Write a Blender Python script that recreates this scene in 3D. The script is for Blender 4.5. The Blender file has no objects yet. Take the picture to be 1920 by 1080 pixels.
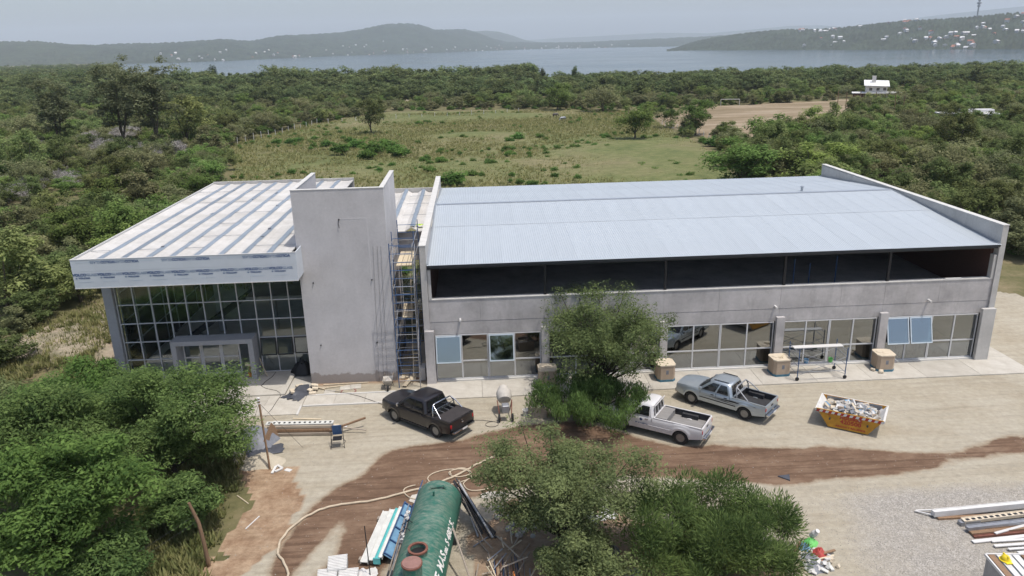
import bpy, bmesh, math, random
import numpy as np
from mathutils import Vector, Matrix
from mathutils.geometry import tessellate_polygon
S = bpy.context.scene; COL = S.collection
R = math.radians
# ------------------------------------------------------------------ camera, sky, sun, exposure
CAMH = 19.4
def cam_axes():
    pi, ro, ya = 0.312417, -0.0239395, -0.0468673
    fw = Vector((math.sin(-ya)*math.cos(pi), math.cos(ya)*math.cos(pi), -math.sin(pi)))
    r = Vector((math.cos(ya), math.sin(ya), 0)); u = r.cross(fw)
    return r*math.cos(ro)+u*math.sin(ro), u*math.cos(ro)-r*math.sin(ro), fw
_r, _u, _f = cam_axes()
cam = bpy.data.objects.new('camera', bpy.data.cameras.new('camera')); COL.objects.link(cam)
cam.matrix_world = Matrix(((_r.x, _u.x, -_f.x, 0), (_r.y, _u.y, -_f.y, 0), (_r.z, _u.z, -_f.z, CAMH), (0, 0, 0, 1)))
cam.data.sensor_width = 36; cam.data.lens = 36*1412.7/1920
cam.data.clip_start = 0.5; cam.data.clip_end = 60000
S.camera = cam
def proj(x, y, z):
    d = Vector((x, y, z-CAMH)); w = d.dot(_f)
    if w < 1: return (-9999, -9999, w)
    return (960+1412.7*d.dot(_r)/w, 540-1412.7*d.dot(_u)/w, w)
SUNV = Vector((0.26, -0.19, 1.0)).normalized()
w = bpy.data.worlds.new('World'); S.world = w; w.use_nodes = True
nt = w.node_tree; bg = nt.nodes['Background']
sky = nt.nodes.new('ShaderNodeTexSky'); sky.sky_type = 'NISHITA'; sky.sun_disc = False
sky.sun_elevation = math.asin(SUNV.z); sky.sun_rotation = math.atan2(SUNV.x, SUNV.y)
sky.altitude = 650; sky.air_density = 1.0; sky.dust_density = 5.0; sky.ozone_density = 1.0
nt.links.new(sky.outputs[0], bg.inputs[0]); bg.inputs[1].default_value = 0.145
sl = bpy.data.lights.new('sun', 'SUN'); sl.energy = 2.8; sl.angle = R(0.53); sl.color = (1.0, 0.95, 0.88)
so = bpy.data.objects.new('sun', sl); COL.objects.link(so); so.rotation_euler = SUNV.to_track_quat('Z', 'Y').to_euler()
so.location = (30, -15, 75)
S.view_settings.view_transform = 'Standard'; S.view_settings.look = 'None'
S.view_settings.exposure = 0.28; S.view_settings.gamma = 1.0; S.view_settings.use_curve_mapping = False
S.render.engine = 'CYCLES'
cy = S.cycles
cy.max_bounces = 6; cy.diffuse_bounces = 3; cy.glossy_bounces = 3; cy.transmission_bounces = 4
cy.transparent_max_bounces = 12; cy.volume_bounces = 2; cy.use_denoising = True
cy.denoiser = 'OPENIMAGEDENOISE'; cy.caustics_reflective = False; cy.caustics_refractive = False
cy.sample_clamp_indirect = 6
# ------------------------------------------------------------------ helpers
rng = np.random.default_rng(7); random.seed(7)
def nn(t, k, **kw):
    n = t.nodes.new(k)
    for a, b in kw.items(): setattr(n, a, b)
    return n
def lerpc(c, k): return tuple(max(0, min(1, x*k)) for x in c[:3])+(1,)
MATS = {}
def M(name, col, rough=.8, metal=0., var=.18, vs=3., bump=0., bs=40., spec=.35, stretch=(1, 1, 1), tint=None, coat=0., alpha=1., orand=0., fine=0.):
    """procedural principled material: two noise scales on colour, noise bump"""
    m = bpy.data.materials.new(name); m.use_nodes = True; t = m.node_tree
    b = t.nodes['Principled BSDF']; L = t.links.new
    b.inputs['Roughness'].default_value = rough; b.inputs['Metallic'].default_value = metal
    b.inputs['Specular IOR Level'].default_value = spec; b.inputs['Coat Weight'].default_value = coat
    tc = nn(t, 'ShaderNodeTexCoord'); mp = nn(t, 'ShaderNodeMapping'); mp.inputs['Scale'].default_value = stretch
    L(tc.outputs['Object'], mp.inputs[0])
    n1 = nn(t, 'ShaderNodeTexNoise'); n1.inputs['Scale'].default_value = vs; n1.inputs['Detail'].default_value = 8; n1.inputs['Roughness'].default_value = .65
    L(mp.outputs[0], n1.inputs['Vector'])
    cr = nn(t, 'ShaderNodeValToRGB'); e = cr.color_ramp.elements
    lo, hi = (tint or col), col
    e[0].position = .3; e[0].color = lerpc(lo, 1-var); e[1].position = .7; e[1].color = lerpc(hi, 1+var*.7)
    L(n1.outputs[0], cr.inputs[0]); out = cr.outputs[0]
    if fine:
        n3 = nn(t, 'ShaderNodeTexNoise'); n3.inputs['Scale'].default_value = vs*13; n3.inputs['Detail'].default_value = 3
        L(mp.outputs[0], n3.inputs['Vector'])
        mr = nn(t, 'ShaderNodeMapRange'); mr.inputs['From Min'].default_value = .25; mr.inputs['From Max'].default_value = .75
        mr.inputs['To Min'].default_value = 1-fine; mr.inputs['To Max'].default_value = 1+fine; L(n3.outputs[0], mr.inputs[0])
        mx = nn(t, 'ShaderNodeVectorMath', operation='SCALE'); L(out, mx.inputs[0]); L(mr.outputs[0], mx.inputs['Scale']); out = mx.outputs[0]
    if orand:
        oi = nn(t, 'ShaderNodeObjectInfo'); mr = nn(t, 'ShaderNodeMapRange')
        mr.inputs['To Min'].default_value = 1-orand; mr.inputs['To Max'].default_value = 1+orand; L(oi.outputs['Random'], mr.inputs[0])
        mx = nn(t, 'ShaderNodeVectorMath', operation='SCALE'); L(out, mx.inputs[0]); L(mr.outputs[0], mx.inputs['Scale']); out = mx.outputs[0]
    L(out, b.inputs['Base Color'])
    if bump:
        n2 = nn(t, 'ShaderNodeTexNoise'); n2.inputs['Scale'].default_value = bs; n2.inputs['Detail'].default_value = 5
        L(mp.outputs[0], n2.inputs['Vector']); bp = nn(t, 'ShaderNodeBump'); bp.inputs['Strength'].default_value = bump; bp.inputs['Distance'].default_value = .03
        L(n2.outputs[0], bp.inputs['Height']); L(bp.outputs[0], b.inputs['Normal'])
    MATS[name] = m
    return m
def glass_mat(name, tint, refl, rough=.02):
    m = bpy.data.materials.new(name); m.use_nodes = True; t = m.node_tree; t.nodes.clear(); L = t.links.new
    o = nn(t, 'ShaderNodeOutputMaterial'); tr = nn(t, 'ShaderNodeBsdfTransparent'); tr.inputs[0].default_value = (*tint, 1)
    gl = nn(t, 'ShaderNodeBsdfGlossy'); gl.inputs['Roughness'].default_value = rough; gl.inputs[0].default_value = (.92, .96, 1, 1)
    fr = nn(t, 'ShaderNodeFresnel'); fr.inputs[0].default_value = 1.5
    n = nn(t, 'ShaderNodeTexNoise'); n.inputs['Scale'].default_value = .8
    tc = nn(t, 'ShaderNodeTexCoord'); L(tc.outputs['Object'], n.inputs[0])
    bp = nn(t, 'ShaderNodeBump'); bp.inputs['Strength'].default_value = .04; L(n.outputs[0], bp.inputs['Height']); L(bp.outputs[0], gl.inputs['Normal'])
    ad = nn(t, 'ShaderNodeMath', operation='ADD', use_clamp=True); ad.inputs[1].default_value = refl; L(fr.outputs[0], ad.inputs[0])
    mx = nn(t, 'ShaderNodeMixShader'); L(ad.outputs[0], mx.inputs[0]); L(tr.outputs[0], mx.inputs[1]); L(gl.outputs[0], mx.inputs[2]); L(mx.outputs[0], o.inputs[0])
    MATS[name] = m; return m
def leaf_mat(name, a, b, trans=.3, rnd=.25, bare=None):
    m = bpy.data.materials.new(name); m.use_nodes = True; t = m.node_tree; t.nodes.clear(); L = t.links.new
    o = nn(t, 'ShaderNodeOutputMaterial'); g = nn(t, 'ShaderNodeNewGeometry'); oi = nn(t, 'ShaderNodeObjectInfo'); tc = nn(t, 'ShaderNodeTexCoord')
    n = nn(t, 'ShaderNodeTexNoise'); n.inputs['Scale'].default_value = .9; n.inputs['Detail'].default_value = 2; L(tc.outputs['Object'], n.inputs[0])
    ad = nn(t, 'ShaderNodeMath', operation='MULTIPLY_ADD'); L(g.outputs['Random Per Island'], ad.inputs[0]); ad.inputs[1].default_value = .55; 
    sb = nn(t, 'ShaderNodeMath', operation='MULTIPLY_ADD'); L(n.outputs[0], sb.inputs[0]); sb.inputs[1].default_value = 1.7; sb.inputs[2].default_value = -.62
    L(sb.outputs[0], ad.inputs[2])
    cr = nn(t, 'ShaderNodeValToRGB'); e = cr.color_ramp.elements; e[0].color = (*a, 1); e[1].color = (*b, 1); e[0].position = .15; e[1].position = .9
    L(ad.outputs[0], cr.inputs[0])
    hs = nn(t, 'ShaderNodeHueSaturation')
    mr = nn(t, 'ShaderNodeMapRange'); mr.inputs['To Min'].default_value = 1-rnd; mr.inputs['To Max'].default_value = 1+rnd; L(oi.outputs['Random'], mr.inputs[0]); L(mr.outputs[0], hs.inputs['Value'])
    m2 = nn(t, 'ShaderNodeMath', operation='FRACT'); m3 = nn(t, 'ShaderNodeMath', operation='MULTIPLY'); m3.inputs[1].default_value = 7.31; L(oi.outputs['Random'], m3.inputs[0]); L(m3.outputs[0], m2.inputs[0])
    mh = nn(t, 'ShaderNodeMapRange'); mh.inputs['To Min'].default_value = .5-.05*rnd*4*.4; mh.inputs['To Max'].default_value = .5+.025*rnd*4*.4; L(m2.outputs[0], mh.inputs[0]); L(mh.outputs[0], hs.inputs['Hue'])
    L(cr.outputs[0], hs.inputs['Color'])
    df = nn(t, 'ShaderNodeBsdfDiffuse'); tl = nn(t, 'ShaderNodeBsdfTranslucent'); L(hs.outputs[0], df.inputs[0]); L(hs.outputs[0], tl.inputs[0])
    mx = nn(t, 'ShaderNodeMixShader'); mx.inputs[0].default_value = trans; L(df.outputs[0], mx.inputs[1]); L(tl.outputs[0], mx.inputs[2])
    L(mx.outputs[0], o.inputs[0]); MATS[name] = m; return m
def tag(o, label=None, cat=None, group=None, kind=None):
    if label: o['label'] = label
    if cat: o['category'] = cat
    if group: o['group'] = group
    if kind: o['kind'] = kind
    return o
def thing(name, label, cat, loc=(0, 0, 0), rz=0., group=None):
    o = bpy.data.objects.new(name, None); o.empty_display_size = .3; COL.objects.link(o)
    o.location = loc; o.rotation_euler = (0, 0, rz); return tag(o, label, cat, group)
def link(name, mesh, parent=None, loc=None, rot=None, scale=None):
    o = bpy.data.objects.new(name, mesh); COL.objects.link(o)
    if parent is not None: o.parent = parent
    if loc is not None: o.location = loc
    if rot is not None: o.rotation_euler = rot
    if scale is not None: o.scale = scale
    return o
def wloc(p):
    v = Vector((0, 0, 0))
    while p is not None: v = v+p.location; p = p.parent
    return v
def rot_to(d):
    return Vector(d).to_track_quat('Z', 'Y').to_matrix()
class MB:
    def __init__(s): s.v = []; s.f = []; s.m = []
    def add(s, vs, fs, mi=0):
        b = len(s.v); s.v += [tuple(x) for x in vs]; s.f += [tuple(i+b for i in q) for q in fs]; s.m += [mi]*len(fs); return s
    def box(s, x0, x1, y0, y1, z0, z1, mi=0, rot=None, c=None):
        p = [(x0, y0, z0), (x1, y0, z0), (x1, y1, z0), (x0, y1, z0), (x0, y0, z1), (x1, y0, z1), (x1, y1, z1), (x0, y1, z1)]
        if rot is not None:
            c = Vector(c if c is not None else ((x0+x1)/2, (y0+y1)/2, (z0+z1)/2)); p = [c+rot@(Vector(q)-c) for q in p]
        return s.add(p, [(3, 2, 1, 0), (4, 5, 6, 7), (0, 1, 5, 4), (1, 2, 6, 5), (2, 3, 7, 6), (3, 0, 4, 7)], mi)
    def tube(s, p0, p1, r, n=8, r1=None, mi=0, cap=True):
        p0, p1 = Vector(p0), Vector(p1); q = rot_to(p1-p0); r1 = r if r1 is None else r1
        vs = [p0+q@Vector((r*math.cos(2*math.pi*i/n), r*math.sin(2*math.pi*i/n), 0)) for i in range(n)]
        vs += [p1+q@Vector((r1*math.cos(2*math.pi*i/n), r1*math.sin(2*math.pi*i/n), 0)) for i in range(n)]
        fs = [(i, (i+1) % n, n+(i+1) % n, n+i) for i in range(n)]
        if cap: fs += [tuple(range(n-1, -1, -1)), tuple(range(n, 2*n))]
        return s.add(vs, fs, mi)
    def path(s, pts, r, n=6, mi=0, radii=None):
        pts = [Vector(p) for p in pts]; k = len(pts); vs = []
        for j, p in enumerate(pts):
            d = pts[min(j+1, k-1)]-pts[max(j-1, 0)]; q = rot_to(d); rr = radii[j] if radii else r
            vs += [p+q@Vector((rr*math.cos(2*math.pi*i/n), rr*math.sin(2*math.pi*i/n), 0)) for i in range(n)]
        fs = [(j*n+i, j*n+(i+1) % n, (j+1)*n+(i+1) % n, (j+1)*n+i) for j in range(k-1) for i in range(n)]
        fs += [tuple(range(n-1, -1, -1)), tuple(range((k-1)*n, k*n))]
        return s.add(vs, fs, mi)
    def lathe(s, prof, n=20, c=(0, 0, 0), axis='Z', mi=0, closed=False, rot=None):
        vs = []; c = Vector(c)
        for (rr, h) in prof:
            for i in range(n):
                a = 2*math.pi*i/n; v = Vector((rr*math.cos(a), rr*math.sin(a), h))
                if axis == 'Y': v = Vector((v.x, v.z, v.y))
                elif axis == 'X': v = Vector((v.z, v.x, v.y))
                if rot is not None: v = rot@v
                vs.append(c+v)
        k = len(prof)
        fs = [(j*n+i, j*n+(i+1) % n, (j+1)*n+(i+1) % n, (j+1)*n+i) for j in range(k-1) for i in range(n)]
        if closed: fs += [((k-1)*n+i, (k-1)*n+(i+1) % n, (i+1) % n, i) for i in range(n)]
        else: fs += [tuple(range(n-1, -1, -1)), tuple(range((k-1)*n, k*n))]
        return s.add(vs, fs, mi)
    def prism(s, poly, a, b, plane='XZ', mi=0):
        """poly of 2D points extruded between a and b along the third axis"""
        n = len(poly)
        def P(p, t): return (p[0], t, p[1]) if plane == 'XZ' else ((t, p[0], p[1]) if plane == 'YZ' else (p[0], p[1], t))
        vs = [P(p, a) for p in poly]+[P(p, b) for p in poly]
        tri = tessellate_polygon([[Vector((p[0], p[1], 0)) for p in poly]])
        fs = [tuple(t) for t in tri]+[tuple(n+i for i in t[::-1]) for t in tri]+[(i, (i+1) % n, n+(i+1) % n, n+i) for i in range(n)]
        return s.add(vs, fs, mi)
    def mesh(s, name, mats, smooth=False, fix=True):
        me = bpy.data.meshes.new(name); me.from_pydata(s.v, [], s.f)
        if not isinstance(mats, (list, tuple)): mats = [mats]
        for m in mats: me.materials.append(MATS[m] if isinstance(m, str) else m)
        if len(mats) > 1: me.polygons.foreach_set('material_index', s.m)
        if fix:
            bm = bmesh.new(); bm.from_mesh(me); bmesh.ops.recalc_face_normals(bm, faces=bm.faces); bm.to_mesh(me); bm.free()
        if smooth: smooth_angle(me, smooth if smooth is not True else 40)
        me.update(); return me
    def build(s, name, mats, parent=None, world=False, smooth=False, loc=None, rot=None):
        if world and parent is not None:
            o = wloc(parent); s.v = [(x-o.x, y-o.y, z-o.z) for x, y, z in s.v]
        return link(name, s.mesh(name, mats, smooth), parent, loc, rot)
def smooth_angle(me, ang):
    me.polygons.foreach_set('use_smooth', [True]*len(me.polygons))
    if ang >= 180: return
    bm = bmesh.new(); bm.from_mesh(me)
    for e in bm.edges:
        if len(e.link_faces) == 2:
            e.smooth = e.calc_face_angle(0) < R(ang)
        else: e.smooth = False
    bm.to_mesh(me); bm.free()
def B(name, mats, parent, x0, x1, y0, y1, z0, z1, bev=0., rot=None, c=None, world=True):
    """one box-shaped part, optionally bevelled, given in world coordinates"""
    mb = MB().box(x0, x1, y0, y1, z0, z1, rot=rot, c=c)
    o = mb.build(name, mats, parent, world=world)
    if bev: bevel(o.data, bev)
    return o
def bevel(me, w, seg=1):
    bm = bmesh.new(); bm.from_mesh(me)
    bmesh.ops.bevel(bm, geom=list(bm.edges), offset=w, segments=seg, affect='EDGES', clamp_overlap=True)
    bm.to_mesh(me); bm.free()
_unit = {}
def unit(kind, mat):
    k = (kind, mat)
    if k not in _unit:
        mb = MB()
        if kind == 'tube': mb.tube((0, 0, -.5), (0, 0, .5), 1, 8)
        elif kind == 'box':
            mb.box(-.5, .5, -.5, .5, -.5, .5)
        _unit[k] = mb.mesh(kind, mat, smooth=50 if kind == 'tube' else False)
    return _unit[k]
def TP(name, mat, parent, p0, p1, r, world=True):
    """tube part sharing one mesh"""
    p0, p1 = Vector(p0), Vector(p1); d = p1-p0; o = wloc(parent) if (world and parent is not None) else Vector()
    ob = link(name, unit('tube', mat), parent, (p0+p1)/2-o, None, (r, r, d.length)); ob.rotation_euler = d.to_track_quat('Z', 'Y').to_euler(); return ob
def BP(name, mat, parent, c, s, rot=(0, 0, 0), world=True):
    o = wloc(parent) if (world and parent is not None) else Vector()
    return link(name, unit('box', mat), parent, Vector(c)-o, rot, s)
def copy_tree(o, parent=None):
    c = o.copy(); COL.objects.link(c); c.parent = parent
    for ch in [x for x in bpy.data.objects if x.parent == o]: copy_tree(ch, c)
    return c
def textm(s, size, mat, depth=.004, bold=0., sx=1.):
    cu = bpy.data.curves.new('t', 'FONT'); cu.body = s; cu.size = size; cu.align_x = 'CENTER'; cu.align_y = 'CENTER'; cu.extrude = depth; cu.offset = bold; cu.resolution_u = 3
    ob = bpy.data.objects.new('t', cu); COL.objects.link(ob); bpy.context.view_layer.update()
    me = bpy.data.meshes.new_from_object(ob.evaluated_get(bpy.context.evaluated_depsgraph_get())); bpy.data.objects.remove(ob)
    me.transform(Matrix.Diagonal((sx, 1, 1, 1))); me.materials.clear(); me.materials.append(MATS[mat]); return me
def quads(name, V, mat, normals=None):
    """V: (n,4,3) array -> mesh of separate quads"""
    n = len(V); me = bpy.data.meshes.new(name)
    me.vertices.add(n*4); me.vertices.foreach_set('co', V.reshape(-1).astype(np.float32))
    me.loops.add(n*4); me.loops.foreach_set('vertex_index', np.arange(n*4, dtype=np.int32))
    me.polygons.add(n); me.polygons.foreach_set('loop_start', np.arange(0, n*4, 4, dtype=np.int32)); me.polygons.foreach_set('loop_total', np.full(n, 4, dtype=np.int32))
    me.materials.append(MATS[mat]); me.update(calc_edges=True); return me
def tris(name, V, mat):
    n = len(V); me = bpy.data.meshes.new(name)
    me.vertices.add(n*3); me.vertices.foreach_set('co', V.reshape(-1).astype(np.float32))
    me.loops.add(n*3); me.loops.foreach_set('vertex_index', np.arange(n*3, dtype=np.int32))
    me.polygons.add(n); me.polygons.foreach_set('loop_start', np.arange(0, n*3, 3, dtype=np.int32)); me.polygons.foreach_set('loop_total', np.full(n, 3, dtype=np.int32))
    me.materials.append(MATS[mat]); me.update(calc_edges=True); return me
# ------------------------------------------------------------------ materials
def concrete(name, col, streak=.25, damp=None, blot=.2):
    m = M(name, col, .85, var=blot, vs=.55, bump=.25, bs=14, fine=.05); t = m.node_tree; L = t.links.new
    b = t.nodes['Principled BSDF']; src = b.inputs['Base Color'].links[0].from_socket
    tc = nn(t, 'ShaderNodeTexCoord'); mp = nn(t, 'ShaderNodeMapping'); mp.inputs['Scale'].default_value = (.85, .85, .25); L(tc.outputs['Object'], mp.inputs[0])
    n = nn(t, 'ShaderNodeTexNoise'); n.inputs['Scale'].default_value = 1.6; n.inputs['Detail'].default_value = 6; n.inputs['Roughness'].default_value = .7; L(mp.outputs[0], n.inputs[0])
    mr = nn(t, 'ShaderNodeMapRange'); mr.inputs['From Min'].default_value = .52; mr.inputs['From Max'].default_value = .8; mr.inputs['To Min'].default_value = 0; mr.inputs['To Max'].default_value = streak; L(n.outputs[0], mr.inputs[0])
    mx = nn(t, 'ShaderNodeMix', data_type='RGBA'); L(mr.outputs[0], mx.inputs[0]); L(src, mx.inputs[6]); mx.inputs[7].default_value = (.17, .155, .14, 1); out = mx.outputs[2]
    if damp:
        sp = nn(t, 'ShaderNodeSeparateXYZ'); L(tc.outputs['Object'], sp.inputs[0])
        n2 = nn(t, 'ShaderNodeTexNoise'); n2.inputs['Scale'].default_value = 2.4; n2.inputs['Detail'].default_value = 5; L(tc.outputs['Object'], n2.inputs[0])
        a = nn(t, 'ShaderNodeMath', operation='MULTIPLY_ADD'); L(n2.outputs[0], a.inputs[0]); a.inputs[1].default_value = .9; a.inputs[2].default_value = damp-.45
        lt = nn(t, 'ShaderNodeMath', operation='SUBTRACT'); L(a.outputs[0], lt.inputs[0]); L(sp.outputs['Z'], lt.inputs[1])
        m2 = nn(t, 'ShaderNodeMapRange'); m2.inputs['From Min'].default_value = -.05; m2.inputs['From Max'].default_value = .06; m2.inputs['To Max'].default_value = .75; L(lt.outputs[0], m2.inputs[0])
        mx2 = nn(t, 'ShaderNodeMix', data_type='RGBA'); L(m2.outputs[0], mx2.inputs[0]); L(out, mx2.inputs[6]); mx2.inputs[7].default_value = (.24, .205, .18, 1); out = mx2.outputs[2]
    L(out, b.inputs['Base Color']); return m
concrete('concrete', (.455, .435, .425), .5, blot=.28)
concrete('concrete_pale', (.49, .475, .45), .3, blot=.14)
concrete('plaster', (.515, .50, .50), .14, damp=.62, blot=.13)
concrete('grey_paint', (.34, .345, .36), .1, blot=.08)
M('sill', (.56, .55, .52), .8, var=.12, vs=2)
M('roof_white', (.55, .535, .51), .8, var=.14, vs=.5, bump=.1, bs=9, tint=(.51, .49, .45), orand=.06, fine=.06)
M('membrane', (.27, .31, .35), .45, metal=.3, var=.22, vs=1.2, stretch=(1, .4, 1), orand=.15)
M('zinc', (.425, .465, .495), .5, metal=.12, var=.06, vs=.35, stretch=(1, .25, 1), orand=.02, fine=.03)
M('zinc_flash', (.42, .45, .48), .4, metal=.6, var=.1)
M('dark_steel', (.05, .055, .06), .55, metal=.3)
M('black_metal', (.018, .018, .02), .45)
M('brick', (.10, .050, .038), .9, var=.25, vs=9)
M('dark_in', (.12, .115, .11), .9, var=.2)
M('alu_white', (.60, .60, .60), .45, var=.05)
M('alu_grey', (.56, .57, .58), .4, metal=.1, var=.06)
M('sash_blue', (.50, .57, .62), .4, var=.05)
M('board_blue', (.53, .565, .605), .75, var=.05, vs=1.2, orand=.03)
M('print_blue', (.025, .07, .19), .6, var=.1)
M('print_soft', (.14, .20, .31), .6, var=.1)
M('print_pale', (.42, .50, .58), .6, var=.1)
M('slab', (.475, .452, .40), .9, var=.14, vs=1.1, bump=.25, bs=22, orand=.06, fine=.07, tint=(.45, .415, .355))
M('tube_blue', (.05, .11, .24), .5, metal=.2, var=.3, vs=6)
M('tube_grey', (.33, .34, .36), .5, metal=.5, var=.2, vs=6)
M('wood_pale', (.55, .47, .34), .8, var=.22, vs=5, stretch=(.4, 4, 4), orand=.2)
M('wood_grey', (.34, .29, .235), .85, var=.25, vs=5, stretch=(.3, 4, 4), orand=.25)
M('wood_brown', (.22, .14, .085), .85, var=.25, vs=5, stretch=(3, 3, .4), orand=.2)
M('white_trim', (.62, .61, .59), .7, var=.1, orand=.08)
M('cardboard', (.40, .315, .235), .85, var=.12, vs=3)
M('card_pale', (.60, .52, .40), .85, var=.15, vs=4)
M('blue_base', (.06, .17, .24), .7, var=.2)
M('rubber', (.022, .022, .023), .75, var=.2, vs=8)
M('rim', (.27, .265, .26), .4, metal=.6, var=.15, vs=8)
M('chrome', (.62, .63, .65), .18, metal=1, var=.05)
M('car_black', (.016, .014, .016), .3, coat=.6, var=.25, vs=2)
M('car_silver', (.40, .45, .49), .32, metal=.55, coat=.5, var=.05)
M('car_silver_low', (.45, .42, .39), .45, metal=.35, var=.1)
M('car_white', (.62, .61, .61), .35, coat=.5, var=.07)
M('car_glass', (.012, .013, .015), .08, spec=.8, var=.2)
M('bed_liner', (.035, .035, .037), .7, var=.3, vs=5)
M('bed_floor', (.24, .23, .22), .7, var=.25, vs=3, stretch=(.5, 6, 1))
M('canvas', (.04, .035, .035), .8, var=.3, vs=3)
M('lamp_red', (.42, .012, .02), .25, coat=.5, var=.15)
M('lamp_clear', (.65, .66, .68), .15, var=.1)
M('skip_yellow', (.55, .285, .03), .55, var=.2, vs=3, tint=(.46, .22, .03))
M('skip_red', (.40, .04, .03), .6, var=.2)
M('skip_white', (.66, .65, .62), .6, var=.15, vs=4)
M('rust', (.20, .085, .06), .85, var=.3, vs=6, bump=.2)
M('rust_lid', (.27, .15, .125), .8, var=.2, vs=4)
def tank_mat():
    m = M('tank_green', (.032, .135, .098), .5, var=.2, vs=1.3, spec=.4); t = m.node_tree; L = t.links.new; b = t.nodes['Principled BSDF']
    src = b.inputs['Base Color'].links[0].from_socket
    tc = nn(t, 'ShaderNodeTexCoord'); mp = nn(t, 'ShaderNodeMapping'); mp.inputs['Scale'].default_value = (1.1, 2.6, 1.1); L(tc.outputs['Object'], mp.inputs[0])
    n = nn(t, 'ShaderNodeTexNoise'); n.inputs['Scale'].default_value = 3; n.inputs['Detail'].default_value = 8; n.inputs['Roughness'].default_value = .75; L(mp.outputs[0], n.inputs[0])
    sp = nn(t, 'ShaderNodeSeparateXYZ'); L(tc.outputs['Object'], sp.inputs[0])
    z = nn(t, 'ShaderNodeMapRange'); z.inputs['From Min'].default_value = 1.45; z.inputs['From Max'].default_value = 1.82; L(sp.outputs['Z'], z.inputs[0])
    a = nn(t, 'ShaderNodeMapRange'); a.inputs['From Min'].default_value = .42; a.inputs['From Max'].default_value = .68; a.inputs['To Max'].default_value = .5; L(n.outputs[0], a.inputs[0])
    mm = nn(t, 'ShaderNodeMath', operation='MULTIPLY'); L(a.outputs[0], mm.inputs[0]); L(z.outputs[0], mm.inputs[1])
    mx = nn(t, 'ShaderNodeMix', data_type='RGBA'); L(mm.outputs[0], mx.inputs[0]); L(src, mx.inputs[6]); mx.inputs[7].default_value = (.36, .34, .28, 1); L(mx.outputs[2], b.inputs['Base Color'])
tank_mat()
M('paint_white', (.70, .69, .66), .6, var=.12)
M('hose', (.50, .42, .31), .8, var=.2, vs=4)
M('tarp', (.07, .075, .09), .5, var=.3, vs=2)
M('tarp_grey', (.19, .20, .225), .55, var=.25, vs=3)
M('teal', (.10, .42, .42), .5, var=.15)
M('panel_blue', (.16, .31, .46), .5, var=.2)
M('panel_white', (.62, .62, .58), .6, var=.15, orand=.1)
M('pile_sand', (.46, .41, .32), .95, var=.12, vs=4, bump=.4, bs=20)
M('green_bag', (.16, .52, .14), .6, var=.2)
M('red_bag', (.42, .07, .06), .65, var=.2)
M('yellow', (.75, .58, .03), .35, var=.08)
M('hi_vis', (.55, .75, .10), .7, var=.15)
M('orange', (.62, .20, .05), .6, var=.15)
M('mixer_grey', (.50, .47, .42), .7, var=.18, vs=5)
M('bark', (.13, .105, .08), .95, var=.3, vs=5, stretch=(3, 3, .5), bump=.5, bs=10)
M('bark_dark', (.055, .045, .036), .95, var=.3, vs=5, stretch=(3, 3, .5))
M('deadwood', (.24, .215, .20), .95, var=.25)
M('rubble', (.46, .43, .39), .9, var=.3, vs=3)
M('house_white', (.55, .53, .50), .85, var=.12, vs=.6, orand=.15)
M('house_tile', (.34, .15, .10), .85, var=.2, vs=1, orand=.2)
M('house_roof', (.68, .67, .66), .6, var=.1, orand=.1)
M('house_dark', (.10, .09, .085), .8, var=.2)
M('stone', (.34, .32, .29), .95, var=.3, vs=2)
glass_mat('glass', (.93, .97, .97), .045)
glass_mat('glass_hall', (.50, .53, .52), .22)
glass_mat('glass_sash', (.42, .54, .58), .28)
leaf_mat('leaf_near', (0.065, 0.110, 0.038), (0.207, 0.293, 0.096), .44, .10)
leaf_mat('leaf_bright', (0.067, 0.129, 0.038), (0.196, 0.319, 0.087), .45, .10)
leaf_mat('leaf_olive', (0.110, 0.143, 0.062), (0.286, 0.342, 0.151), .46, .10)
leaf_mat('leaf_wood', (0.090, 0.125, 0.049), (0.263, 0.319, 0.123), .46, .36)
leaf_mat('leaf_wood_b', (0.092, 0.146, 0.045), (0.241, 0.347, 0.103), .46, .30)
leaf_mat('leaf_wood_o', (0.118, 0.132, 0.067), (0.302, 0.314, 0.159), .46, .30)
leaf_mat('leaf_far', (0.072, 0.103, 0.047), (0.202, 0.252, 0.105), .44, .32)
leaf_mat('leaf_euc', (0.123, 0.146, 0.081), (0.280, 0.297, 0.162), .44, .15)
leaf_mat('leaf_bush', (0.067, 0.140, 0.038), (0.168, 0.291, 0.074), .40, .2)
leaf_mat('leaf_dead', (0.246, 0.224, 0.213), (0.448, 0.426, 0.403), .1, .15)
leaf_mat('grass_blade', (0.123, 0.146, 0.054), (0.302, 0.291, 0.129), .35, .2)
leaf_mat('leaf_weep', (.072, .118, .040), (.185, .292, .090), .47, .05)
leaf_mat('leaf_airy', (.080, .112, .046), (.210, .265, .108), .46, .10)
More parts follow.
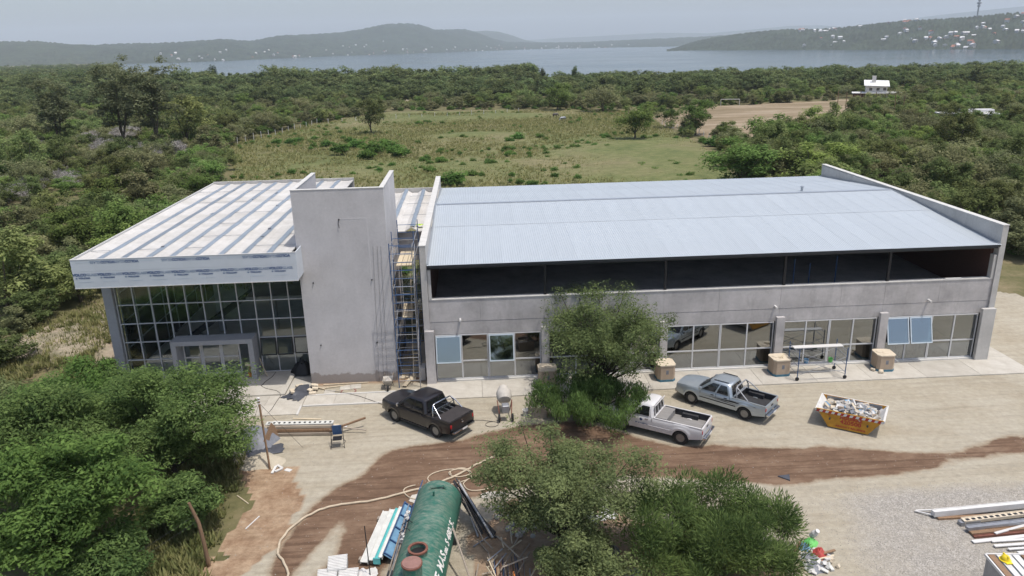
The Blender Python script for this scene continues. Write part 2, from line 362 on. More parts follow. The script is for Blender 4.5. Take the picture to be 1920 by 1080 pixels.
# ------------------------------------------------------------------ terrain
LAKE = -20.0
def sstep(a, b, x): t = np.clip((np.asarray(x, float)-a)/(b-a), 0, 1); return t*t*(3-2*t)
def zT(X, Y):
    X = np.asarray(X, float); Y = np.asarray(Y, float)
    a = np.interp(Y, [100, 500, 690, 900, 1500], [0, -7, -24, -34, -60]); b = np.interp(Y, [100, 600, 1500, 3500], [0, -8, -14, -17])
    k = sstep(.385, .45, -X/np.maximum(Y, 60))*(Y > 60)
    return a*(1-k)+b*k
def inpoly(X, Y, poly):
    c = np.zeros(np.shape(X), bool); n = len(poly)
    for i in range(n):
        (x0, y0), (x1, y1) = poly[i], poly[(i+1) % n]
        if y0 == y1: continue
        hit = ((y0 > Y) != (y1 > Y)) & (X < (x1-x0)*(Y-y0)/(y1-y0)+x0); c ^= hit
    return c
def vnoise(X, Y, s, seed=0):
    g = np.random.default_rng(seed).random((64, 64)); x, y = np.asarray(X)/s, np.asarray(Y)/s
    i, j = np.floor(x).astype(int), np.floor(y).astype(int); fx, fy = x-i, y-j; fx = fx*fx*(3-2*fx); fy = fy*fy*(3-2*fy)
    q = lambda a, b: g[a % 64, b % 64]
    return (q(i, j)*(1-fx)+q(i+1, j)*fx)*(1-fy)+(q(i, j+1)*(1-fx)+q(i+1, j+1)*fx)*fy
YARD = [(-60, -60), (-14, 10), (-12.5, 24), (-10.8, 27), (-10.6, 30), (-12, 33), (-13, 36), (-17, 38), (-17, 42), (-3, 50), (33, 50), (34, 58), (38, 70), (42, 70), (41, 55), (48, 40), (60, 30), (70, -60)]
CLEAR = [(-22, 46), (-23, 57), (-27.5, 58.5), (-31, 54), (-33, 50), (-30, 47)]
FIELD = [(-27, 62), (-40, 128), (-57, 183), (-50, 232), (-30, 285), (10, 280), (45, 262), (55, 250), (50, 200), (46, 150), (39, 112), (34, 70), (33, 62)]
PITCH = [(57, 250), (50, 200), (52, 164), (57, 142), (87, 172), (126, 248), (140, 275), (92, 268)]
ROAD = [(141, 330), (137, 300), (136, 241), (128, 200), (118, 184), (124, 182), (134, 200), (142, 241), (144, 300), (147, 330)]
RED = [(-16, 20), (-10, 22), (-8.6, 27), (-8.2, 30), (-9.3, 32.5), (-12.5, 34), (-14, 30)]
RED2 = [(-1.2, 20), (-.8, 27), (1, 29.2), (4, 28.8), (7, 27.3), (11, 25.8), (12, 22), (11, 18)]
MUD = [(60, 33), (29.03, 32.29), (27.14, 32.36), (25.77, 32.39), (24.46, 31.66), (22.31, 31.25), (20.96, 31.22), (19.37, 31.73), (16.76, 32.44), (16.13, 32.24), (14.57, 32.38), (11.29, 33.06), (9.14, 33.11), (7.29, 34.71), (4.98, 36.22), (2.67, 36.15), (0.35, 35.37), (-0.49, 35.28), (-1.04, 34.77), (-2.14, 34.6), (-3.21, 34.27), (-4.02, 34.24), (-4.67, 34.03), (-5.24, 33.57), (-5.34, 32.82), (-5.64, 32.12), (-6.31, 31.47), (-6.73, 30.97), (-7.5, 29.83), (-7.89, 28.85), (-8.3, 27.55), (-8.42, 26.16), (-8.52, 24.88), (-8.5, 20.0), (-4.0, 20), (-4.2, 24.54), (-3.9, 26.85), (-2.64, 28.58), (-0.53, 29.63), (2.21, 30.48), (4.75, 30.79), (7.03, 30.82), (7.6, 30.53), (10.37, 30.05), (12.91, 29.47), (14.37, 29.38), (16.56, 29.76), (17.46, 29.55), (20.85, 29.93), (22.21, 30.66), (25.08, 30.99), (26.08, 30.9), (27.86, 30.78), (60, 31)]
ISL = [(-6.0, 29.36), (-5.95, 27.91), (-6.0, 26.82), (-6.07, 25.8), (-6.6, 24.73), (-7.0, 23.0), (-7.8, 23.0), (-7.55, 25.43), (-7.07, 26.38), (-6.71, 27.41), (-6.37, 28.71)]
def axis(lo, f0, f1, hi, step, grow):
    a = list(np.arange(f0, f1+1e-6, step)); d = step; x = f0; l = []
    while x > lo: d *= grow; x -= d; l.append(x)
    d = step; x = f1; h = []
    while x < hi: d *= grow; x += d; h.append(x)
    return np.array(l[::-1]+a+h)
xs = axis(-4200, -40, 44, 4200, .28, 1.075); ys = axis(-400, 18, 72, 3600, .28, 1.04)
GX, GY = np.meshgrid(xs, ys); GZ = zT(GX, GY)
bump = (vnoise(GX, GY, 9, 3)-.5)*.5+(vnoise(GX, GY, 31, 4)-.5)*1.2
far = sstep(74, 110, GY)+sstep(44, 70, np.abs(GX))*(GY > 40); GZ = GZ+bump*np.clip(far, 0, 1)
# the hollow left of the pavilion: earth bank
bank = sstep(-23.5, -27, GX)*sstep(44, 49, GY)*sstep(75, 62, GY); GZ = GZ+bank*.9*(vnoise(GX, GY, 2.5, 9)*.5+.5)*sstep(-44, -36, GX)
def sheet(name, X, Y, Z, mat):
    ny, nx = X.shape; me = bpy.data.meshes.new(name); V = np.stack([X, Y, Z], -1).reshape(-1, 3)
    idx = np.arange(ny*nx).reshape(ny, nx); F = np.stack([idx[:-1, :-1], idx[:-1, 1:], idx[1:, 1:], idx[1:, :-1]], -1).reshape(-1, 4); n = len(F)
    me.vertices.add(len(V)); me.vertices.foreach_set('co', V.reshape(-1).astype(np.float32))
    me.loops.add(n*4); me.loops.foreach_set('vertex_index', F.reshape(-1).astype(np.int32))
    me.polygons.add(n); me.polygons.foreach_set('loop_start', np.arange(0, n*4, 4, dtype=np.int32)); me.polygons.foreach_set('loop_total', np.full(n, 4, dtype=np.int32))
    me.polygons.foreach_set('use_smooth', np.ones(n, bool)); me.update(calc_edges=True); me.materials.append(MATS[mat]); return link(name, me)
def ground_mat():
    m = bpy.data.materials.new('ground'); m.use_nodes = True; t = m.node_tree; L = t.links.new; b = t.nodes['Principled BSDF']
    b.inputs['Roughness'].default_value = .95; b.inputs['Specular IOR Level'].default_value = .15
    tc = nn(t, 'ShaderNodeTexCoord'); co = tc.outputs['Object']
    def noise(s, d=6, r=.6, vec=co, st=None):
        n = nn(t, 'ShaderNodeTexNoise'); n.inputs['Scale'].default_value = s; n.inputs['Detail'].default_value = d; n.inputs['Roughness'].default_value = r
        if st:
            mp = nn(t, 'ShaderNodeMapping'); mp.inputs['Scale'].default_value = st[:3]; mp.inputs['Rotation'].default_value = (0, 0, st[3]); L(vec, mp.inputs[0]); vec = mp.outputs[0]
        L(vec, n.inputs[0]); return n.outputs[0]
    def ramp(x, stops):
        c = nn(t, 'ShaderNodeValToRGB'); e = c.color_ramp.elements
        while len(e) < len(stops): e.new(.5)
        for q, (p, col) in zip(e, stops): q.position = p; q.color = (*col, 1)
        L(x, c.inputs[0]); return c.outputs[0]
    def mix(f, a, bb):
        mx = nn(t, 'ShaderNodeMix', data_type='RGBA'); L(f, mx.inputs[0]); L(a, mx.inputs[6]); L(bb, mx.inputs[7]); return mx.outputs[2]
    a1 = nn(t, 'ShaderNodeAttribute', attribute_name='mk1'); a2 = nn(t, 'ShaderNodeAttribute', attribute_name='mk2')
    s1 = nn(t, 'ShaderNodeSeparateColor'); L(a1.outputs['Color'], s1.inputs[0]); s2 = nn(t, 'ShaderNodeSeparateColor'); L(a2.outputs['Color'], s2.inputs[0])
    nbig, nmid, nfine, nvf = noise(.05, 5), noise(.35, 7, .65), noise(3.2, 6, .7), noise(22, 3)
    def edge(x, amt=.55, lo=.42, hi=.6, n=nmid):
        k = nn(t, 'ShaderNodeMath', operation='MULTIPLY_ADD'); L(n, k.inputs[0]); k.inputs[1].default_value = amt; k.inputs[2].default_value = -amt*.5
        ad = nn(t, 'ShaderNodeMath', operation='ADD'); L(k.outputs[0], ad.inputs[0]); L(x, ad.inputs[1])
        mr = nn(t, 'ShaderNodeMapRange'); mr.inputs['From Min'].default_value = lo; mr.inputs['From Max'].default_value = hi; L(ad.outputs[0], mr.inputs[0]); return mr.outputs[0]
    scrub = ramp(nmid, [(.3, (.075, .08, .035)), (.5, (.135, .125, .06)), (.72, (.235, .19, .115))])
    g1 = ramp(noise(.022, 9, .72), [(.36, (.085, .118, .040)), (.44, (.150, .172, .062)), (.50, (.205, .195, .092)), (.57, (.245, .200, .115)), (.64, (.36, .285, .185))])
    g2 = ramp(noise(.55, 7, .75), [(.3, (.050, .070, .026)), (.5, (.125, .135, .055)), (.7, (.225, .215, .105))])
    hv = nn(t, 'ShaderNodeMix', data_type='RGBA'); hv.inputs[0].default_value = .58; L(g1, hv.inputs[6]); L(g2, hv.inputs[7]); grass = hv.outputs[2]
    trk = noise(1.0, 7, .7, co, (.16, 1.5, 1, -.12))
    dirt0 = ramp(nmid, [(.28, (.290, .245, .178)), (.48, (.365, .328, .255)), (.70, (.415, .382, .312))])
    dirt1 = ramp(trk, [(.3, (.290, .248, .182)), (.6, (.390, .355, .282))])
    dm = nn(t, 'ShaderNodeMix', data_type='RGBA'); dm.inputs[0].default_value = .45; L(dirt0, dm.inputs[6]); L(dirt1, dm.inputs[7]); dirt = dm.outputs[2]
    red = ramp(noise(.8, 7, .7), [(.3, (.21, .125, .075)), (.6, (.35, .255, .17)), (.8, (.42, .35, .26))])
    dirt = mix(edge(s2.outputs['Green'], .8, .3, .8), dirt, red)
    vo = nn(t, 'ShaderNodeTexVoronoi'); vo.inputs['Scale'].default_value = 21; L(co, vo.inputs[0])
    grav = ramp(vo.outputs['Color'], [(.1, (.255, .236, .206)), (.5, (.325, .303, .268)), (.9, (.43, .402, .362))])
    pitch = ramp(noise(.12, 8, .7, co, (.35, 1.6, 1, .15)), [(.32, (.165, .130, .072)), (.5, (.245, .190, .122)), (.68, (.36, .295, .215))])
    c = mix(edge(s1.outputs['Green']), scrub, grass); c = mix(edge(s2.outputs['Red'], .6, .35, .65), c, pitch); c = mix(edge(s1.outputs['Red']), c, dirt); c = mix(edge(s1.outputs['Blue'], .9, .3, .85), c, grav)
    mudc = ramp(noise(.7, 9, .7, co, (.6, 1.4, 1, -.35)), [(.28, (.108, .066, .043)), (.5, (.162, .104, .069)), (.72, (.245, .170, .116))])
    def rut(rz, sc, lo):   # tyre ruts: long thin streaks along the drive
        r_ = nn(t, 'ShaderNodeMapRange'); r_.inputs['From Min'].default_value = lo; r_.inputs['From Max'].default_value = lo+.1; r_.inputs['To Max'].default_value = .6; L(noise(1.0, 7, .6, co, (*sc, 1, rz)), r_.inputs[0]); return r_.outputs[0]
    sx = nn(t, 'ShaderNodeSeparateXYZ'); L(co, sx.inputs[0]); wx = nn(t, 'ShaderNodeMapRange'); wx.inputs['From Min'].default_value = -1; wx.inputs['From Max'].default_value = 6; L(sx.outputs['X'], wx.inputs[0])
    ra, rb = rut(-.85, (.22, 3.0), .51), rut(.06, (.14, 3.2), .52); rm = nn(t, 'ShaderNodeMix'); L(wx.outputs[0], rm.inputs[0]); L(ra, rm.inputs[2]); L(rb, rm.inputs[3])
    rc_ = nn(t, 'ShaderNodeRGB'); rc_.outputs[0].default_value = (.105, .064, .042, 1); mudc = mix(rm.outputs[0], mudc, rc_.outputs[0])
    dc_ = nn(t, 'ShaderNodeRGB'); dc_.outputs[0].default_value = (.28, .222, .157, 1)
    nm_ = noise(1.1, 9, .7); c = mix(edge(s2.outputs['Blue'], .75, .22, .46, nm_), c, dc_.outputs[0]); c = mix(edge(s2.outputs['Blue'], .8, .42, .56, nm_), c, mudc)
    rf = nn(t, 'ShaderNodeMapRange'); rf.inputs['From Min'].default_value = .5; rf.inputs['From Max'].default_value = .62; rf.inputs['To Max'].default_value = .30; L(rb, rf.inputs[0])
    f = nn(t, 'ShaderNodeMapRange'); f.inputs['From Min'].default_value = .3; f.inputs['From Max'].default_value = .7; f.inputs['To Min'].default_value = .86; f.inputs['To Max'].default_value = 1.13; L(nfine, f.inputs[0])
    f2 = nn(t, 'ShaderNodeMapRange'); f2.inputs['From Min'].default_value = .3; f2.inputs['From Max'].default_value = .7; f2.inputs['To Min'].default_value = .93; f2.inputs['To Max'].default_value = 1.07; L(nvf, f2.inputs[0])
    rk = nn(t, 'ShaderNodeMath', operation='MULTIPLY_ADD'); L(rm.outputs[0], rk.inputs[0]); rk.inputs[1].default_value = -.17; rk.inputs[2].default_value = 1.0; rk2 = nn(t, 'ShaderNodeMix'); rg = nn(t, 'ShaderNodeMath', operation='SUBTRACT', use_clamp=True); L(s1.outputs['Red'], rg.inputs[0]); L(s1.outputs['Blue'], rg.inputs[1]); L(rg.outputs[0], rk2.inputs[0]); rk2.inputs[2].default_value = 1.0; L(rk.outputs[0], rk2.inputs[3])
    ml = nn(t, 'ShaderNodeMath', operation='MULTIPLY'); L(f.outputs[0], ml.inputs[0]); L(f2.outputs[0], ml.inputs[1])
    sc = nn(t, 'ShaderNodeVectorMath', operation='SCALE'); L(c, sc.inputs[0]); ml2 = nn(t, 'ShaderNodeMath', operation='MULTIPLY'); L(ml.outputs[0], ml2.inputs[0]); L(rk2.outputs[0], ml2.inputs[1]); L(ml2.outputs[0], sc.inputs['Scale']); L(sc.outputs[0], b.inputs['Base Color'])
    bp = nn(t, 'ShaderNodeBump'); bp.inputs['Strength'].default_value = .55; bp.inputs['Distance'].default_value = .06
    hs = nn(t, 'ShaderNodeMath', operation='MULTIPLY_ADD'); L(trk, hs.inputs[0]); hs.inputs[1].default_value = 1.0; L(nfine, hs.inputs[2]); L(hs.outputs[0], bp.inputs['Height']); L(bp.outputs[0], b.inputs['Normal'])
    MATS['ground'] = m
ground_mat()
gr = sheet('ground', GX, GY, GZ, 'ground'); tag(gr, kind='structure')
def setmask(o, name, chans):
    a = o.data.color_attributes.new(name, 'FLOAT_COLOR', 'POINT'); n = len(o.data.vertices); C = np.ones((n, 4), np.float32)
    for i, c in enumerate(chans): C[:, i] = np.asarray(c, np.float32).reshape(-1)
    a.data.foreach_set('color', C.reshape(-1))
jx = GX+(vnoise(GX, GY, 1.3, 1)-.5)*1.2; jy = GY+(vnoise(GX, GY, 1.3, 2)-.5)*1.2
yard = inpoly(jx, jy, YARD)*1.+inpoly(jx, jy, CLEAR)*.56; grav = sstep(13.2, 17.5, GX+(28-GY)*.25)*sstep(29.6, 27.6, GY)*sstep(-30, 5, GY)*.8
def mudmask():
    m = (inpoly(GX, GY, MUD) & ~inpoly(GX, GY, ISL)).astype(float)
    for _ in range(5):
        p = np.pad(m, 1, mode='edge'); m = (p[:-2, 1:-1]+p[2:, 1:-1]+p[1:-1, :-2]+p[1:-1, 2:]+2*p[1:-1, 1:-1])/6
    return m
setmask(gr, 'mk1', [yard, inpoly(GX, GY, FIELD)*1. + (GY > 60)*(GY < 75)*(np.abs(GX) < 34)*1., grav])
setmask(gr, 'mk2', [inpoly(GX, GY, PITCH) | inpoly(GX, GY, ROAD), inpoly(jx, jy, RED)*.9+inpoly(jx, jy, RED2)*.75+inpoly(jx, jy, CLEAR)*.45+sstep(41.5, 42.5, GY)*sstep(-11, -10, GX)*sstep(-2, -3, GX)*.8, mudmask()])
# lake
def water_mat():
    m = bpy.data.materials.new('water'); m.use_nodes = True; t = m.node_tree; b = t.nodes['Principled BSDF']; L = t.links.new
    b.inputs['Base Color'].default_value = (.030, .050, .062, 1); b.inputs['Roughness'].default_value = .22; b.inputs['IOR'].default_value = 1.33
    tc = nn(t, 'ShaderNodeTexCoord'); mp = nn(t, 'ShaderNodeMapping'); mp.inputs['Scale'].default_value = (.05, .25, 1); L(tc.outputs['Object'], mp.inputs[0])
    n = nn(t, 'ShaderNodeTexNoise'); n.inputs['Scale'].default_value = 1; n.inputs['Detail'].default_value = 6; L(mp.outputs[0], n.inputs[0])
    bp = nn(t, 'ShaderNodeBump'); bp.inputs['Strength'].default_value = .10; bp.inputs['Distance'].default_value = .4; L(n.outputs[0], bp.inputs['Height']); L(bp.outputs[0], b.inputs['Normal'])
    n2 = nn(t, 'ShaderNodeTexNoise'); n2.inputs['Scale'].default_value = .004; n2.inputs['Detail'].default_value = 4; L(tc.outputs['Object'], n2.inputs[0])
    mr = nn(t, 'ShaderNodeMapRange'); mr.inputs['To Min'].default_value = .08; mr.inputs['To Max'].default_value = .22; L(n2.outputs[0], mr.inputs[0]); L(mr.outputs[0], b.inputs['Roughness'])
    MATS['water'] = m
water_mat()
lx, ly = np.meshgrid(np.linspace(-7000, 9000, 30), np.linspace(520, 9000, 30))
lk = sheet('lake', lx, ly, lx*0+LAKE, 'water'); tag(lk, kind='structure')
# hills across the water
def pix_ray(px, py): return _f+_r*((px-960)/1412.7)-_u*((py-540)/1412.7)
def shore_pt(px, py, z=LAKE):
    d = pix_ray(px, py); k = (z-CAMH)/d.z; return d.x*k, d.y*k
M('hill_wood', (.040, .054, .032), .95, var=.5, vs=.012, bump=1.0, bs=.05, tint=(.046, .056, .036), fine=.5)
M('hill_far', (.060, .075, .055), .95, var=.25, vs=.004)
def hill(name, shore, ridge, depth, back, mat, nx=150, ny=22, amp=.16, seed=1, ridge_d=None):
    """terrain from a shoreline (distance per column) up to a ridge line (height per column) and down behind it"""
    p0, p1 = ridge[0][0], ridge[-1][0]; cols = np.linspace(p0, p1, nx); X = np.zeros((ny, nx)); Y = X.copy(); Z = X.copy()
    rp = np.interp(cols, [a for a, _ in ridge], [b for _, b in ridge]); sh = np.interp(cols, [a for a, _ in shore], [b for _, b in shore])
    ts = np.linspace(0, 1.8, ny); rs = np.random.default_rng(seed)
    for i, px in enumerate(cols):
        d = pix_ray(px, rp[i]); hor = math.hypot(d.x, d.y); D0 = sh[i]; DR = D0+depth
        zr = CAMH+d.z/hor*DR
        for j, tt in enumerate(ts):
            Dh = D0+depth*tt if tt <= 1 else DR+back*(tt-1)/.8
            X[j, i] = d.x/hor*Dh; Y[j, i] = d.y/hor*Dh
            s = (math.sin((min(tt, 1)-.5)*math.pi)+1)/2 if tt <= 1 else max(0, 1-((tt-1)/.8)**1.4)
            s = .35*min(tt, 1)+.65*s if tt <= 1 else s
            Z[j, i] = LAKE-3+(zr-LAKE+3)*s
    nz = vnoise(X, Y, depth*.22, seed)+.5*vnoise(X, Y, depth*.09, seed+1)+.3*vnoise(X, Y, depth*.04, seed+5)-.9
    tcol = ts[:, None]; env = np.where(tcol <= 1, np.sin(np.pi*np.clip(tcol, 0, 1))**.8, 0)
    Z += nz*env*amp*(Z.max(0)[None, :]-LAKE)
    if mat == 'hill_wood': Z += rs.uniform(-2, 9, Z.shape)*(tcol > .04)*(tcol < 1.2)
    o = sheet(name, X, Y, Z, mat); tag(o, kind='structure'); return o, (X, Y, Z)
def dist_at(pts): return [(px, math.hypot(*shore_pt(px, py))) for px, py in pts]
shL = dist_at([(-400, 137), (330, 118), (430, 114.5), (640, 105), (800, 99.5), (1000, 92.5), (1270, 87)])
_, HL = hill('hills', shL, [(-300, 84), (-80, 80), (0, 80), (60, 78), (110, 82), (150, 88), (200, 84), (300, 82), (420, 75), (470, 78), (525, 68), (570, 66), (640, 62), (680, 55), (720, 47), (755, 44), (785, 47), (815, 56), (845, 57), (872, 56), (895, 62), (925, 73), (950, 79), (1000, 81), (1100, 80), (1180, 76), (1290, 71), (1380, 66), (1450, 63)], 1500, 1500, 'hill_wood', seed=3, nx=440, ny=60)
shP = [(1180, 3000), (1280, math.hypot(*shore_pt(1280, 95))), (1600, math.hypot(*shore_pt(1600, 94))), (1920, math.hypot(*shore_pt(1920, 92.5))), (2300, 1500)]
_, HP = hill('peninsula_hill', shP, [(1250, 96), (1272, 91), (1295, 82), (1330, 74), (1370, 68), (1410, 63), (1470, 57), (1540, 57), (1580, 54), (1620, 49), (1700, 41), (1760, 39), (1830, 34), (1880, 29), (1920, 26), (2100, 15), (2300, 10)], 650, 800, 'hill_wood', seed=8, nx=380, ny=60)
fl = [(0, 8200), (3000, 8200)]
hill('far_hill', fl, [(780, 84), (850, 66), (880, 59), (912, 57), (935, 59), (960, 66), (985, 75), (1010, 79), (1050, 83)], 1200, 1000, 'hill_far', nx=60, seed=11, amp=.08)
fl2 = [(0, 12000), (3000, 12000)]
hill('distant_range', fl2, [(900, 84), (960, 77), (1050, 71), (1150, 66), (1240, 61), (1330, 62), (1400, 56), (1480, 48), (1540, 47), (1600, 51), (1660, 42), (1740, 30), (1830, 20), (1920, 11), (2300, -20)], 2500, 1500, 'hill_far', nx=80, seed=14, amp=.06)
hill('left_plain_hill', [(-900, 3900), (420, 3900)], [(-700, 76), (-300, 78), (0, 81), (130, 85), (240, 88), (330, 98), (400, 108)], 800, 600, 'hill_wood', nx=60, seed=21, amp=.1)
# towns on the far shores: small houses, all alike at this distance
def far_house():
    mb = MB().box(-5, 5, -4, 4, -2, 4.2, 0); mb.add([(-5.6, -4.6, 4.2), (5.6, -4.6, 4.2), (5.6, 4.6, 4.2), (-5.6, 4.6, 4.2), (-5.6, 0, 6.6), (5.6, 0, 6.6)], [(0, 1, 5, 4), (2, 3, 4, 5), (1, 2, 5), (3, 0, 4), (3, 2, 1, 0)], 1)
    return mb
fh = [far_house().mesh('far_house', ['house_white', k]) for k in ('house_roof', 'house_tile', 'house_roof')]
def town(H, n, tmax, cols, label, group, seed, smin=.8, smax=2.0, tmin=.03):
    X, Y, Z = H; ny, nx = X.shape; rs = np.random.default_rng(seed); clus = [(rs.uniform(*cols), rs.uniform(tmin, tmax)) for _ in range(18)]
    for k in range(n):
        c = clus[rs.integers(len(clus))]; i = c[0]+rs.normal(0, .025)*nx; j = abs(c[1]+rs.normal(0, .05))*ny/1.8
        i = int(np.clip(i, cols[0], cols[1])); j = float(np.clip(j, .4, ny*.5)); j0 = int(j); fj = j-j0
        L = lambda A: A[j0, i]*(1-fj)+A[j0+1, i]*fj
        o = link('house', fh[rs.integers(3)], None, (L(X), L(Y), L(Z)), (0, 0, rs.uniform(0, 3)), (rs.uniform(smin, smax), rs.uniform(smin, smax), rs.uniform(.8, 1.5)))
        tag(o, label, 'house', group)
town(HL, 85, .34, (150, 380), 'tiny pale house in the town at the foot of the hills across the lake', 'houses across the lake', 5, .55, 1.3, .01)
town(HP, 85, .95, (90, 260), 'tiny pale house scattered over the wooded peninsula slope at right', 'houses on the peninsula', 6, .6, 1.5)
# mast on the peninsula
X, Y, Z = HP; i = int(np.argmin([abs(proj(X[34, k], Y[34, k], Z[34, k])[0]-1832) for k in range(X.shape[1])])); j = 32
mt = thing('communications_mast', 'tall thin communications mast on the peninsula ridge', 'mast', (X[j, i], Y[j, i], Z[j, i]))
hm = 62
TP('mast_shaft', 'tube_grey', mt, (0, 0, -4), (0, 0, hm), 2.4, world=False)
for q, rr in ((.62, 4.5), (.76, 6.5), (.9, 4.0)):
    MB().lathe([(rr*.6, hm*q-3), (rr, hm*q-2), (rr, hm*q+2), (rr*.6, hm*q+3)], 10).build('antenna_ring', 'tube_grey', mt)
# haze: the air between here and the hills
hz = bpy.data.materials.new('haze'); hz.use_nodes = True; t = hz.node_tree; t.nodes.clear()
o = nn(t, 'ShaderNodeOutputMaterial'); pv = nn(t, 'ShaderNodeVolumePrincipled'); t.links.new(pv.outputs[0], o.inputs['Volume'])
pv.inputs['Density'].default_value = 0.9e-4; pv.inputs['Color'].default_value = (.82, .895, .97, 1); pv.inputs['Anisotropy'].default_value = .0
MATS['haze'] = hz
h = MB().box(-14500, 16500, -3000, 19500, -75, 640).build('haze', 'haze'); tag(h, kind='stuff')
# ------------------------------------------------------------------ wet track and puddle margins, paving
def outline(poly, step, amp, seed):
    rs = np.random.default_rng(seed); out = []; n = len(poly)
    for i in range(n):
        a, b = Vector(poly[i]), Vector(poly[(i+1) % n]); d = b-a; k = max(1, int(d.length/step)); nrm = Vector((-d.y, d.x)).normalized()
        for q in range(k):
            p = a+d*(q/k); s = amp*(rs.normal()*.35+math.sin(p.x*3.1+seed)*.4+math.sin(p.y*4.3+p.x*1.7)*.4)
            p = p+nrm*s; out.append((p.x, p.y))
    return out
def flat(name, poly, z, mat, step=.25, amp=.10, seed=1):
    pts = outline(poly, step, amp, seed); me = bpy.data.meshes.new(name)
    tri = tessellate_polygon([[Vector((x, y, 0)) for x, y in pts]]); me.from_pydata([(x, y, z) for x, y in pts], [], [tuple(q) for q in tri])
    bm = bmesh.new(); bm.from_mesh(me); bmesh.ops.recalc_face_normals(bm, faces=bm.faces)
    if bm.faces[:] and sum(f.normal.z for f in bm.faces) < 0: bmesh.ops.reverse_faces(bm, faces=bm.faces)
    bm.to_mesh(me); bm.free(); me.materials.append(MATS[mat]); o = link(name, me); return tag(o, kind='structure')
M('dry_patch', (.42, .35, .25), .95, var=.2, vs=1.2, bump=.4, bs=12, fine=.1)
# tyre ruts pressed into the track (thin raised ridges)
def pavement(name, label_unused, x0, x1, y0, y1, z, dx, dy, gap=.012):
    root = bpy.data.objects.new(name, None); COL.objects.link(root); root.location = (x0, y0, 0); tag(root, kind='structure')
    nx, ny = max(1, round((x1-x0)/dx)), max(1, round((y1-y0)/dy)); wx, wy = (x1-x0)/nx, (y1-y0)/ny
    me = MB().box(gap/2, wx-gap/2, gap/2, wy-gap/2, -.06, z).mesh('paving_slab', 'slab'); bevel(me, .006)
    for i in range(nx):
        for j in range(ny): link('paving_slab', me, root, (i*wx, j*wy, float(rng.normal(0, .0015))))
    return root
pavement('pavement', '', -3.3, 33.0, 39.55, 41.98, .07, 3.3, 2.4)
pavement('side_pavement', '', 31.62, 33.0, 41.99, 50, .07, 1.38, 2.7)
pavement('path', '', -10.3, -3.32, 39.55, 40.8, .05, 1.75, 1.25)
pavement('forecourt', '', -19, -10.32, 38.5, 41.0, .05, 2.17, 1.25)
for (a, b, c, d) in ((-10.28, -3.32, 39.43, 39.54), (-10.28, -3.32, 40.81, 40.92), (-10.42, -10.31, 38.4, 39.5)):
    k = B('kerb', 'sill', None, a, b, c, d, -.05, .07); tag(k, kind='structure')
# ------------------------------------------------------------------ the long hall
hall = thing('concrete_hall', 'long grey concrete hall with corrugated metal roof and dark open upper storey', 'building', (14, 42, 0))
XL0, XL1, XR0, XR1, YF, YB = -3.3, -2.95, 31.15, 31.5, 42.0, 66.0
def endwall(x0, x1): return MB().prism([(41.9, 0), (66, 0), (66, 8.5), (41.9, 8.55)], x0, x1, 'YZ')
endwall(XL0, XL1).build('end_wall', 'concrete_pale', hall, True); endwall(XR0, XR1).build('end_wall', 'concrete_pale', hall, True)
for x0, x1 in ((XL0-.03, XL1+.03), (XR0-.03, XR1+.03)): B('coping', 'sill', hall, x0, x1, 41.88, 66.02, 8.553, 8.60)
# front band in cast lifts, each lift of panels
edges = [XL1+.002, 3.86, 11.02, 18.12, 24.53, XR0-.002]
for k in range(5):
    e0, e1 = edges[k], edges[k+1]; mid = (e0+e1)/2+[-.4, .3, -.2, .5, .1][k]
    for a, b in ((e0, mid), (mid, e1)):
        B('wall_panel', 'concrete', hall, a+.003, b-.003, 42.0, 42.3, 3.87, 5.24, .006)
    B('lintel_panel', 'concrete', hall, e0+.003, e1-.003, 42.012, 42.3, 3.06, 3.86, .006)
B('parapet_coping', 'sill', hall, XL1+.01, XR0-.01, 41.97, 42.33, 5.243, 5.30)
cols = [(-3.29, -2.72), (3.64, 4.08), (10.79, 11.25), (17.87, 18.38), (24.28, 24.78), (30.65, 31.48)]
for a, b in cols: B('pilaster', 'concrete_pale' if a > 25 else 'concrete', hall, a, b, 41.64, 41.895, 0, 3.42, .01)
# windows
def window(parent, x0, x1, z0, zm, z1, y, opens, nm=2, glass='glass_hall', fr='alu_white'):
    fw = .055; w = (x1-x0)/nm
    f = MB()
    f.box(x0, x1, y-.05, y+.05, z0, z0+fw); f.box(x0, x1, y-.05, y+.05, z1-fw, z1)
    f.box(x0, x0+fw, y-.05, y+.05, z0+fw, z1-fw); f.box(x1-fw, x1, y-.05, y+.05, z0+fw, z1-fw)
    f.box(x0+fw, x1-fw, y-.048, y+.048, zm-.035, zm+.035)
    for k in range(1, nm): f.box(x0+k*w-.04, x0+k*w+.04, y-.047, y+.047, z0+fw, zm-.035); f.box(x0+k*w-.04, x0+k*w+.04, y-.047, y+.047, zm+.035, z1-fw)
    win = f.build('window', fr, parent, True)
    oo = wloc(parent)
    for k in range(nm):
        a, b = x0+k*w+.045, x0+(k+1)*w-.045
        p = MB().box(a, b, y-.006, y+.006, z0+.05, zm-.03).build('pane', glass, win, True)
        if k in opens:
            ang = opens[k]; rot = Matrix.Rotation(ang, 3, 'X'); hp = Vector(((a+b)/2, y-.06, z1-.06))
            s = MB(); t = .05
            for bx in ((a, b, y-.09, y-.04, z1-.13, z1-.06), (a, b, y-.09, y-.04, zm+.01, zm+.08), (a, a+.06, y-.09, y-.04, zm+.08, z1-.13), (b-.06, b, y-.09, y-.04, zm+.08, z1-.13)):
                s.box(*bx, rot=rot, c=hp)
            s.build('open_sash', 'sash_blue', win, True)
            MB().box(a+.05, b-.05, y-.07, y-.06, zm+.07, z1-.12, rot=rot, c=hp).build('pane', 'glass_sash', win, True)
        else: MB().box(a, b, y-.006, y+.006, zm+.03, z1-.05).build('pane', glass, win, True)
    return win
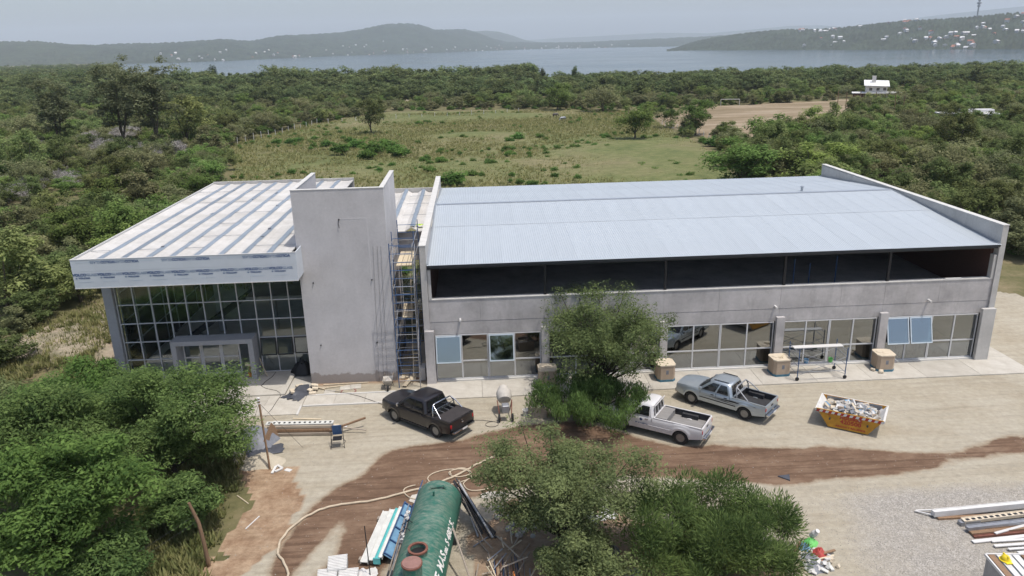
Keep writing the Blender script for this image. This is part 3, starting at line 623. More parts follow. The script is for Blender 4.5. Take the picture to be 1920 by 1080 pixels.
bays = [(-2.71, 3.63), (4.09, 10.78), (11.27, 17.86), (18.39, 24.27), (24.80, 30.64)]
opened = {(0, 0): {0: -.25}, (0, 1): {0: -.24}, (4, 0): {0: -.30, 1: -.30}}
for bi, (a, b) in enumerate(bays):
    m = (a+b)/2
    window(hall, a+.01, m-.01, .16, 1.33, 3.03, 42.03, opened.get((bi, 0), {})); window(hall, m+.01, b-.01, .16, 1.33, 3.03, 42.03, opened.get((bi, 1), {}))
    B('window_sill', 'sill', hall, a+.005, b-.005, 41.84, 42.1, .0, .155, .012)
# upper storey: posts, eave beam, floor slab, brick inside
for x in (3.93, 11.09, 18.28, 24.65): B('steel_post', 'black_metal', hall, x-.07, x+.07, 42.08, 42.22, 5.30, 7.3)
B('eave_beam', 'dark_steel', hall, XL1+.01, XR0-.01, 42.02, 42.2, 7.14, 7.36)
B('floor_slab', 'concrete', hall, XL1+.002, XR0-.002, 42.32, 65.7, 3.6, 3.9)
B('ground_floor', 'concrete', hall, XL1+.003, XR0-.003, 42.32, 65.7, -.05, .12)
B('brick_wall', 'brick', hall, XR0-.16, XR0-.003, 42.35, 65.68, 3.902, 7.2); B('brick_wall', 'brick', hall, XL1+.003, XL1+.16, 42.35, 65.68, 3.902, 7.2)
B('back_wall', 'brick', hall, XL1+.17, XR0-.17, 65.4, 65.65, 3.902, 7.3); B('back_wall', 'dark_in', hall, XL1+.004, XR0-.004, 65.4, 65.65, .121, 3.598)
for x in (XL1+.02, XR0-.2): B('opening_jamb', 'concrete_pale', hall, x, x+.18, 41.96, 42.3, 5.302, 6.75 if x > 0 else 7.1)
for x in np.linspace(0.5, 29, 5): B('interior_column', 'dark_in', hall, x-.15, x+.15, 50, 50.3, .12, 3.6)
for (x, h) in ((19.9, 1.6), (20.9, 1.3), (22.6, 1.7)): TP('prop', 'tube_blue', hall, (x, 44.5, 3.9), (x, 44.5, 4.6+h), .035)
# roof trusses (rafters) under the sheets
def roofz(y): return 7.45+(y-41.8)*(8.46-7.45)/(54.2-41.8) if y <= 54.2 else 8.46-(y-54.2)*(8.46-7.52)/(66-54.2)
for x in (3.93, 11.09, 18.28, 24.65):
    for y0, y1 in ((42.25, 54.2), (54.2, 65.3)):
        MB().prism([(y0, roofz(y0)-.42), (y1, roofz(y1)-.42), (y1, roofz(y1)-.1), (y0, roofz(y0)-.1)], x-.06, x+.06, 'YZ').build('rafter', 'dark_steel', hall, True)
# corrugated sheets: one mesh per row, shared by all sheets of that row
NS = 31; sw = (XR0-XL1-.06)/NS
def corr(y0, y1, lift):
    mb = MB(); n = 33; vs = []; fs = []
    for k in range(n):
        x = sw*1.004*k/(n-1); dz = .011*math.cos(k/(n-1)*math.pi*2*8)
        vs += [(x, 0, dz+lift+roofz(y0)-7.45), (x, y1-y0, dz+lift+roofz(y1)-7.45)]
    fs = [(2*k, 2*k+2, 2*k+3, 2*k+1) for k in range(n-1)]
    mb.add(vs, fs); return mb.mesh('roof_sheet', 'zinc', smooth=180, fix=False)
rows = [(41.72, 48.95, .0), (48.88, 54.22, .012), (54.19, 60.2, .012), (60.1, 66.2, .0)]
for y0, y1, lift in rows:
    me = corr(y0, y1, lift)
    for k in range(NS): link('roof_sheet', me, hall, (XL1+.03+k*sw-14, y0-42, 7.45+float(rng.normal(0, .0012))))
MB().add([(XL1+.03, 54.0, 8.475), (XR0-.03, 54.0, 8.475), (XR0-.03, 54.2, 8.505), (XL1+.03, 54.2, 8.505), (XR0-.03, 54.42, 8.475), (XL1+.03, 54.42, 8.475)], [(0, 1, 2, 3), (3, 2, 4, 5)]).build('ridge_cap', 'zinc_flash', hall, True)
B('gutter', 'dark_steel', hall, XL1+.04, XR0-.04, 41.78, 41.96, 7.28, 7.405)
for x0, x1 in ((XL1+.001, XL1+.12), (XR0-.12, XR0-.001)):
    for y0, y1 in ((41.9, 54.2), (54.2, 66)):
        MB().prism([(y0, roofz(y0)+.02), (y1, roofz(y1)+.02), (y1, roofz(y1)+.05), (y0, roofz(y0)+.05)], x0, x1, 'YZ').build('flashing', 'zinc_flash', hall, True)
MB().lathe([(.09, 8.2), (.09, 8.72), (.15, 8.73), (.15, 8.77), (.04, 8.82)], 12, (24.6, 55.0, 0)).build('vent_pipe', 'zinc_flash', hall, True, smooth=40)
for x, z, y in ((17.8, 4.05, 42.0), (27.3, 4.05, 42.0), (-1.15, 4.02, 42.0)):
    TP('drain_spout', 'white_trim', hall, (x, y+.05, z), (x+.02, y-.32, z-.03), .065)
B('sill_board', 'white_trim', hall, 28.2, 29.2, 42.0, 42.12, 5.302, 5.36)
# ------------------------------------------------------------------ plastered tower
tw = thing('plaster_tower', 'tall blank plastered tower wall standing between the glass front and the hall', 'tower', (-7.75, 42.5, 0))
B('front_wall', 'plaster', tw, -10.35, -5.15, 42.5, 42.74, -.05, 11.88, .012)
B('side_wall', 'plaster', tw, -10.348, -10.12, 42.741, 48.6, -.05, 11.86, .01); B('side_wall', 'plaster', tw, -5.38, -5.152, 42.741, 48.6, -.05, 11.86, .01)
for (a, b, c, d) in ((-10.37, -5.13, 42.48, 42.76), (-10.37, -10.1, 42.762, 48.62), (-5.40, -5.13, 42.762, 48.62)): B('coping', 'sill', tw, a, b, c, d, 11.883 if c < 42.6 else 11.865, 11.92)
M('plaster_patch', (.545, .53, .53), .9, var=.06)
for (a, b, z0, z1) in ((-6.25, -6.17, .7, 10.2), (-7.75, -6.25, 10.14, 10.21)):
    B('patched_chase', 'plaster_patch', tw, a, b, 42.494, 42.51, z0, z1)
for x, z in ((-7.78, 10.15), (-9.6, 6.44), (-6.2, 6.5), (-9.55, 2.52), (-6.2, 2.55)): TP('conduit_stub', 'dark_steel', tw, (x, 42.52, z), (x, 42.44, z), .045)
MB().path([(-7.78, 42.45, 10.12), (-7.82, 42.42, 9.9), (-7.80, 42.46, 9.65)], .015, 5).build('loose_cable', 'black_metal', tw, True)
# ------------------------------------------------------------------ glass pavilion
pv_ = thing('glass_pavilion', 'glass fronted pavilion with folded white roof and printed blue fascia', 'building', (-16.2, 44.45, 0))
PX0, PX1, PY0, PY1 = -22.3, -10.38, 41.0, 65.4
B('floor', 'slab', pv_, -21.95, -10.4, 44.3, 65.2, .0, .14)
B('corner_column', 'grey_paint', pv_, -22.56, -22.0, 44.2, 44.85, -.1, 8.05, .015)
for y in (50.2, 55.6, 61.0, 65.0): B('side_column', 'grey_paint', pv_, -22.3, -21.95, y, y+.35, -.1, 8.05, .01)
B('back_wall', 'plaster', pv_, -21.94, -10.4, 65.05, 65.3, -.1, 1.0)
for k in range(7): B('back_mullion', 'alu_grey', pv_, -21.9+k*1.88-.04, -21.9+k*1.88+.04, 65.1, 65.2, 1.0, 7.5)
for k in range(6):
    for z0, z1 in ((1.05, 4.0), (4.3, 7.4)): MB().box(-21.9+k*1.88+.05, -20.02+k*1.88-.05, 65.14, 65.15, z0, z1).build('pane', 'glass', pv_, True)
B('partition_wall', 'plaster', pv_, -10.62, -10.40, 44.7, 65.0, .14, 8.0)
B('head_beam', 'grey_paint', pv_, -22.0, -10.40, 44.36, 44.6, 7.32, 7.95)
B('side_beam', 'grey_paint', pv_, -22.2, -21.97, 44.9, 65.0, 7.32, 7.95)
B('soffit', 'board_blue', pv_, PX0+.06, -10.16, 41.06, 44.3, 7.10, 7.15)
# fascia boards
for r, (z0, z1, off) in enumerate(((7.09, 8.03, 0.), (8.035, 8.70, 1.15))):
    x = PX0+.0; first = 2.4-off if off else 2.4; xe = -10.07
    while x < xe-.05:
        x2 = min(x+first, xe); first = 2.4
        B('fascia_board', 'board_blue', pv_, x+.002, x2-.002, PY0+float(rng.uniform(0, .004)), PY0+.04, z0, z1); x = x2
B('side_fascia', 'white_trim', pv_, PX0-.02, PX0+.03, PY0+.045, PY1+.2, 7.09, 8.72)
B('end_fascia', 'board_blue', pv_, -10.12, -10.07, PY0+.045, 42.49, 7.09, 8.70)
B('fascia_trim', 'white_trim', pv_, PX0-.02, -10.06, PY0-.012, PY0+.05, 8.703, 8.735); B('fascia_trim', 'white_trim', pv_, PX0-.02, -10.06, PY0-.012, PY0+.05, 7.05, 7.088)
tA, tB, tC = textm('VOLCO', .20, 'print_blue', .001, .010, 1.08), textm('GLASS.', .20, 'print_soft', .001, .003, .98), textm('VOLCAN', .12, 'print_blue', .001, .006, 1.25)
fb = wloc(pv_)
def ptext(me, x, z, flip=False): return link('printed_lettering', me, pv_, Vector((x, PY0-.004, z))-fb, (R(90), R(180) if flip else 0, 0))
dash = MB().box(-.42, .42, -.001, .001, -.007, .007).mesh('printed_line', 'print_pale'); sq = MB().box(-.045, .045, -.001, .001, -.04, .04).mesh('printed_mark', 'print_soft')
for k in range(9):
    x = PX0+.55+k*1.335; 
    ptext(tA, x-.18, 7.84); ptext(tB, x+.50, 7.84); ptext(tC, x+.05, 7.66)
    link('printed_line', dash, pv_, Vector((x+.1, PY0-.004, 7.44))-fb); link('printed_mark', sq, pv_, Vector((x-.37, PY0-.004, 7.66))-fb)
for x in (PX0+1.75, PX0+3.05, PX0+5.6, PX0+6.9, PX0+10.0, PX0+11.3): ptext(tA, x+.25, 8.55, True); ptext(tB, x-.43, 8.55, True)
for x in (PX0+.7, PX0+4.1, PX0+8.0, PX0+8.9): link('printed_line', dash, pv_, Vector((x, PY0-.004, 8.55))-fb)
# folded roof: gull-wing beams with grey caps over the joints
def vbeam(w, L, dep):
    h = w/2; pr = [(-h+.03, 0), (-h*.36, -dep), (h*.36, -dep), (h-.03, 0), (h-.03, -.07), (h*.34, -dep-.09), (-h*.34, -dep-.09), (-h+.03, -.07)]
    mb = MB(); n = len(pr)
    vs = [(x, 0, z) for x, z in pr]+[(x, L, z) for x, z in pr]
    fs = [(i, (i+1) % n, n+(i+1) % n, n+i) for i in range(n)]+[(0, 1, 6, 7), (1, 2, 5, 6), (2, 3, 4, 5)]+[(n+7, n+6, n+1, n), (n+6, n+5, n+2, n+1), (n+5, n+4, n+3, n+2)]
    return mb.add(vs, fs)
def cap(L, wd, seed):
    rs = np.random.default_rng(seed); n = 26; vs = []; o0 = rs.normal(0, .03)
    for i in range(n):
        y = L*i/(n-1); a = wd*(1+rs.normal(0, .07)); b = wd*(1+rs.normal(0, .07)); s = o0+rs.normal(0, .008); l = rs.uniform(0, .02)
        vs += [(-a+s, y, -.035+l), (-a*.4+s, y, .018+l), (b*.4+s, y, .018+l), (b+s, y, -.035+l)]
    fs = [(4*i+k, 4*i+k+1, 4*i+k+5, 4*i+k+4) for i in range(n-1) for k in range(3)]
    return MB().add(vs, fs)
NB = 9; bw = (PX1-PX0-.05)/NB; me = vbeam(bw, PY1-PY0-.1, .085).mesh('roof_beam', 'roof_white')
for k in range(NB):
    x = PX0+.05+bw*(k+.5); yend = 0
    link('roof_beam', me, pv_, Vector((x, PY0+.06, 8.62))-fb)
    if k: cap(PY1-PY0-.15, .17, 60+k).build('joint_cap', 'membrane', pv_, loc=Vector((x-bw/2, PY0+.08, 8.63))-fb, smooth=30)
    for y in (43.2, 46.0, 49.5, 53, 57, 61.5):
        if rng.random() < .45: BP('bracing_rod', 'tube_grey', pv_, (x, y, 8.63), (bw*.9, .03, .02))
for k in range(16):   # torn or lifted pieces of membrane
    x = PX0+.05+bw*rng.integers(1, NB); y = rng.uniform(42, 62); BP('membrane_scrap', 'tarp' if k % 2 else 'membrane', pv_, (x+rng.normal(0, .05), y, 8.656), (rng.uniform(.10, .22), rng.uniform(.2, .6), .008), (0, 0, rng.normal(0, .2)))
B('back_parapet', 'concrete_pale', pv_, PX0, PX1, PY1, PY1+.18, 7.0, 8.78)
# curtain wall
YG = 44.45; mx = [-21.93+1.03*k for k in range(12)]; zz = [.15, 1.27, 2.45, 3.66, 4.88, 6.1, 7.32]
PXa, PXb, PZ = -18.72, -13.82, 2.78
ends = mx[:-1]+[-10.40]
for k, x in enumerate(ends):
    z0 = PZ if PXa-.05 < x < PXb+.02 else .15
    B('mullion', 'alu_grey', pv_, x-.03, x+.03, YG-.07, YG+.05, z0, 7.32)
for j, z in enumerate(zz):
    for k in range(len(ends)-1):
        a, b = ends[k], ends[k+1]
        if z < PZ-.05 and b > PXa and a < PXb: continue
        BP('transom', 'alu_grey', pv_, ((a+b)/2, YG-.01, z), (b-a-.062, .1, .055))
for j in range(6):
    for k in range(len(ends)-1):
        a, b = ends[k], ends[k+1]
        if zz[j] < PZ-.2 and b > PXa+.05 and a < PXb-.05: continue
        z0, z1 = zz[j]+.03, zz[j+1]-.03
        if j == 2 and b > PXa+.05 and a < PXb-.05: z0 = PZ+.02
        if j == 1 and k >= len(ends)-4:
            ang = -.16 if k < len(ends)-2 else 0.; rot = Matrix.Rotation(ang, 3, 'X'); hp = Vector(((a+b)/2, YG-.05, z1)); s = MB()
            for bx in ((a+.04, b-.04, YG-.10, YG-.055, z1-.06, z1), (a+.04, b-.04, YG-.10, YG-.055, z0, z0+.06), (a+.04, a+.09, YG-.10, YG-.055, z0+.06, z1-.06), (b-.09, b-.04, YG-.10, YG-.055, z0+.06, z1-.06)): s.box(*bx, rot=rot, c=hp)
            sa = s.build('sash', 'black_metal', pv_, True); sa['label'] = 'black framed top hung sash'
            MB().box(a+.085, b-.085, YG-.085, YG-.077, z0+.055, z1-.055, rot=rot, c=hp).build('pane', 'glass', sa, True)
        else: MB().box(a+.03, b-.03, YG-.004, YG+.004, z0, z1).build('pane', 'glass', pv_, True)
ye = [44.9, 46.9, 48.9, 50.9, 52.9, 54.9, 56.9, 58.9, 60.9, 62.9, 64.95]
for y in ye: B('side_mullion', 'alu_grey', pv_, -21.98, -21.90, y-.03, y+.03, .15, 7.32)
for z in (.15, 1.9, 3.66, 5.5, 7.3): B('side_transom', 'alu_grey', pv_, -21.97, -21.905, 44.94, 64.9, z-.03, z+.03)
for a, b in zip(ye[:-1], ye[1:]):
    for z0, z1 in ((.18, 1.87), (1.93, 3.63), (3.69, 5.47), (5.53, 7.27)): MB().box(-21.944, -21.936, a+.03, b-.03, z0, z1).build('pane', 'glass', pv_, True)
# stair inside: two dark stringers with treads and a landing
for y in (47.0, 48.4):
    MB().prism([(-21.2, .15), (-20.8, .15), (-15.0, 4.1), (-15.0, 4.45)], y, y+.08, 'XZ').build('stair_stringer', 'dark_steel', pv_, True)
for k in range(20): BP('stair_tread', 'dark_steel', pv_, (-20.9+k*.29, 47.74, .35+k*.197), (.28, 1.3, .04))
B('stair_landing', 'concrete', pv_, -15.0, -10.65, 46.9, 49.5, 4.1, 4.3); B('gallery_floor', 'concrete', pv_, -21.8, -10.65, 57, 65, 4.0, 4.25)
for x in (-18.6, -14.8): B('inner_column', 'grey_paint', pv_, x-.2, x+.2, 52.0, 52.4, .14, 7.9)
# entrance portal with white doors
po = MB(); po.box(PXa, PXb, 43.3, YG-.08, 2.5, 2.78); po.box(PXa, PXa+.3, 43.3, YG-.08, .15, 2.499); po.box(PXb-.3, PXb, 43.3, YG-.08, .15, 2.499)
po.build('entrance_portal', 'grey_paint', pv_, True)
dx = [PXa+.32, -17.25, -16.15, -16.0, -14.95, PXb-.32]
for a, b, kind in ((PXa+.32, -17.3, 0), (-17.28, -16.1, 1), (-16.08, -14.95, 1), (-14.93, PXb-.32, 2)):
    y = YG-.15
    if kind == 2: continue
    f = MB(); t = .09
    f.box(a, b, y-.03, y+.03, 2.36, 2.47); f.box(a, b, y-.03, y+.03, .16, .32); f.box(a, a+t, y-.03, y+.03, .32, 2.36); f.box(b-t, b, y-.03, y+.03, .32, 2.36); f.box(a+t, b-t, y-.028, y+.028, 1.30, 1.39)
    d = f.build('door', 'alu_white', pv_, True)
    MB().box(a+t, b-t, y-.005, y+.005, .32, 1.30).build('pane', 'glass', d, True); MB().box(a+t, b-t, y-.005, y+.005, 1.39, 2.36).build('pane', 'glass', d, True)
    TP('door_handle', 'chrome', d, (b-.14, y-.06, 1.0), (b-.14, y-.06, 1.6), .018)
f = MB(); rot = Matrix.Rotation(R(-75), 3, 'Z'); c = Vector((PXb-.34, YG-.15, 1.3))
for bx in ((-14.93, PXb-.34, YG-.18, YG-.12, 2.36, 2.47), (-14.93, PXb-.34, YG-.18, YG-.12, .16, .32), (-14.93, -14.84, YG-.18, YG-.12, .32, 2.36), (PXb-.43, PXb-.34, YG-.18, YG-.12, .32, 2.36)): f.box(*bx, rot=rot, c=c)
d = f.build('open_door', 'alu_white', pv_, True); MB().box(-14.84, PXb-.43, YG-.155, YG-.145, .32, 2.36, rot=rot, c=c).build('pane', 'glass', d, True)
ps = B('porch_slab', 'slab', None, -21.9, -11.62, 40.98, 44.3, -.05, .15, .01); tag(ps, kind='structure')
ps = B('porch_margin', 'slab', None, -11.6, -10.37, 41.02, 44.35, -.05, .05); tag(ps, kind='structure')
# recess between tower and hall
rc = thing('link_block', 'narrow recessed link with folded roof between tower and hall', 'building', (-4.2, 48.6, 0)); fr = wloc(rc)
B('block_wall', 'concrete', rc, -5.14, -3.32, 48.62, 48.85, 5.9, 7.82); B('link_floor', 'concrete', rc, -5.14, -3.32, 42.8, 48.6, -.05, .04)
for x in (-5.1, -4.23, -3.36): B('mullion', 'alu_grey', rc, x-.03, x+.03, 48.66, 48.74, .04, 5.9)
for j in range(5):
    z0 = .05+j*1.17
    for a, b in ((-5.07, -4.26), (-4.2, -3.39)): MB().box(a, b, 48.69, 48.70, z0+.03, z0+1.14).build('pane', 'glass', rc, True)
    B('transom', 'alu_grey', rc, -5.12, -3.34, 48.65, 48.66, z0+1.15, z0+1.19)
B('back_parapet', 'concrete_pale', rc, -10.0, -3.33, 62.0, 62.15, 7.3, 8.32)
me2 = vbeam(1.36, 13.6, .26).mesh('roof_beam', 'roof_white')
for k in range(5): link('roof_beam', me2, rc, Vector((-3.55-1.36*k, 48.3 if k < 2 else 48.9, 8.22))-fr)
for k in range(5): cap(13.3, .15, 90+k).build('joint_cap', 'membrane', rc, loc=Vector((-4.23-1.36*k, 48.45 if k < 1 else 49, 8.23))-fr, smooth=30)
for y in (52, 56, 59): BP('bracing_rod', 'tube_grey', rc, (-4.2, y, 8.24), (1.8, .03, .02))
# ------------------------------------------------------------------ scaffold tower in the gap
sc = thing('scaffold_tower', 'tall blue tube scaffold in the gap between tower and hall', 'scaffold', (-4.3, 43.5, 0))
for yi, (y, top) in enumerate(((41.42, 8.9), (43.05, 9.2), (46.6, 9.1))):
    for x in (-4.95, -3.68): TP('standard', 'tube_blue' if (x < -4 or yi) else 'tube_grey', sc, (x, y, 0), (x+.0, y, top), .026)
    for k in range(18):
        z = .45+k*.49
        if z < top-.1: TP('rung', 'tube_blue' if k % 3 else 'tube_grey', sc, (-4.93, y, z), (-3.70, y, z), .018)
for x in (-4.95, -3.68):
    for z in (2.0, 4.0, 6.0, 7.6, 8.6): TP('ledger', 'tube_grey', sc, (x, 41.42, z), (x, 46.6, z), .022)
    for k in range(4): TP('brace', 'tube_grey', sc, (x+.03, 41.45 if k % 2 else 43.0, .5+2*k), (x+.03, 43.0 if k % 2 else 41.45, 2.4+2*k), .02)
for k in range(3): BP('plank', 'wood_pale', sc, (-4.72+k*.31, 45.3, 6.95), (.28, 3.3, .05))
for k in range(2): BP('plank', 'wood_pale', sc, (-4.5+k*.31, 43.9, 4.05), (.28, 2.6, .05), (0, 0, .05))
lad = thing('ladder', 'pale wooden ladder leaning inside the scaffold beside the hall corner', 'ladder', (-4.0, 42.6, 0))
for x in (-4.15, -3.8): TP('rail', 'wood_pale', lad, (x, 42.4, 0), (x+.05, 44.4, 6.2), .03)
for k in range(14): 
    q = (k+.7)/14.6; BP('rung', 'wood_pale', lad, (-3.975+.05*q, 42.4+2*q, 6.2*q), (.36, .03, .03))
for k, (x, y, rz) in enumerate(((-4.85, 44.9, .02), (-4.55, 45.0, -.03), (-4.25, 44.5, .05), (-4.0, 43.6, -.3))):
    o = MB().box(-.13, .13, -2.2, 2.2, 0, .05).build('plank', 'wood_pale', None, loc=(x, y-.1, .045+.02*k), rot=(0, 0, rz)); bevel(o.data, .006)
    tag(o, 'pale timber plank lying on the ground in the gap under the scaffold', 'plank', 'planks on the ground in the gap')
gb = B('stacked_block', 'concrete', None, -3.75, -3.4, 42.2, 42.9, 0.041, .9, .02); tag(gb, 'grey concrete block stack standing against the hall corner in the gap', 'block')
vst = thing('safety_vest', 'yellow high visibility vest lying on the link roof by the hall wall', 'vest', (-3.72, 49.2, 8.1))
vm = MB(); 
for i in range(5):
    for j in range(4): pass
g = [[(.11*(i-2), .12*(j-1.5), .06+.05*math.sin(i*2.1+j*1.3)) for i in range(5)] for j in range(4)]
vm.add([p for r_ in g for p in r_], [(j*5+i, j*5+i+1, (j+1)*5+i+1, (j+1)*5+i) for j in range(3) for i in range(4)]); vm.build('cloth', 'hi_vis', vst, smooth=180)
MB().box(-.2, .2, -.02, .02, .09, .13).build('reflective_band', 'white_trim', vst)
# ------------------------------------------------------------------ pickup trucks (x forward, y left, z up)
def pickup(name, label, front, rear, P):
    """front/rear: ground contact points of the two left wheels"""
    f, r_ = Vector((*front, 0)), Vector((*rear, 0)); d = (f-r_).normalized(); left = Vector((-d.y, d.x, 0)); tr = P.get('track', 1.56)
    wb = (f-r_).length; xr = P['xr']; xf = xr+wb
    org = r_-left*(tr/2+.06)-d*xr
    t = thing(name, label, 'pickup truck', org, math.atan2(d.y, d.x))
    W = P['w']/2; paint = P['paint']; x0, x1 = P['x0'], P['x1']; belt = P['belt']; zb = .42; Ra = .44; hoodx = P['hoodx']; cabr = P['cabr']; hz0, hz1 = P['hood']
    N = 72; xs_ = [x0+(x1-x0)*i/(N-1) for i in range(N)]
    # snap columns to arch edges and cab end for crisp lines
    for tgt in (xr-Ra, xr+Ra, xf-Ra, xf+Ra, cabr, hoodx): 
        k = min(range(1, N-1), key=lambda i: abs(xs_[i]-tgt)); xs_[k] = tgt
    def bot(x):
        z = zb+.10*max(0, (x-(x1-.55))/.55)+.12*max(0, ((x0+.55)-x)/.55)
        for xa in (xr, xf):
            q = Ra*Ra-(x-xa)**2
            if q >= 0: z = max(z, .36+math.sqrt(q))
        return z
    def top(x):
        if x >= hoodx:
            q = (x-hoodx)/(x1-hoodx); return belt+(hz0-belt)*min(1, q*6)+(hz1-hz0)*q**2.0
        return belt if x >= cabr else P['bedtop']
    def half(x):
        q = 1.0
        if x > xf: q -= .17*((x-xf)/(x1-xf))**2.4
        if x < xr: q -= .035*((xr-x)/(xr-x0))**2
        return W*q
    mb = MB(); T_ = 7
    for s in (1, -1):
        b0 = len(mb.v)
        vs = []
        for x in xs_:
            a, c = bot(x), top(x); h_ = half(x)
            for j in range(T_):
                q = j/(T_-1); z = a+(c-a)*q
                yy = h_*(.955+.045*math.sin(math.pi*min(1, .18+q*.8)))-(.045 if q > .99 else 0)
                ar = min(abs(x-xr), abs(x-xf)); yy += (.035 if ar < Ra+.05 and q < .35 else 0)
                vs.append((x, s*yy, z))
        mb.add(vs, [(i*T_+j, (i+1)*T_+j, (i+1)*T_+j+1, i*T_+j+1) for i in range(N-1) for j in range(T_-1)])
    # inner arch lips / underside
    for s in (1, -1):
        vs = []
        for x in xs_: vs += [(x, s*half(x)*.96, bot(x)), (x, s*(half(x)-.42), bot(x))]
        mb.add(vs, [(2*i, 2*i+2, 2*i+3, 2*i+1) for i in range(N-1)])
    # bonnet
    hx = [x for x in xs_ if x >= hoodx]; vs = []; K = 9
    for x in hx:
        h_ = half(x)*.955-.045
        for j in range(K):
            v = -1+2*j/(K-1); vs.append((x, h_*v, top(x)+.055*(1-v*v)+(.02 if abs(v) < .6 else 0)))
    mb.add(vs, [(i*K+j, (i+1)*K+j, (i+1)*K+j+1, i*K+j+1) for i in range(len(hx)-1) for j in range(K-1)])
    # nose
    h_ = half(x1)*.955; nb = bot(x1); nt_ = top(x1)
    pr = [(x1, nt_+.0), (x1+.05, nt_-.10), (x1+.07, nt_-.3), (x1+.05, nb+.05), (x1, nb)]
    vs = [];
    for x, z in pr:
        for j in range(7):
            v = -1+2*j/6; vs.append((x-.10*abs(v)**3, h_*v, z+(.05*(1-v*v) if z == nt_ else 0)))
    mb.add(vs, [(i*7+j, i*7+j+1, (i+1)*7+j+1, (i+1)*7+j) for i in range(4) for j in range(6)])
    # cowl deck between bonnet and cab
    mb.box(cabr+.02, hoodx+.03, -W+.08, W-.08, belt-.06, belt-.003)
    # bed: rims, inner walls, floor, bulkhead
    bt = P['bedtop']; bf = .78; th = .075; bx0 = x0+.07; bx1 = cabr-.03
    for s in (1, -1): mb.box(x0+.01, bx1, s*(W-.05)-(th if s > 0 else 0), s*(W-.05)+(0 if s > 0 else th), bt-.30, bt+.006)
    mb.box(bx1-.05, bx1+.02, -W+.06, W-.06, .55, bt+.004)
    mb.box(cabr-.03, cabr+.05, -W+.1, W-.1, .5, belt-.05)
    bd = mb.build('body', paint, t, smooth=38)
    tg = MB(); hh = half(x0)*.955; tg.box(x0-.012, x0+.06, -hh, hh, .62, bt+.004); g = tg.build('tailgate', paint, t); bevel(g.data, .02, 2)
    BP('tailgate_handle', 'black_metal', g, (x0-.02, .0, bt-.18), (.02, .22, .07), world=False)
    ln = MB(); ww = W-.13
    ln.box(bx0, bx1-.06, -ww, ww, bf-.03, bf, 1)
    for s in (1, -1): ln.box(bx0, bx1-.06, s*ww-.02, s*ww+.02, bf, bt-.015, 0); ln.box(xr-.42, xr+.42, s*(ww-.2)-(0 if s > 0 else .0), s*(ww-.02), bf, bf+.22, 0) if s > 0 else ln.box(xr-.42, xr+.42, s*(ww-.02), s*(ww-.2), bf, bf+.22, 0)
    ln.box(bx0-.01, bx0+.02, -ww, ww, bf, bt-.015, 0); ln.box(bx1-.1, bx1-.06, -ww, ww, bf, bt-.015, 0)
    ln.build('bed_liner', ['bed_liner', P.get('floor', 'bed_liner')], t)
    ch = MB().box(x0+.15, x1-.25, -W+.32, W-.32, .32, .56).build('chassis', 'black_metal', t)
    # cab greenhouse
    rz = P['roof']; wx0, wx1 = hoodx+.02, P['wtop']; rx = P['rtop']; cx = cabr
    rings = [(belt-.02, wx0, cx, W-.06), (belt+.22*(rz-belt), wx0+(wx1-wx0)*.25, cx+(rx-cx)*.2, W-.09), (belt+.6*(rz-belt), wx0+(wx1-wx0)*.64, cx+(rx-cx)*.6, W-.16), (rz-.07, wx1+.03, rx-.02, W-.225), (rz-.015, wx1-.08, rx+.07, W-.29), (rz+.012, wx1-.08-.18*(wx1-rx), rx+.07+.15*(wx1-rx), W-.45)]
    vs = []; n = 12
    for z, xa, xb, hw in rings:
        cr = min(.10, .13*(xa-xb))
        pts = [(xa, -hw*.55), (xa, 0), (xa, hw*.55), (xa-cr, hw-.03), (xa-2.2*cr, hw), ((xa+xb)/2, hw+.012), (xb+cr, hw), (xb, hw-cr), (xb, 0), (xb, -hw+cr), (xb+cr, -hw), ((xa+xb)/2, -hw-.012), (xa-2.2*cr, -hw), (xa-cr, -hw+.03)]
        vs += [(x+(.06 if abs(y) < hw*.5 and x == xa and abs(y) < .01 else (.045 if x == xa else 0)), y, z) for x, y in pts]
    n = 14; cb = MB(); cb.add(vs, [(k*n+i, k*n+(i+1) % n, (k+1)*n+(i+1) % n, (k+1)*n+i) for k in range(len(rings)-1) for i in range(n)]+[tuple(range(5*n, 6*n))])
    cab = cb.build('cab', paint, t, smooth=35)
    def ringat(z):
        for (z0, a0, b0, h0), (z1, a1, b1, h1) in zip(rings[:-1], rings[1:]):
            if z0 <= z <= z1: q = (z-z0)/(z1-z0); return a0+(a1-a0)*q, b0+(b1-b0)*q, h0+(h1-h0)*q
    zl, zh = belt+.035, rz-.115
    # windscreen, rear window
    xa0, xb0, h0 = ringat(zl); xa1, xb1, h1 = ringat(zh)
    zlev = [zl+(zh-zl)*i/5 for i in range(6)]
    def strip(fn, m, name):
        vs = [p for z in zlev for p in fn(z)]; k = len(vs)//6
        MB().add(vs, [(j*k+i, j*k+i+1, (j+1)*k+i+1, (j+1)*k+i) for j in range(5) for i in range(k-1)]).build(name, m, cab, smooth=180)
    def ws(z):
        a, b, h = ringat(z); return [(a-.10+.03, -h+.06, z), (a+.062, -h*.55, z), (a+.078, 0, z), (a+.062, h*.55, z), (a-.10+.03, h-.06, z)]
    strip(ws, 'car_glass', 'windscreen')
    def rw(z):
        a, b, h = ringat(z); return [(b-.02, -h+.17, z), (b-.02, 0, z), (b-.02, h-.17, z)]
    strip(rw, 'car_glass', 'rear_window')
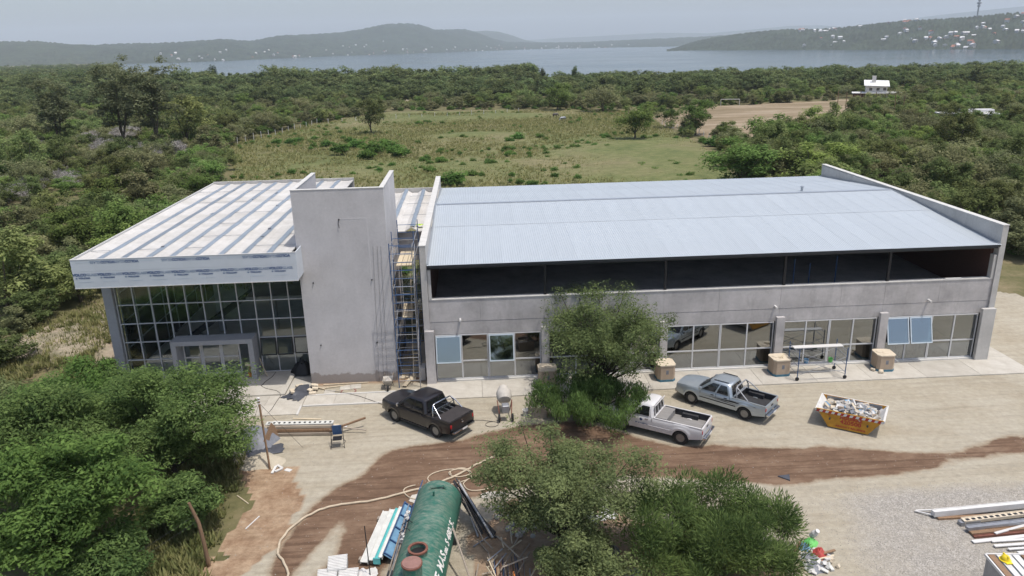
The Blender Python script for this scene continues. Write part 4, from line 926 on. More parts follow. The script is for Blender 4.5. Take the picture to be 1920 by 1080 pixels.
    for s in (1, -1):
        for q0, q1 in P['win']:
            def pt(q, z):
                a, b, h = ringat(z); lo, hi = b+.15, a-.25; return (lo+(hi-lo)*q, s*(h+.026), z)
            vs = [pt(q0, zl), pt(q1, zl)]; strip(lambda z: [pt(q0, z), pt((q0+q1)/2, z), pt(q1, z)], 'car_glass', 'side_window')
            xm = (vs[0][0]*.8+vs[1][0]*.2)
            BP('door_handle', P.get('handle', paint), t, (vs[0][0]+.12, s*(W-.005), belt-.13), (.17, .03, .04), world=False)
        for xx in P['seams']: BP('door_seam', 'black_metal', t, (xx, s*(W-.018), belt-.28), (.012, .02, .52), world=False)
        m_ = MB().box(hoodx-.35, hoodx-.20, s*(W+.02) if s > 0 else -W-.20, s*W+.20 if s > 0 else -W-.02, belt+.02, belt+.2).build('wing_mirror', P.get('mirror', paint), t); bevel(m_.data, .03, 2)
        # lamps
        a = MB().box(x0-.02, x0+.10, s*(hh-.11) if s > 0 else -hh-.012, hh+.012 if s > 0 else -hh+.11, .80, bt-.12).build('tail_light', 'lamp_red', t); bevel(a.data, .015)
        a = MB().box(x1-.16, x1+.015, s*(h_-.34) if s > 0 else -h_-.004, h_+.004 if s > 0 else -h_+.34, nt_-.27, nt_-.08).build('headlight', 'lamp_clear', t); bevel(a.data, .03, 2)
        if P.get('step'): TP('side_step', 'black_metal', t, (xr+.55, s*(W-.02), .36), (xf-.55, s*(W-.02), .36), .04, world=False)
    a = MB().box(x1-.02, x1+.085, -h_*.55, h_*.55, nt_-.32, nt_-.1).build('grille', 'black_metal', t)
    a = MB().box(x1-.3, x1+.11, -h_+.0, h_-.0, .40, .64).build('front_bumper', P.get('bumper', paint), t); bevel(a.data, .05, 2)
    a = MB().box(x0-.19, x0-.02, -hh*.93, hh*.93, .50, .62).build('rear_bumper', P.get('rbumper', 'chrome'), t); bevel(a.data, .03, 2)
    BP('number_plate', 'paint_white', t, (x0-.197, 0, .575), (.01, .38, .09), world=False)
    # wheels
    rad = P.get('rad', .375)
    ty = MB().lathe([(rad*.60, -.115), (rad*.93, -.12), (rad, -.085), (rad, .085), (rad*.93, .12), (rad*.60, .115)], 28, axis='Y', closed=True).mesh('tyre', 'rubber', smooth=50)
    rm = MB().lathe([(rad*.61, .09), (rad*.55, .10), (rad*.5, .035), (rad*.12, .03), (rad*.10, .06), (.001, .06)], 24, axis='Y'); 
    for k in range(P.get('spokes', 6)):
        an = 2*math.pi*k/P.get('spokes', 6); c_, s_ = math.cos(an), math.sin(an); u = Vector((c_, 0, s_)); v = Vector((-s_, 0, c_)); w_ = .035
        q = [u*.06-v*w_, u*.06+v*w_, u*rad*.57+v*w_*1.25, u*rad*.57-v*w_*1.25]
        rm.add([tuple(p+Vector((0, .088, 0))) for p in q]+[tuple(p+Vector((0, .04, 0))) for p in q], [(0, 1, 2, 3), (0, 3, 7, 4), (1, 2, 6, 5)][:3])
    rmm = rm.mesh('rim', 'rim', smooth=35); rdark = MB().lathe([(rad*.5, .036), (rad*.12, .0365)], 24, axis='Y').mesh('rim_shadow', 'black_metal')
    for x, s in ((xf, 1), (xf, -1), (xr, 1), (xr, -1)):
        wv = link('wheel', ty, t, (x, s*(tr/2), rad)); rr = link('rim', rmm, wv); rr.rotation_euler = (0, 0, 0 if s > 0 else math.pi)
        bk = MB().lathe([(rad*.5, .042), (rad*.13, .043)], 20, axis='Y').build('rim_shade_disc', 'black_metal', wv); bk.rotation_euler = rr.rotation_euler  # black disc behind the spokes, colour stands in for shade in the rim
    return t, dict(W=W, bt=bt, bf=bf, bx0=bx0, bx1=bx1, x0=x0, x1=x1, xr=xr, xf=xf, belt=belt, rz=rz, rx=rx, cabr=cabr, hoodx=hoodx, cab=cab, nt=nt_)
def rollbar(t, q, mat, x, zt, back):
    W = q['W']-.13; bt = q['bt']
    rb = MB().path([(x, -W, bt), (x+.04, -W+.03, bt+.3), (x+.10, -W+.14, zt-.05), (x+.11, -W+.25, zt), (x+.11, W-.25, zt), (x+.10, W-.14, zt-.05), (x+.04, W-.03, bt+.3), (x, W, bt)], .038, 8).build('roll_bar', mat, t, smooth=60)
    for s in (1, -1): MB().path([(x+.10, s*(W-.16), zt-.03), (x-.15, s*(W-.08), zt-.2), (x-back, s*W, bt)], .034, 8).build('roll_bar_stay', mat, t, smooth=60)
    for zz_ in (bt+.14, bt+.28): MB().tube((x+.03, -W, zz_), (x+.03, W, zz_), .018).build('roll_bar_rail', mat, t)
# dark brown-black double cab with soft bed cover
t, q = pickup('pickup_truck', 'black double cab pickup with chrome roll bar and bed cover parked by the path', (-4.80, 37.18), (-2.49, 35.19), dict(xr=-1.55, w=1.93, paint='car_black', x0=-2.62, x1=2.52, belt=1.14, bedtop=1.13, hoodx=1.25, cabr=-.92, hood=(1.13, 1.03), roof=1.82, wtop=.52, rtop=-.72, win=((.03, .47), (.53, 1.0)), seams=(1.02, .06, -.82), rad=.39, spokes=5, track=1.62, rbumper='chrome', step=True, mirror='chrome'))
a = MB().box(q['bx0'], q['bx1']-.62, -q['W']+.09, q['W']-.09, q['bt']-.0, q['bt']+.035).build('bed_cover', 'canvas', t); bevel(a.data, .015)
rollbar(t, q, 'chrome', q['bx1']-.42, q['bt']+.58, .55)
for k in range(4): BP('bed_rail', 'tube_grey', t, (q['bx1']-.35, -.55+k*.36, q['bt']+.02), (.5, .025, .025), world=False)
MB().lathe([(.085, 0), (.085, .014), (.06, .016), (.06, .006), (.001, .006)], 20, (q['x0']-.013, 0, .93), axis='X', rot=Matrix.Rotation(math.pi, 3, 'Z')).build('emblem', 'chrome', t)
TP('aerial', 'black_metal', t, (.35, .0, q['rz']), (.2, .0, q['rz']+.28), .008, world=False)
# silver double cab with decal and loaded bed
t, q = pickup('pickup_truck', 'silver double cab pickup with dark side stripes and grey roll bar beside the pavement', (11.67, 37.65), (13.93, 35.53), dict(xr=-1.58, w=1.80, paint='car_silver', x0=-2.70, x1=2.52, belt=1.09, bedtop=1.10, hoodx=1.22, cabr=-.82, hood=(1.09, .98), roof=1.70, wtop=.50, rtop=-.60, win=((.03, .45), (.52, 1.0)), seams=(1.0, .08, -.72), rad=.37, spokes=5, track=1.52, rbumper='chrome', bumper='car_silver_low', handle='black_metal'))
rollbar(t, q, 'tube_grey', q['bx1']-.22, q['bt']+.58, .62)
for s in (1, -1):
    MB().add([(-.5, s*(q['W']+.006), .88), (.9, s*(q['W']+.004), .80), (-.9, s*(q['W']+.004), .93), (-1.6, s*(q['W']+.002), .86), (-.9, s*(q['W']+.005), .84)], [(0, 1, 4), (0, 4, 3, 2)]).build('decal_stripe', 'black_metal', t)
    MB().add([(.3, s*(q['W']+.006), .78), (-.5, s*(q['W']+.006), .80), (-1.2, s*(q['W']+.003), .76), (-.5, s*(q['W']+.006), .755)], [(0, 1, 2, 3)]).build('decal_stripe', 'black_metal', t)
    a = MB().box(q['xr']+.5, q['xf']-.5, s*(q['W']-.01) if s > 0 else -q['W']-.012, q['W']+.012 if s > 0 else -q['W']+.01, .64, .69).build('side_moulding', 'black_metal', t)
    TP('roof_rail', 'black_metal', t, (-.5, s*.56, q['rz']+.035), (.35, s*.56, q['rz']+.035), .022, world=False)
a = MB().box(1.45, 1.75, -.2, .2, q['nt']+.10, q['nt']+.17).build('bonnet_scoop', 'car_silver', t); bevel(a.data, .03)
tk = link('door_lettering', textm('TURBO', .11, 'black_metal', .002, .003), t, (-2.0, q['W']-.02, .88), (R(90), 0, math.pi))
for k, (x, y, c) in enumerate(((-1.9, .2, 'card_pale'), (-1.6, .4, 'white_trim'), (-1.7, -.1, 'cardboard'), (-2.1, .35, 'card_pale'), (-2.2, -.15, 'white_trim'), (-1.45, .05, 'wood_grey'))):
    pass
# white single cab, door lettering
t, q = pickup('pickup_truck', 'white single cab pickup with lettered door half under the leaning tree', (7.25, 35.06), (9.87, 33.30), dict(xr=-1.50, w=1.80, paint='car_white', x0=-2.58, x1=2.55, belt=1.13, bedtop=1.12, hoodx=1.30, cabr=-.02, hood=(1.12, 1.0), roof=1.76, wtop=.76, rtop=.05, win=((.06, 1.0),), seams=(1.05, .02), rad=.38, spokes=6, track=1.54, rbumper='chrome', floor='bed_floor', handle='chrome'))
for s in (1, -1):
    link('door_lettering', textm('PUCHETA', .135, 'print_blue', .002, .004, 1.15), t, (.56, s*(q['W']+.008), .70), (R(90), 0, math.pi if s > 0 else 0))
    MB().lathe([(.075, 0), (.075, .004)], 12, (.60, s*(q['W']+.004), .93), axis='Y').build('door_emblem', 'print_blue', t)
    a = MB().box(-1.0, .95, s*(q['W']-.012) if s > 0 else -q['W']-.014, q['W']+.014 if s > 0 else -q['W']+.012, .66, .69).build('side_moulding', 'car_white', t)
tb = thing('tool_box', 'grey flat tool chest in the front of the white pickup bed', 'toolbox', (0, 0, 0)); bpy.context.view_layer.update(); mw = t.matrix_world
tb.location = mw @ Vector((-.38, 0, .785)); tb.rotation_euler = t.rotation_euler
a = MB().box(-.3, .3, -.68, .68, 0, .3).build('chest', 'bed_floor', tb); bevel(a.data, .02); a = MB().box(-.31, .31, -.69, .69, .302, .335).build('lid', 'bed_floor', tb); bevel(a.data, .01)
for y in (-.4, .4): BP('latch', 'chrome', tb, (-.31, y, .29), (.02, .08, .06), world=False)
for k in range(4): TP('window_guard', 'car_white', t, (q['cabr']-.06, -.6+.4*k, q['bt']), (q['cabr']-.0, -.6+.4*k, q['rz']-.05), .018, world=False)
for z in (q['bt']+.02, q['rz']-.05): TP('window_guard', 'car_white', t, (q['cabr']-.04, -.7, z), (q['cabr']-.04, .7, z), .022, world=False)
# ------------------------------------------------------------------ trees
def unitv(rs, n):
    v = rs.normal(size=(n, 3)); return v/np.linalg.norm(v, axis=1, keepdims=True)
def leaves(rs, C, RC, per, leaf, style='round'):
    """leaf quads spread through clumps at C with radii RC"""
    n = len(C)*per; c = np.repeat(C, per, 0); rc = np.repeat(RC, per, 0); d = unitv(rs, n); u = rs.random((n, 1))**(1/2.4)
    p = c+d*rc*u; nrm = d*.40+unitv(rs, n)*.55+np.array([0, 0, .85]); nrm /= np.linalg.norm(nrm, axis=1, keepdims=True)
    ax = np.cross(nrm, unitv(rs, n)); 
    if style == 'weep': ax = ax*.75+np.array([0, 0, -.8]); p[:, 2] -= rs.random(n)**2*rc[:, 2]*1.3
    if style == 'spiky': ax = d*1.0+unitv(rs, n)*.55+np.array([0, 0, .45])
    ax /= np.linalg.norm(ax, axis=1, keepdims=True)+1e-9; b = np.cross(nrm, ax); b /= np.linalg.norm(b, axis=1, keepdims=True)+1e-9
    l = leaf*(.45+1.15*rs.random((n, 1))**1.4); asp = {'spiky': .16, 'weep': .2}.get(style, .42); l = l*{'spiky': 1.9, 'weep': 1.9}.get(style, 1)
    a2, b2 = ax*l, b*l*asp
    return np.stack([p-a2, p+b2*1.0-a2*.1, p+a2, p-b2*1.0-a2*.1], 1)
def make_crown(seed, R_, H, zb, ncl, per, leaf, style='round', rcf=.3, flat_=.62, lob=.35, fill=.25):
    rs = np.random.default_rng(seed); C = []; RC = []
    ph = rs.uniform(0, 6.28, 6); hc = (H+zb)/2; hh = (H-zb)/2
    for k in range(ncl):
        d = unitv(rs, 1)[0]; d[2] = d[2]*.9+.08
        az = math.atan2(d[1], d[0]); lobe = 1+lob*(.5*math.sin(2*az+ph[0])+.4*math.sin(3*az+ph[1]+2*d[2])+.35*math.sin(5*az+ph[2]+3*d[2]))
        rr = (1-rcf*.75)*(rs.uniform(.72, 1.0) if rs.random() > fill else rs.uniform(.2, .7)); rr *= np.clip(lobe, .55, 1.22)
        C.append([R_*rr*d[0], R_*rr*d[1], hc+hh*rr*d[2]*(1 if d[2] > 0 else .9)])
        q = R_*rcf*rs.uniform(.6, 1.25); RC.append([q, q, q*flat_*(1.7 if style == 'weep' else 1)])
    C, RC = np.array(C), np.array(RC)
    return C, leaves(rs, C, RC, per, leaf, style)
def make_trunk(seed, C, H, zb, r0, lean=(0, 0), nb=8, mat='bark'):
    rs = np.random.default_rng(seed+99); mb = MB(); k = 5; top = zb+(H-zb)*.35; pts = []; rad = []
    for i in range(k+1):
        q = i/k; pts.append((lean[0]*q+rs.normal(0, r0*.4)*(i > 0), lean[1]*q+rs.normal(0, r0*.4)*(i > 0), -.15+top*q)); rad.append(r0*(1.25-.25*min(1, q*4)-.45*q))
    mb.path(pts, r0, 7, radii=rad)
    idx = rs.choice(len(C), min(nb, len(C)), replace=False)
    for j in idx:
        c = Vector(C[j]); i = int(rs.integers(2, k+1)); a = Vector(pts[i]); m = a.lerp(c, .5)+Vector((0, 0, -.08*H+rs.normal(0, .1)))
        mb.path([a, a.lerp(m, .6)+Vector((0, 0, .02*H)), m.lerp(c, .4), c], r0*.3, 5, radii=[rad[i]*.6, rad[i]*.45, rad[i]*.3, rad[i]*.1])
    return mb.mesh('trunk', mat, smooth=70)
def near_tree(name, label, cat, x, y, seed, R_, H, zb, ncl, per, leaf, mat, style='round', r0=.14, lean=(0, 0), nb=10, **kw):
    t = thing(name, label, cat, (x, y, 0)); C, V = make_crown(seed, R_, H, zb, ncl, per, leaf, style, **kw)
    C2 = C+np.array([lean[0]*.8, lean[1]*.8, 0]); V = V+np.array([lean[0]*.8, lean[1]*.8, 0])
    V[..., 2] = np.maximum(V[..., 2], .02)
    link('trunk', make_trunk(seed, C2, H, zb, r0, lean, nb, 'bark_dark'), t); link('crown', quads('crown', V, mat), t); return t
near_tree('tree', 'dense dark green tree right of the left thicket beside the paved forecourt', 'tree', -14.7, 32.2, 11, 4.1, 5.9, .2, 120, 620, .068, 'leaf_near', rcf=.24, lob=.34, nb=34)
near_tree('tree', 'bright leafy broadleaf tree in the bottom left corner', 'tree', -16.6, 25.6, 12, 3.8, 6.3, .2, 95, 440, .092, 'leaf_bright', rcf=.25, lob=.36, nb=30)
near_tree('tree', 'mid green tree behind the corner tree at the left edge', 'tree', -20.2, 30.6, 13, 3.8, 5.9, .5, 90, 430, .085, 'leaf_near', rcf=.26, nb=10)
near_tree('tree', 'pale green feathery tree at the left edge below the earth bank', 'tree', -21.6, 37.2, 14, 3.5, 3.9, .3, 80, 430, .08, 'leaf_bright', rcf=.27, nb=8)
near_tree('tree', 'olive green tree hiding the left foot of the glass pavilion', 'tree', -18.9, 36.4, 15, 2.9, 3.9, .3, 70, 450, .07, 'leaf_near', rcf=.28, nb=8)
near_tree('tree', 'olive tree at the far left edge between earth bank and feathery tree', 'tree', -26.0, 37.6, 22, 3.2, 3.0, .2, 60, 330, .10, 'leaf_olive', rcf=.28, nb=8)
near_tree('bush', 'low dark bush behind the leaning fence post at lower left', 'bush', -13.0, 28.4, 16, 2.0, 2.9, .0, 44, 380, .07, 'leaf_near', rcf=.32, nb=5, r0=.06)
near_tree('tree', 'airy olive green tree standing before the middle of the hall', 'tree', 6.75, 38.4, 27, 4.4, 6.75, 1.5, 160, 310, .064, 'leaf_airy', rcf=.17, lob=.42, fill=.40, nb=80, r0=.17, flat_=.8)
near_tree('tree', 'drooping bright green weeping tree over the white pickup bonnet', 'tree', 5.6, 36.0, 18, 3.3, 2.5, .95, 92, 360, .05, 'leaf_weep', style='weep', rcf=.16, lob=.25, nb=20, r0=.13, flat_=.5, fill=.3)
near_tree('tree', 'open crowned small leaved tree right of the green tank', 'tree', 2.9, 25.6, 19, 3.6, 5.7, .1, 145, 430, .055, 'leaf_olive', rcf=.20, lob=.5, fill=.3, nb=80, r0=.13)
near_tree('tree', 'spiky dense green tree at the bottom edge beside the pale yard', 'tree', 8.6, 24.2, 20, 3.65, 3.3, .1, 120, 620, .052, 'leaf_near', style='spiky', rcf=.22, lob=.3, nb=10, r0=.12, flat_=.8)
near_tree('bush', 'dense dark bush in the bottom left corner below the wire fence', 'bush', -14.3, 24.6, 23, 2.1, 2.7, .0, 44, 360, .075, 'leaf_near', rcf=.32, nb=5, r0=.06)
near_tree('bush', 'low leafy bush at the bottom edge under the open crowned tree', 'bush', 3.5, 23.4, 24, 2.1, 2.3, .0, 50, 360, .055, 'leaf_olive', rcf=.28, nb=12, r0=.06)
# prototypes of the woodland trees
PRO = []
def proto(seed, R_, H, zb, ncl, per, leaf, mat, style='round', r0=.16, bark='bark', **kw):
    C, V = make_crown(seed, R_, H, zb, ncl, per, leaf, style, **kw); V[..., 2] = np.maximum(V[..., 2], -.2)
    PRO.append((make_trunk(seed, C, H, zb, r0, (0, 0), 6, bark), quads('crown', V, mat), R_, H)); return len(PRO)-1
for s, (R_, H, zb, m) in enumerate([(2.9, 4.6, .2, 'leaf_wood'), (3.4, 5.2, .5, 'leaf_wood_b'), (3.1, 6.4, .4, 'leaf_wood'), (3.9, 4.6, .6, 'leaf_wood_o'), (2.6, 4.0, .1, 'leaf_wood_o'), (3.2, 5.4, .3, 'leaf_wood')]):
    proto(200+s, R_, H, zb, 44, 150, .13, m, rcf=.27, lob=.45)
EUC = proto(230, 6.6, 23, 2.5, 95, 120, .27, 'leaf_euc', r0=.42, rcf=.23, lob=.3, fill=.35)
CYP = proto(231, 1.9, 12, .5, 26, 110, .24, 'leaf_far', r0=.2, rcf=.5, lob=.1, flat_=1.3)
FAR = [proto(240+s, R_, H, zb, 30, 60, .34, 'leaf_far', rcf=.32, lob=.4) for s, (R_, H, zb) in enumerate([(4.2, 7.5, .5), (4.8, 8.5, .8), (3.8, 6.5, .3)])]
BUSH = proto(250, 1.3, 1.5, 0, 22, 90, .12, 'leaf_bush', r0=.05, rcf=.38, lob=.5)
DEAD = proto(251, 3.2, 4.6, .4, 30, 120, .09, 'leaf_dead', style='spiky', r0=.12, bark='deadwood', rcf=.3)
crown_src = {}
def put_tree(name, label, cat, group, x, y, kind, s, rz, sz=1.):
    z = float(zT(x, y))-.15; t = thing(name, label, cat, (x, y, z), rz, group); t.scale = (s, s, s*sz)
    link('trunk', PRO[kind][0], t); c = link('crown', PRO[kind][1], t); crown_src.setdefault(kind, c); return t
BLD = [(-26.5, 39.5), (-26.5, 68.5), (36, 68.5), (36, 39.5)]
HOUSES = [(148, 277, 13), (117, 176, 9), (124, 170, 6)]
cand = []
def blocked(x, y):
    if inpoly(x, y, YARD) or inpoly(x, y, BLD) or inpoly(x, y, CLEAR) or inpoly(x, y, PITCH) or inpoly(x, y, ROAD) or inpoly(x, y, FIELD): return True
    if y < 62 and -27 < x < 40: return True
    if y < 47 and x > 0: return x < 52
    return any((x-a)**2+(y-b)**2 < r*r for a, b, r in HOUSES) or (x > a_house_line(y) if False else False)
rs = np.random.default_rng(31)
y = 40.
while y < 640:
    step = 3.5 if y < 110 else (4.2 if y < 200 else (5.6 if y < 330 else 7.5)); xm = .86*y+12; x = -xm
    while x < xm:
        px, py = x+rs.uniform(-.42, .42)*step, y+rs.uniform(-.42, .42)*step; x += step
        if blocked(np.float64(px), np.float64(py)): continue
        if float(zT(px, py)) < LAKE+3: continue
        den = vnoise(px, py, 26, 5)*.6+vnoise(px, py, 9, 6)*.4
        mid = 225 < py < 340 and -60 < px < 60
        if den < (.46 if mid else ((.2 if px > 25 and py < 150 else .35) if py < 330 else .16)): continue
        a = proj(px, py, float(zT(px, py))+3)
        if not (-70 < a[0] < 1990 and a[1] < 900): continue
        if py < 60 and px < 0 and py < 46: continue
        cand.append((px, py, a[2]))
    y += step*.9
rs2 = np.random.default_rng(77); trees = []
for (px, py, wd) in cand:
    k = int(rs2.integers(6)) if py < 330 else FAR[int(rs2.integers(3))]
    s = float(rs2.uniform(.42, 1.12)) if py < 330 else float(rs2.uniform(.8, 1.3))*((1.5 if px < .08*py else .95) if py > 400 else 1.)
    if rs2.random() < .12 and py < 330: s *= 1.4
    trees.append((px, py, k, s, wd))
trees.sort(key=lambda q: -q[3]*PRO[q[2]][3]/q[4])
def zone(px, py):
    if py > 225: return ('small tree in the scattered scrub beyond the grass field', 'trees beyond the field')
    if px < 0: return ('scrubby green tree in the dense wood left of the pavilion', 'trees of the left wood')
    return ('rounded green tree in the dense wood right of the hall', 'trees of the right wood')
NI = 270
LMK = {'l': [('the pavilion roof front corner', 130, 490), ('the pavilion roof rear corner', 402, 347), ('the bare earth bank', 110, 600), ('the grey dead brush', 215, 275), ('the tall eucalyptus pair', 235, 170), ('the concrete post fence', 510, 255), ('the left picture edge', 10, 380)],
       'r': [('the hall rear right corner', 1545, 320), ('the hall front right corner', 1888, 440), ('the dirt pitch', 1400, 240), ('the low white roofed house', 1795, 225), ('the flat topped tree', 1730, 240), ('the right picture edge', 1910, 340)],
       'm': [('the white goal', 1368, 195), ('the lone field tree', 1192, 225), ('the broad shady tree', 1130, 185), ('the pinkish earth mound', 772, 190), ('the dark conifer clump', 740, 140), ('the white house', 1640, 175), ('the concrete post fence', 560, 250), ('the grazing cows', 1048, 222), ('the bright shrub cluster', 705, 285)]}
def wood_label(px, py, k, s, what=None):
    a = proj(px, py, float(zT(px, py))+(2.5 if not what else .5)); side = 'm' if (what or py > 225) else ('l' if px < 0 else 'r')
    n_, x_, y_ = min(LMK[side], key=lambda q: (q[1]-a[0])**2+1.6*(q[2]-a[1])**2); dx, dy = a[0]-x_, a[1]-y_
    rel = ('close beside' if dx*dx+dy*dy < 900 else (('right of' if dx > 0 else 'left of') if abs(dx) > abs(dy)*1.3 else ('below' if dy > 0 else 'above')))
    if n_.endswith('edge'): rel = 'near'
    sz = 'small' if s < .65 else ('large' if s > .98 else 'mid sized'); sh = ('rounded', 'spreading', 'upright', 'flat crowned', 'olive', 'bushy')[k] if k < 6 else 'dark'
    if what: return '%s bright green shrub in the grass field, %s %s' % (sz, rel, n_)
    if side == 'm': return '%s %s tree in the scrub beyond the field, %s %s' % (sz, sh, rel, n_)
    return '%s %s tree in the %s wood, %s %s' % (sz, sh, 'left' if side == 'l' else 'right', rel, n_)
for (px, py, k, s, wd) in trees[:NI]:
    lb, gp = zone(px, py)
    lb = wood_label(px, py, k, s)
    put_tree('tree', lb, 'tree', gp, px, py, k, s, float(rs2.uniform(0, 6.28)), float(rs2.uniform(.85, 1.2)))
# trees that stand out
def px_at(px, Y): d = pix_ray(px, 300); return d.x/d.y*Y
def stand(label, px, ytop, Y, kind, wide=1., name='tree', group=None):
    X = px_at(px, Y)
    for _ in range(3): d = pix_ray(px, ytop); X = d.x/d.y*Y
    zt = CAMH+d.z/d.y*Y; h = zt-float(zT(X, Y))+.2; s = h/PRO[kind][3]
    t = thing(name, label, 'tree', (X, Y, float(zT(X, Y))-.2), px*.37, group); t.scale = (s*wide, s*wide, s)
    link('trunk', PRO[kind][0], t); c = link('crown', PRO[kind][1], t); crown_src.setdefault(kind, c); return t
stand('very tall eucalyptus with open crown rising above the left wood, left of the pair', 198, 76, 165, EUC, 1.0)
stand('very tall eucalyptus with open crown rising above the left wood, right of the pair', 262, 80, 160, EUC, 1.0)
stand('tall pale eucalyptus near the left edge above the wood', 80, 112, 170, EUC, .95)
stand('dark rounded tree just right of the tall eucalyptus pair', 335, 160, 170, 2, 1.0)
stand('lone bushy tree standing in the grass field near the pitch corner', 1192, 193, 166, 1, 1.05)
stand('broad shady tree with visible trunk behind the far end of the field', 1130, 158, 258, 3, 1.1)
stand('grey green tree left of the broad shady tree beyond the field', 1045, 150, 268, 1, 1.0)
stand('small dark tree at the left edge of the grass field', 690, 172, 200, 2, .9)
stand('large rounded tree right of the pitch below the house', 1460, 208, 128, 1, 1.25)
stand('broad bright tree overhanging the rear of the hall roof, left of three', 1395, 252, 100, 1, 1.35)
stand('broad bright tree overhanging the rear of the hall roof, middle of three', 1465, 238, 106, 5, 1.3)
stand('broad bright tree overhanging the rear of the hall roof, right of three', 1535, 256, 98, 1, 1.3)
stand('flat topped tree before the low white roofed house', 1730, 212, 140, 3, 1.2)
stand('pale green tree left of the flat topped tree by the pitch', 1625, 213, 140, 0, 1.0)
stand('tall dark conifer clump before the lake, left of centre', 740, 118, 430, CYP, 1.6)
stand('rounded dark tree against the lake at the far right', 1845, 116, 330, FAR[1], 1.1)
for px, yt, Y in ((395, 108, 520), (512, 108, 500), (632, 122, 470), (770, 117, 450), (812, 116, 440), (895, 111, 430), (918, 114, 432), (1000, 108, 430), (1017, 116, 426), (1078, 112, 440)):
    stand('dark pointed conifer in the tree belt in front of the lake', px, yt+3, Y, CYP, .95, 'conifer', 'conifers before the lake')
for k, (x, y_, s) in enumerate(((-66, 150, 1.0), (-60, 143, .9), (-73, 156, 1.1), (-57, 151, .8), (-66, 140, .75))):
    put_tree('dead_tree', 'leafless grey brush among green trees of the left wood', 'tree', 'dead brush in the left wood', x, y_, DEAD, s, k*1.3)
def ray_ground(px, py):
    d = pix_ray(px, py); z = 0.
    for _ in range(30): k = (z-CAMH)/d.z; z = float(zT(d.x*k, d.y*k))
    return d.x*k, d.y*k
for k, (px, py, s) in enumerate(((640, 287, 1.6), (668, 278, 1.5), (700, 288, 1.9), (730, 282, 1.7), (748, 294, 1.7), (688, 298, 1.4), (655, 268, 1.1), (520, 270, 1.0), (545, 270, 1.1), (972, 262, 1.3), (955, 266, .9), (806, 322, .8), (828, 306, .9), (612, 275, 1.2), (850, 346, 1.6), (560, 266, .9), (800, 300, .8), (1012, 258, .8), (885, 330, .8), (720, 270, 1.0), (590, 262, .8), (1340, 275, 1.6))):
    x, y_ = ray_ground(px, py); put_tree('shrub', wood_label(x, y_, 5, s*.6, 'shrub'), 'shrub', 'shrubs in the field', x, y_, BUSH, s*1.25, k*.9, .8)
# the remaining wood, past counting: one object each
def stuff_wood(name, label, items):
    if not items: return
    kinds = sorted({q[2] for q in items}); 
    for kd in kinds:
        if kd not in crown_src: q = [i for i in items if i[2] == kd][0]; put_tree('tree', *(zone(q[0], q[1])[0], 'tree', zone(q[0], q[1])[1]), q[0], q[1], kd, q[3], 0.)
    me = bpy.data.meshes.new(name); n = len(items); me.vertices.add(n)
    me.vertices.foreach_set('co', np.array([(q[0], q[1], float(zT(q[0], q[1]))-.15) for q in items], np.float32).reshape(-1))
    for an, ty, da in (('kind_i', 'INT', [kinds.index(q[2]) for q in items]), ('size', 'FLOAT', [q[3] for q in items]), ('turn', 'FLOAT', [rs2.uniform(0, 6.28) for q in items])):
        a = me.attributes.new(an, ty, 'POINT'); a.data.foreach_set('value', da)
    o = link(name, me); g = bpy.data.node_groups.new(name, 'GeometryNodeTree'); g.interface.new_socket('Geometry', in_out='INPUT', socket_type='NodeSocketGeometry'); g.interface.new_socket('Geometry', in_out='OUTPUT', socket_type='NodeSocketGeometry')
    gi, go = g.nodes.new('NodeGroupInput'), g.nodes.new('NodeGroupOutput'); ip = g.nodes.new('GeometryNodeInstanceOnPoints'); g2i = g.nodes.new('GeometryNodeGeometryToInstance')
    for kd in reversed(kinds):
        oi = g.nodes.new('GeometryNodeObjectInfo'); oi.transform_space = 'ORIGINAL'; oi.inputs['Object'].default_value = crown_src[kd]; oi.inputs['As Instance'].default_value = False; g.links.new(oi.outputs['Geometry'], g2i.inputs[0])
    def att(nm, ty):
        a = g.nodes.new('GeometryNodeInputNamedAttribute'); a.data_type = ty; a.inputs['Name'].default_value = nm; return [q for q in a.outputs if q.enabled][0]
    g.links.new(gi.outputs[0], ip.inputs['Points']); g.links.new(g2i.outputs[0], ip.inputs['Instance']); ip.inputs['Pick Instance'].default_value = True
    g.links.new(att('kind_i', 'INT'), ip.inputs['Instance Index']); cx = g.nodes.new('ShaderNodeCombineXYZ'); g.links.new(att('turn', 'FLOAT'), cx.inputs[2])
    er = g.nodes.new('FunctionNodeEulerToRotation'); g.links.new(cx.outputs[0], er.inputs[0]); g.links.new(er.outputs[0], ip.inputs['Rotation']); g.links.new(att('size', 'FLOAT'), ip.inputs['Scale']); g.links.new(ip.outputs[0], go.inputs[0])
    md = o.modifiers.new('scatter', 'NODES'); md.node_group = g; tag(o, label, 'woodland', None, 'stuff'); return o
rest = trees[NI:]
y = 640.
while y < 1900:
    x = -.80*y
    while x < -.36*y:
        q, v = x+rs.uniform(-6, 6), y+rs.uniform(-6, 6); x += 15
        if float(zT(q, v)) > LAKE+2.5: rest.append((q, v, FAR[int(rs.integers(3))], float(rs.uniform(1.2, 2.1)), 1.))
    y += 15
stuff_wood('woodland', 'mass of scrub woodland around the grass field', [q for q in rest if q[1] < 330])
stuff_wood('far_woodland', 'far belt of trees along the lake shore', [q for q in rest if q[1] >= 330])
n = 1700; qx, qy = rs.uniform(-62, 60, n), 64+rs.random(n)**1.1*220; ok = inpoly(qx, qy, FIELD) & (vnoise(qx, qy, 11, 18)*.6+vnoise(qx, qy, 4, 19)*.4 > .52)
stuff_wood('field_weeds', 'low weeds and bushes dotted over the grass field', [(a, b, BUSH, float(rs.uniform(.25, .75)), 1.) for a, b in zip(qx[ok], qy[ok])])
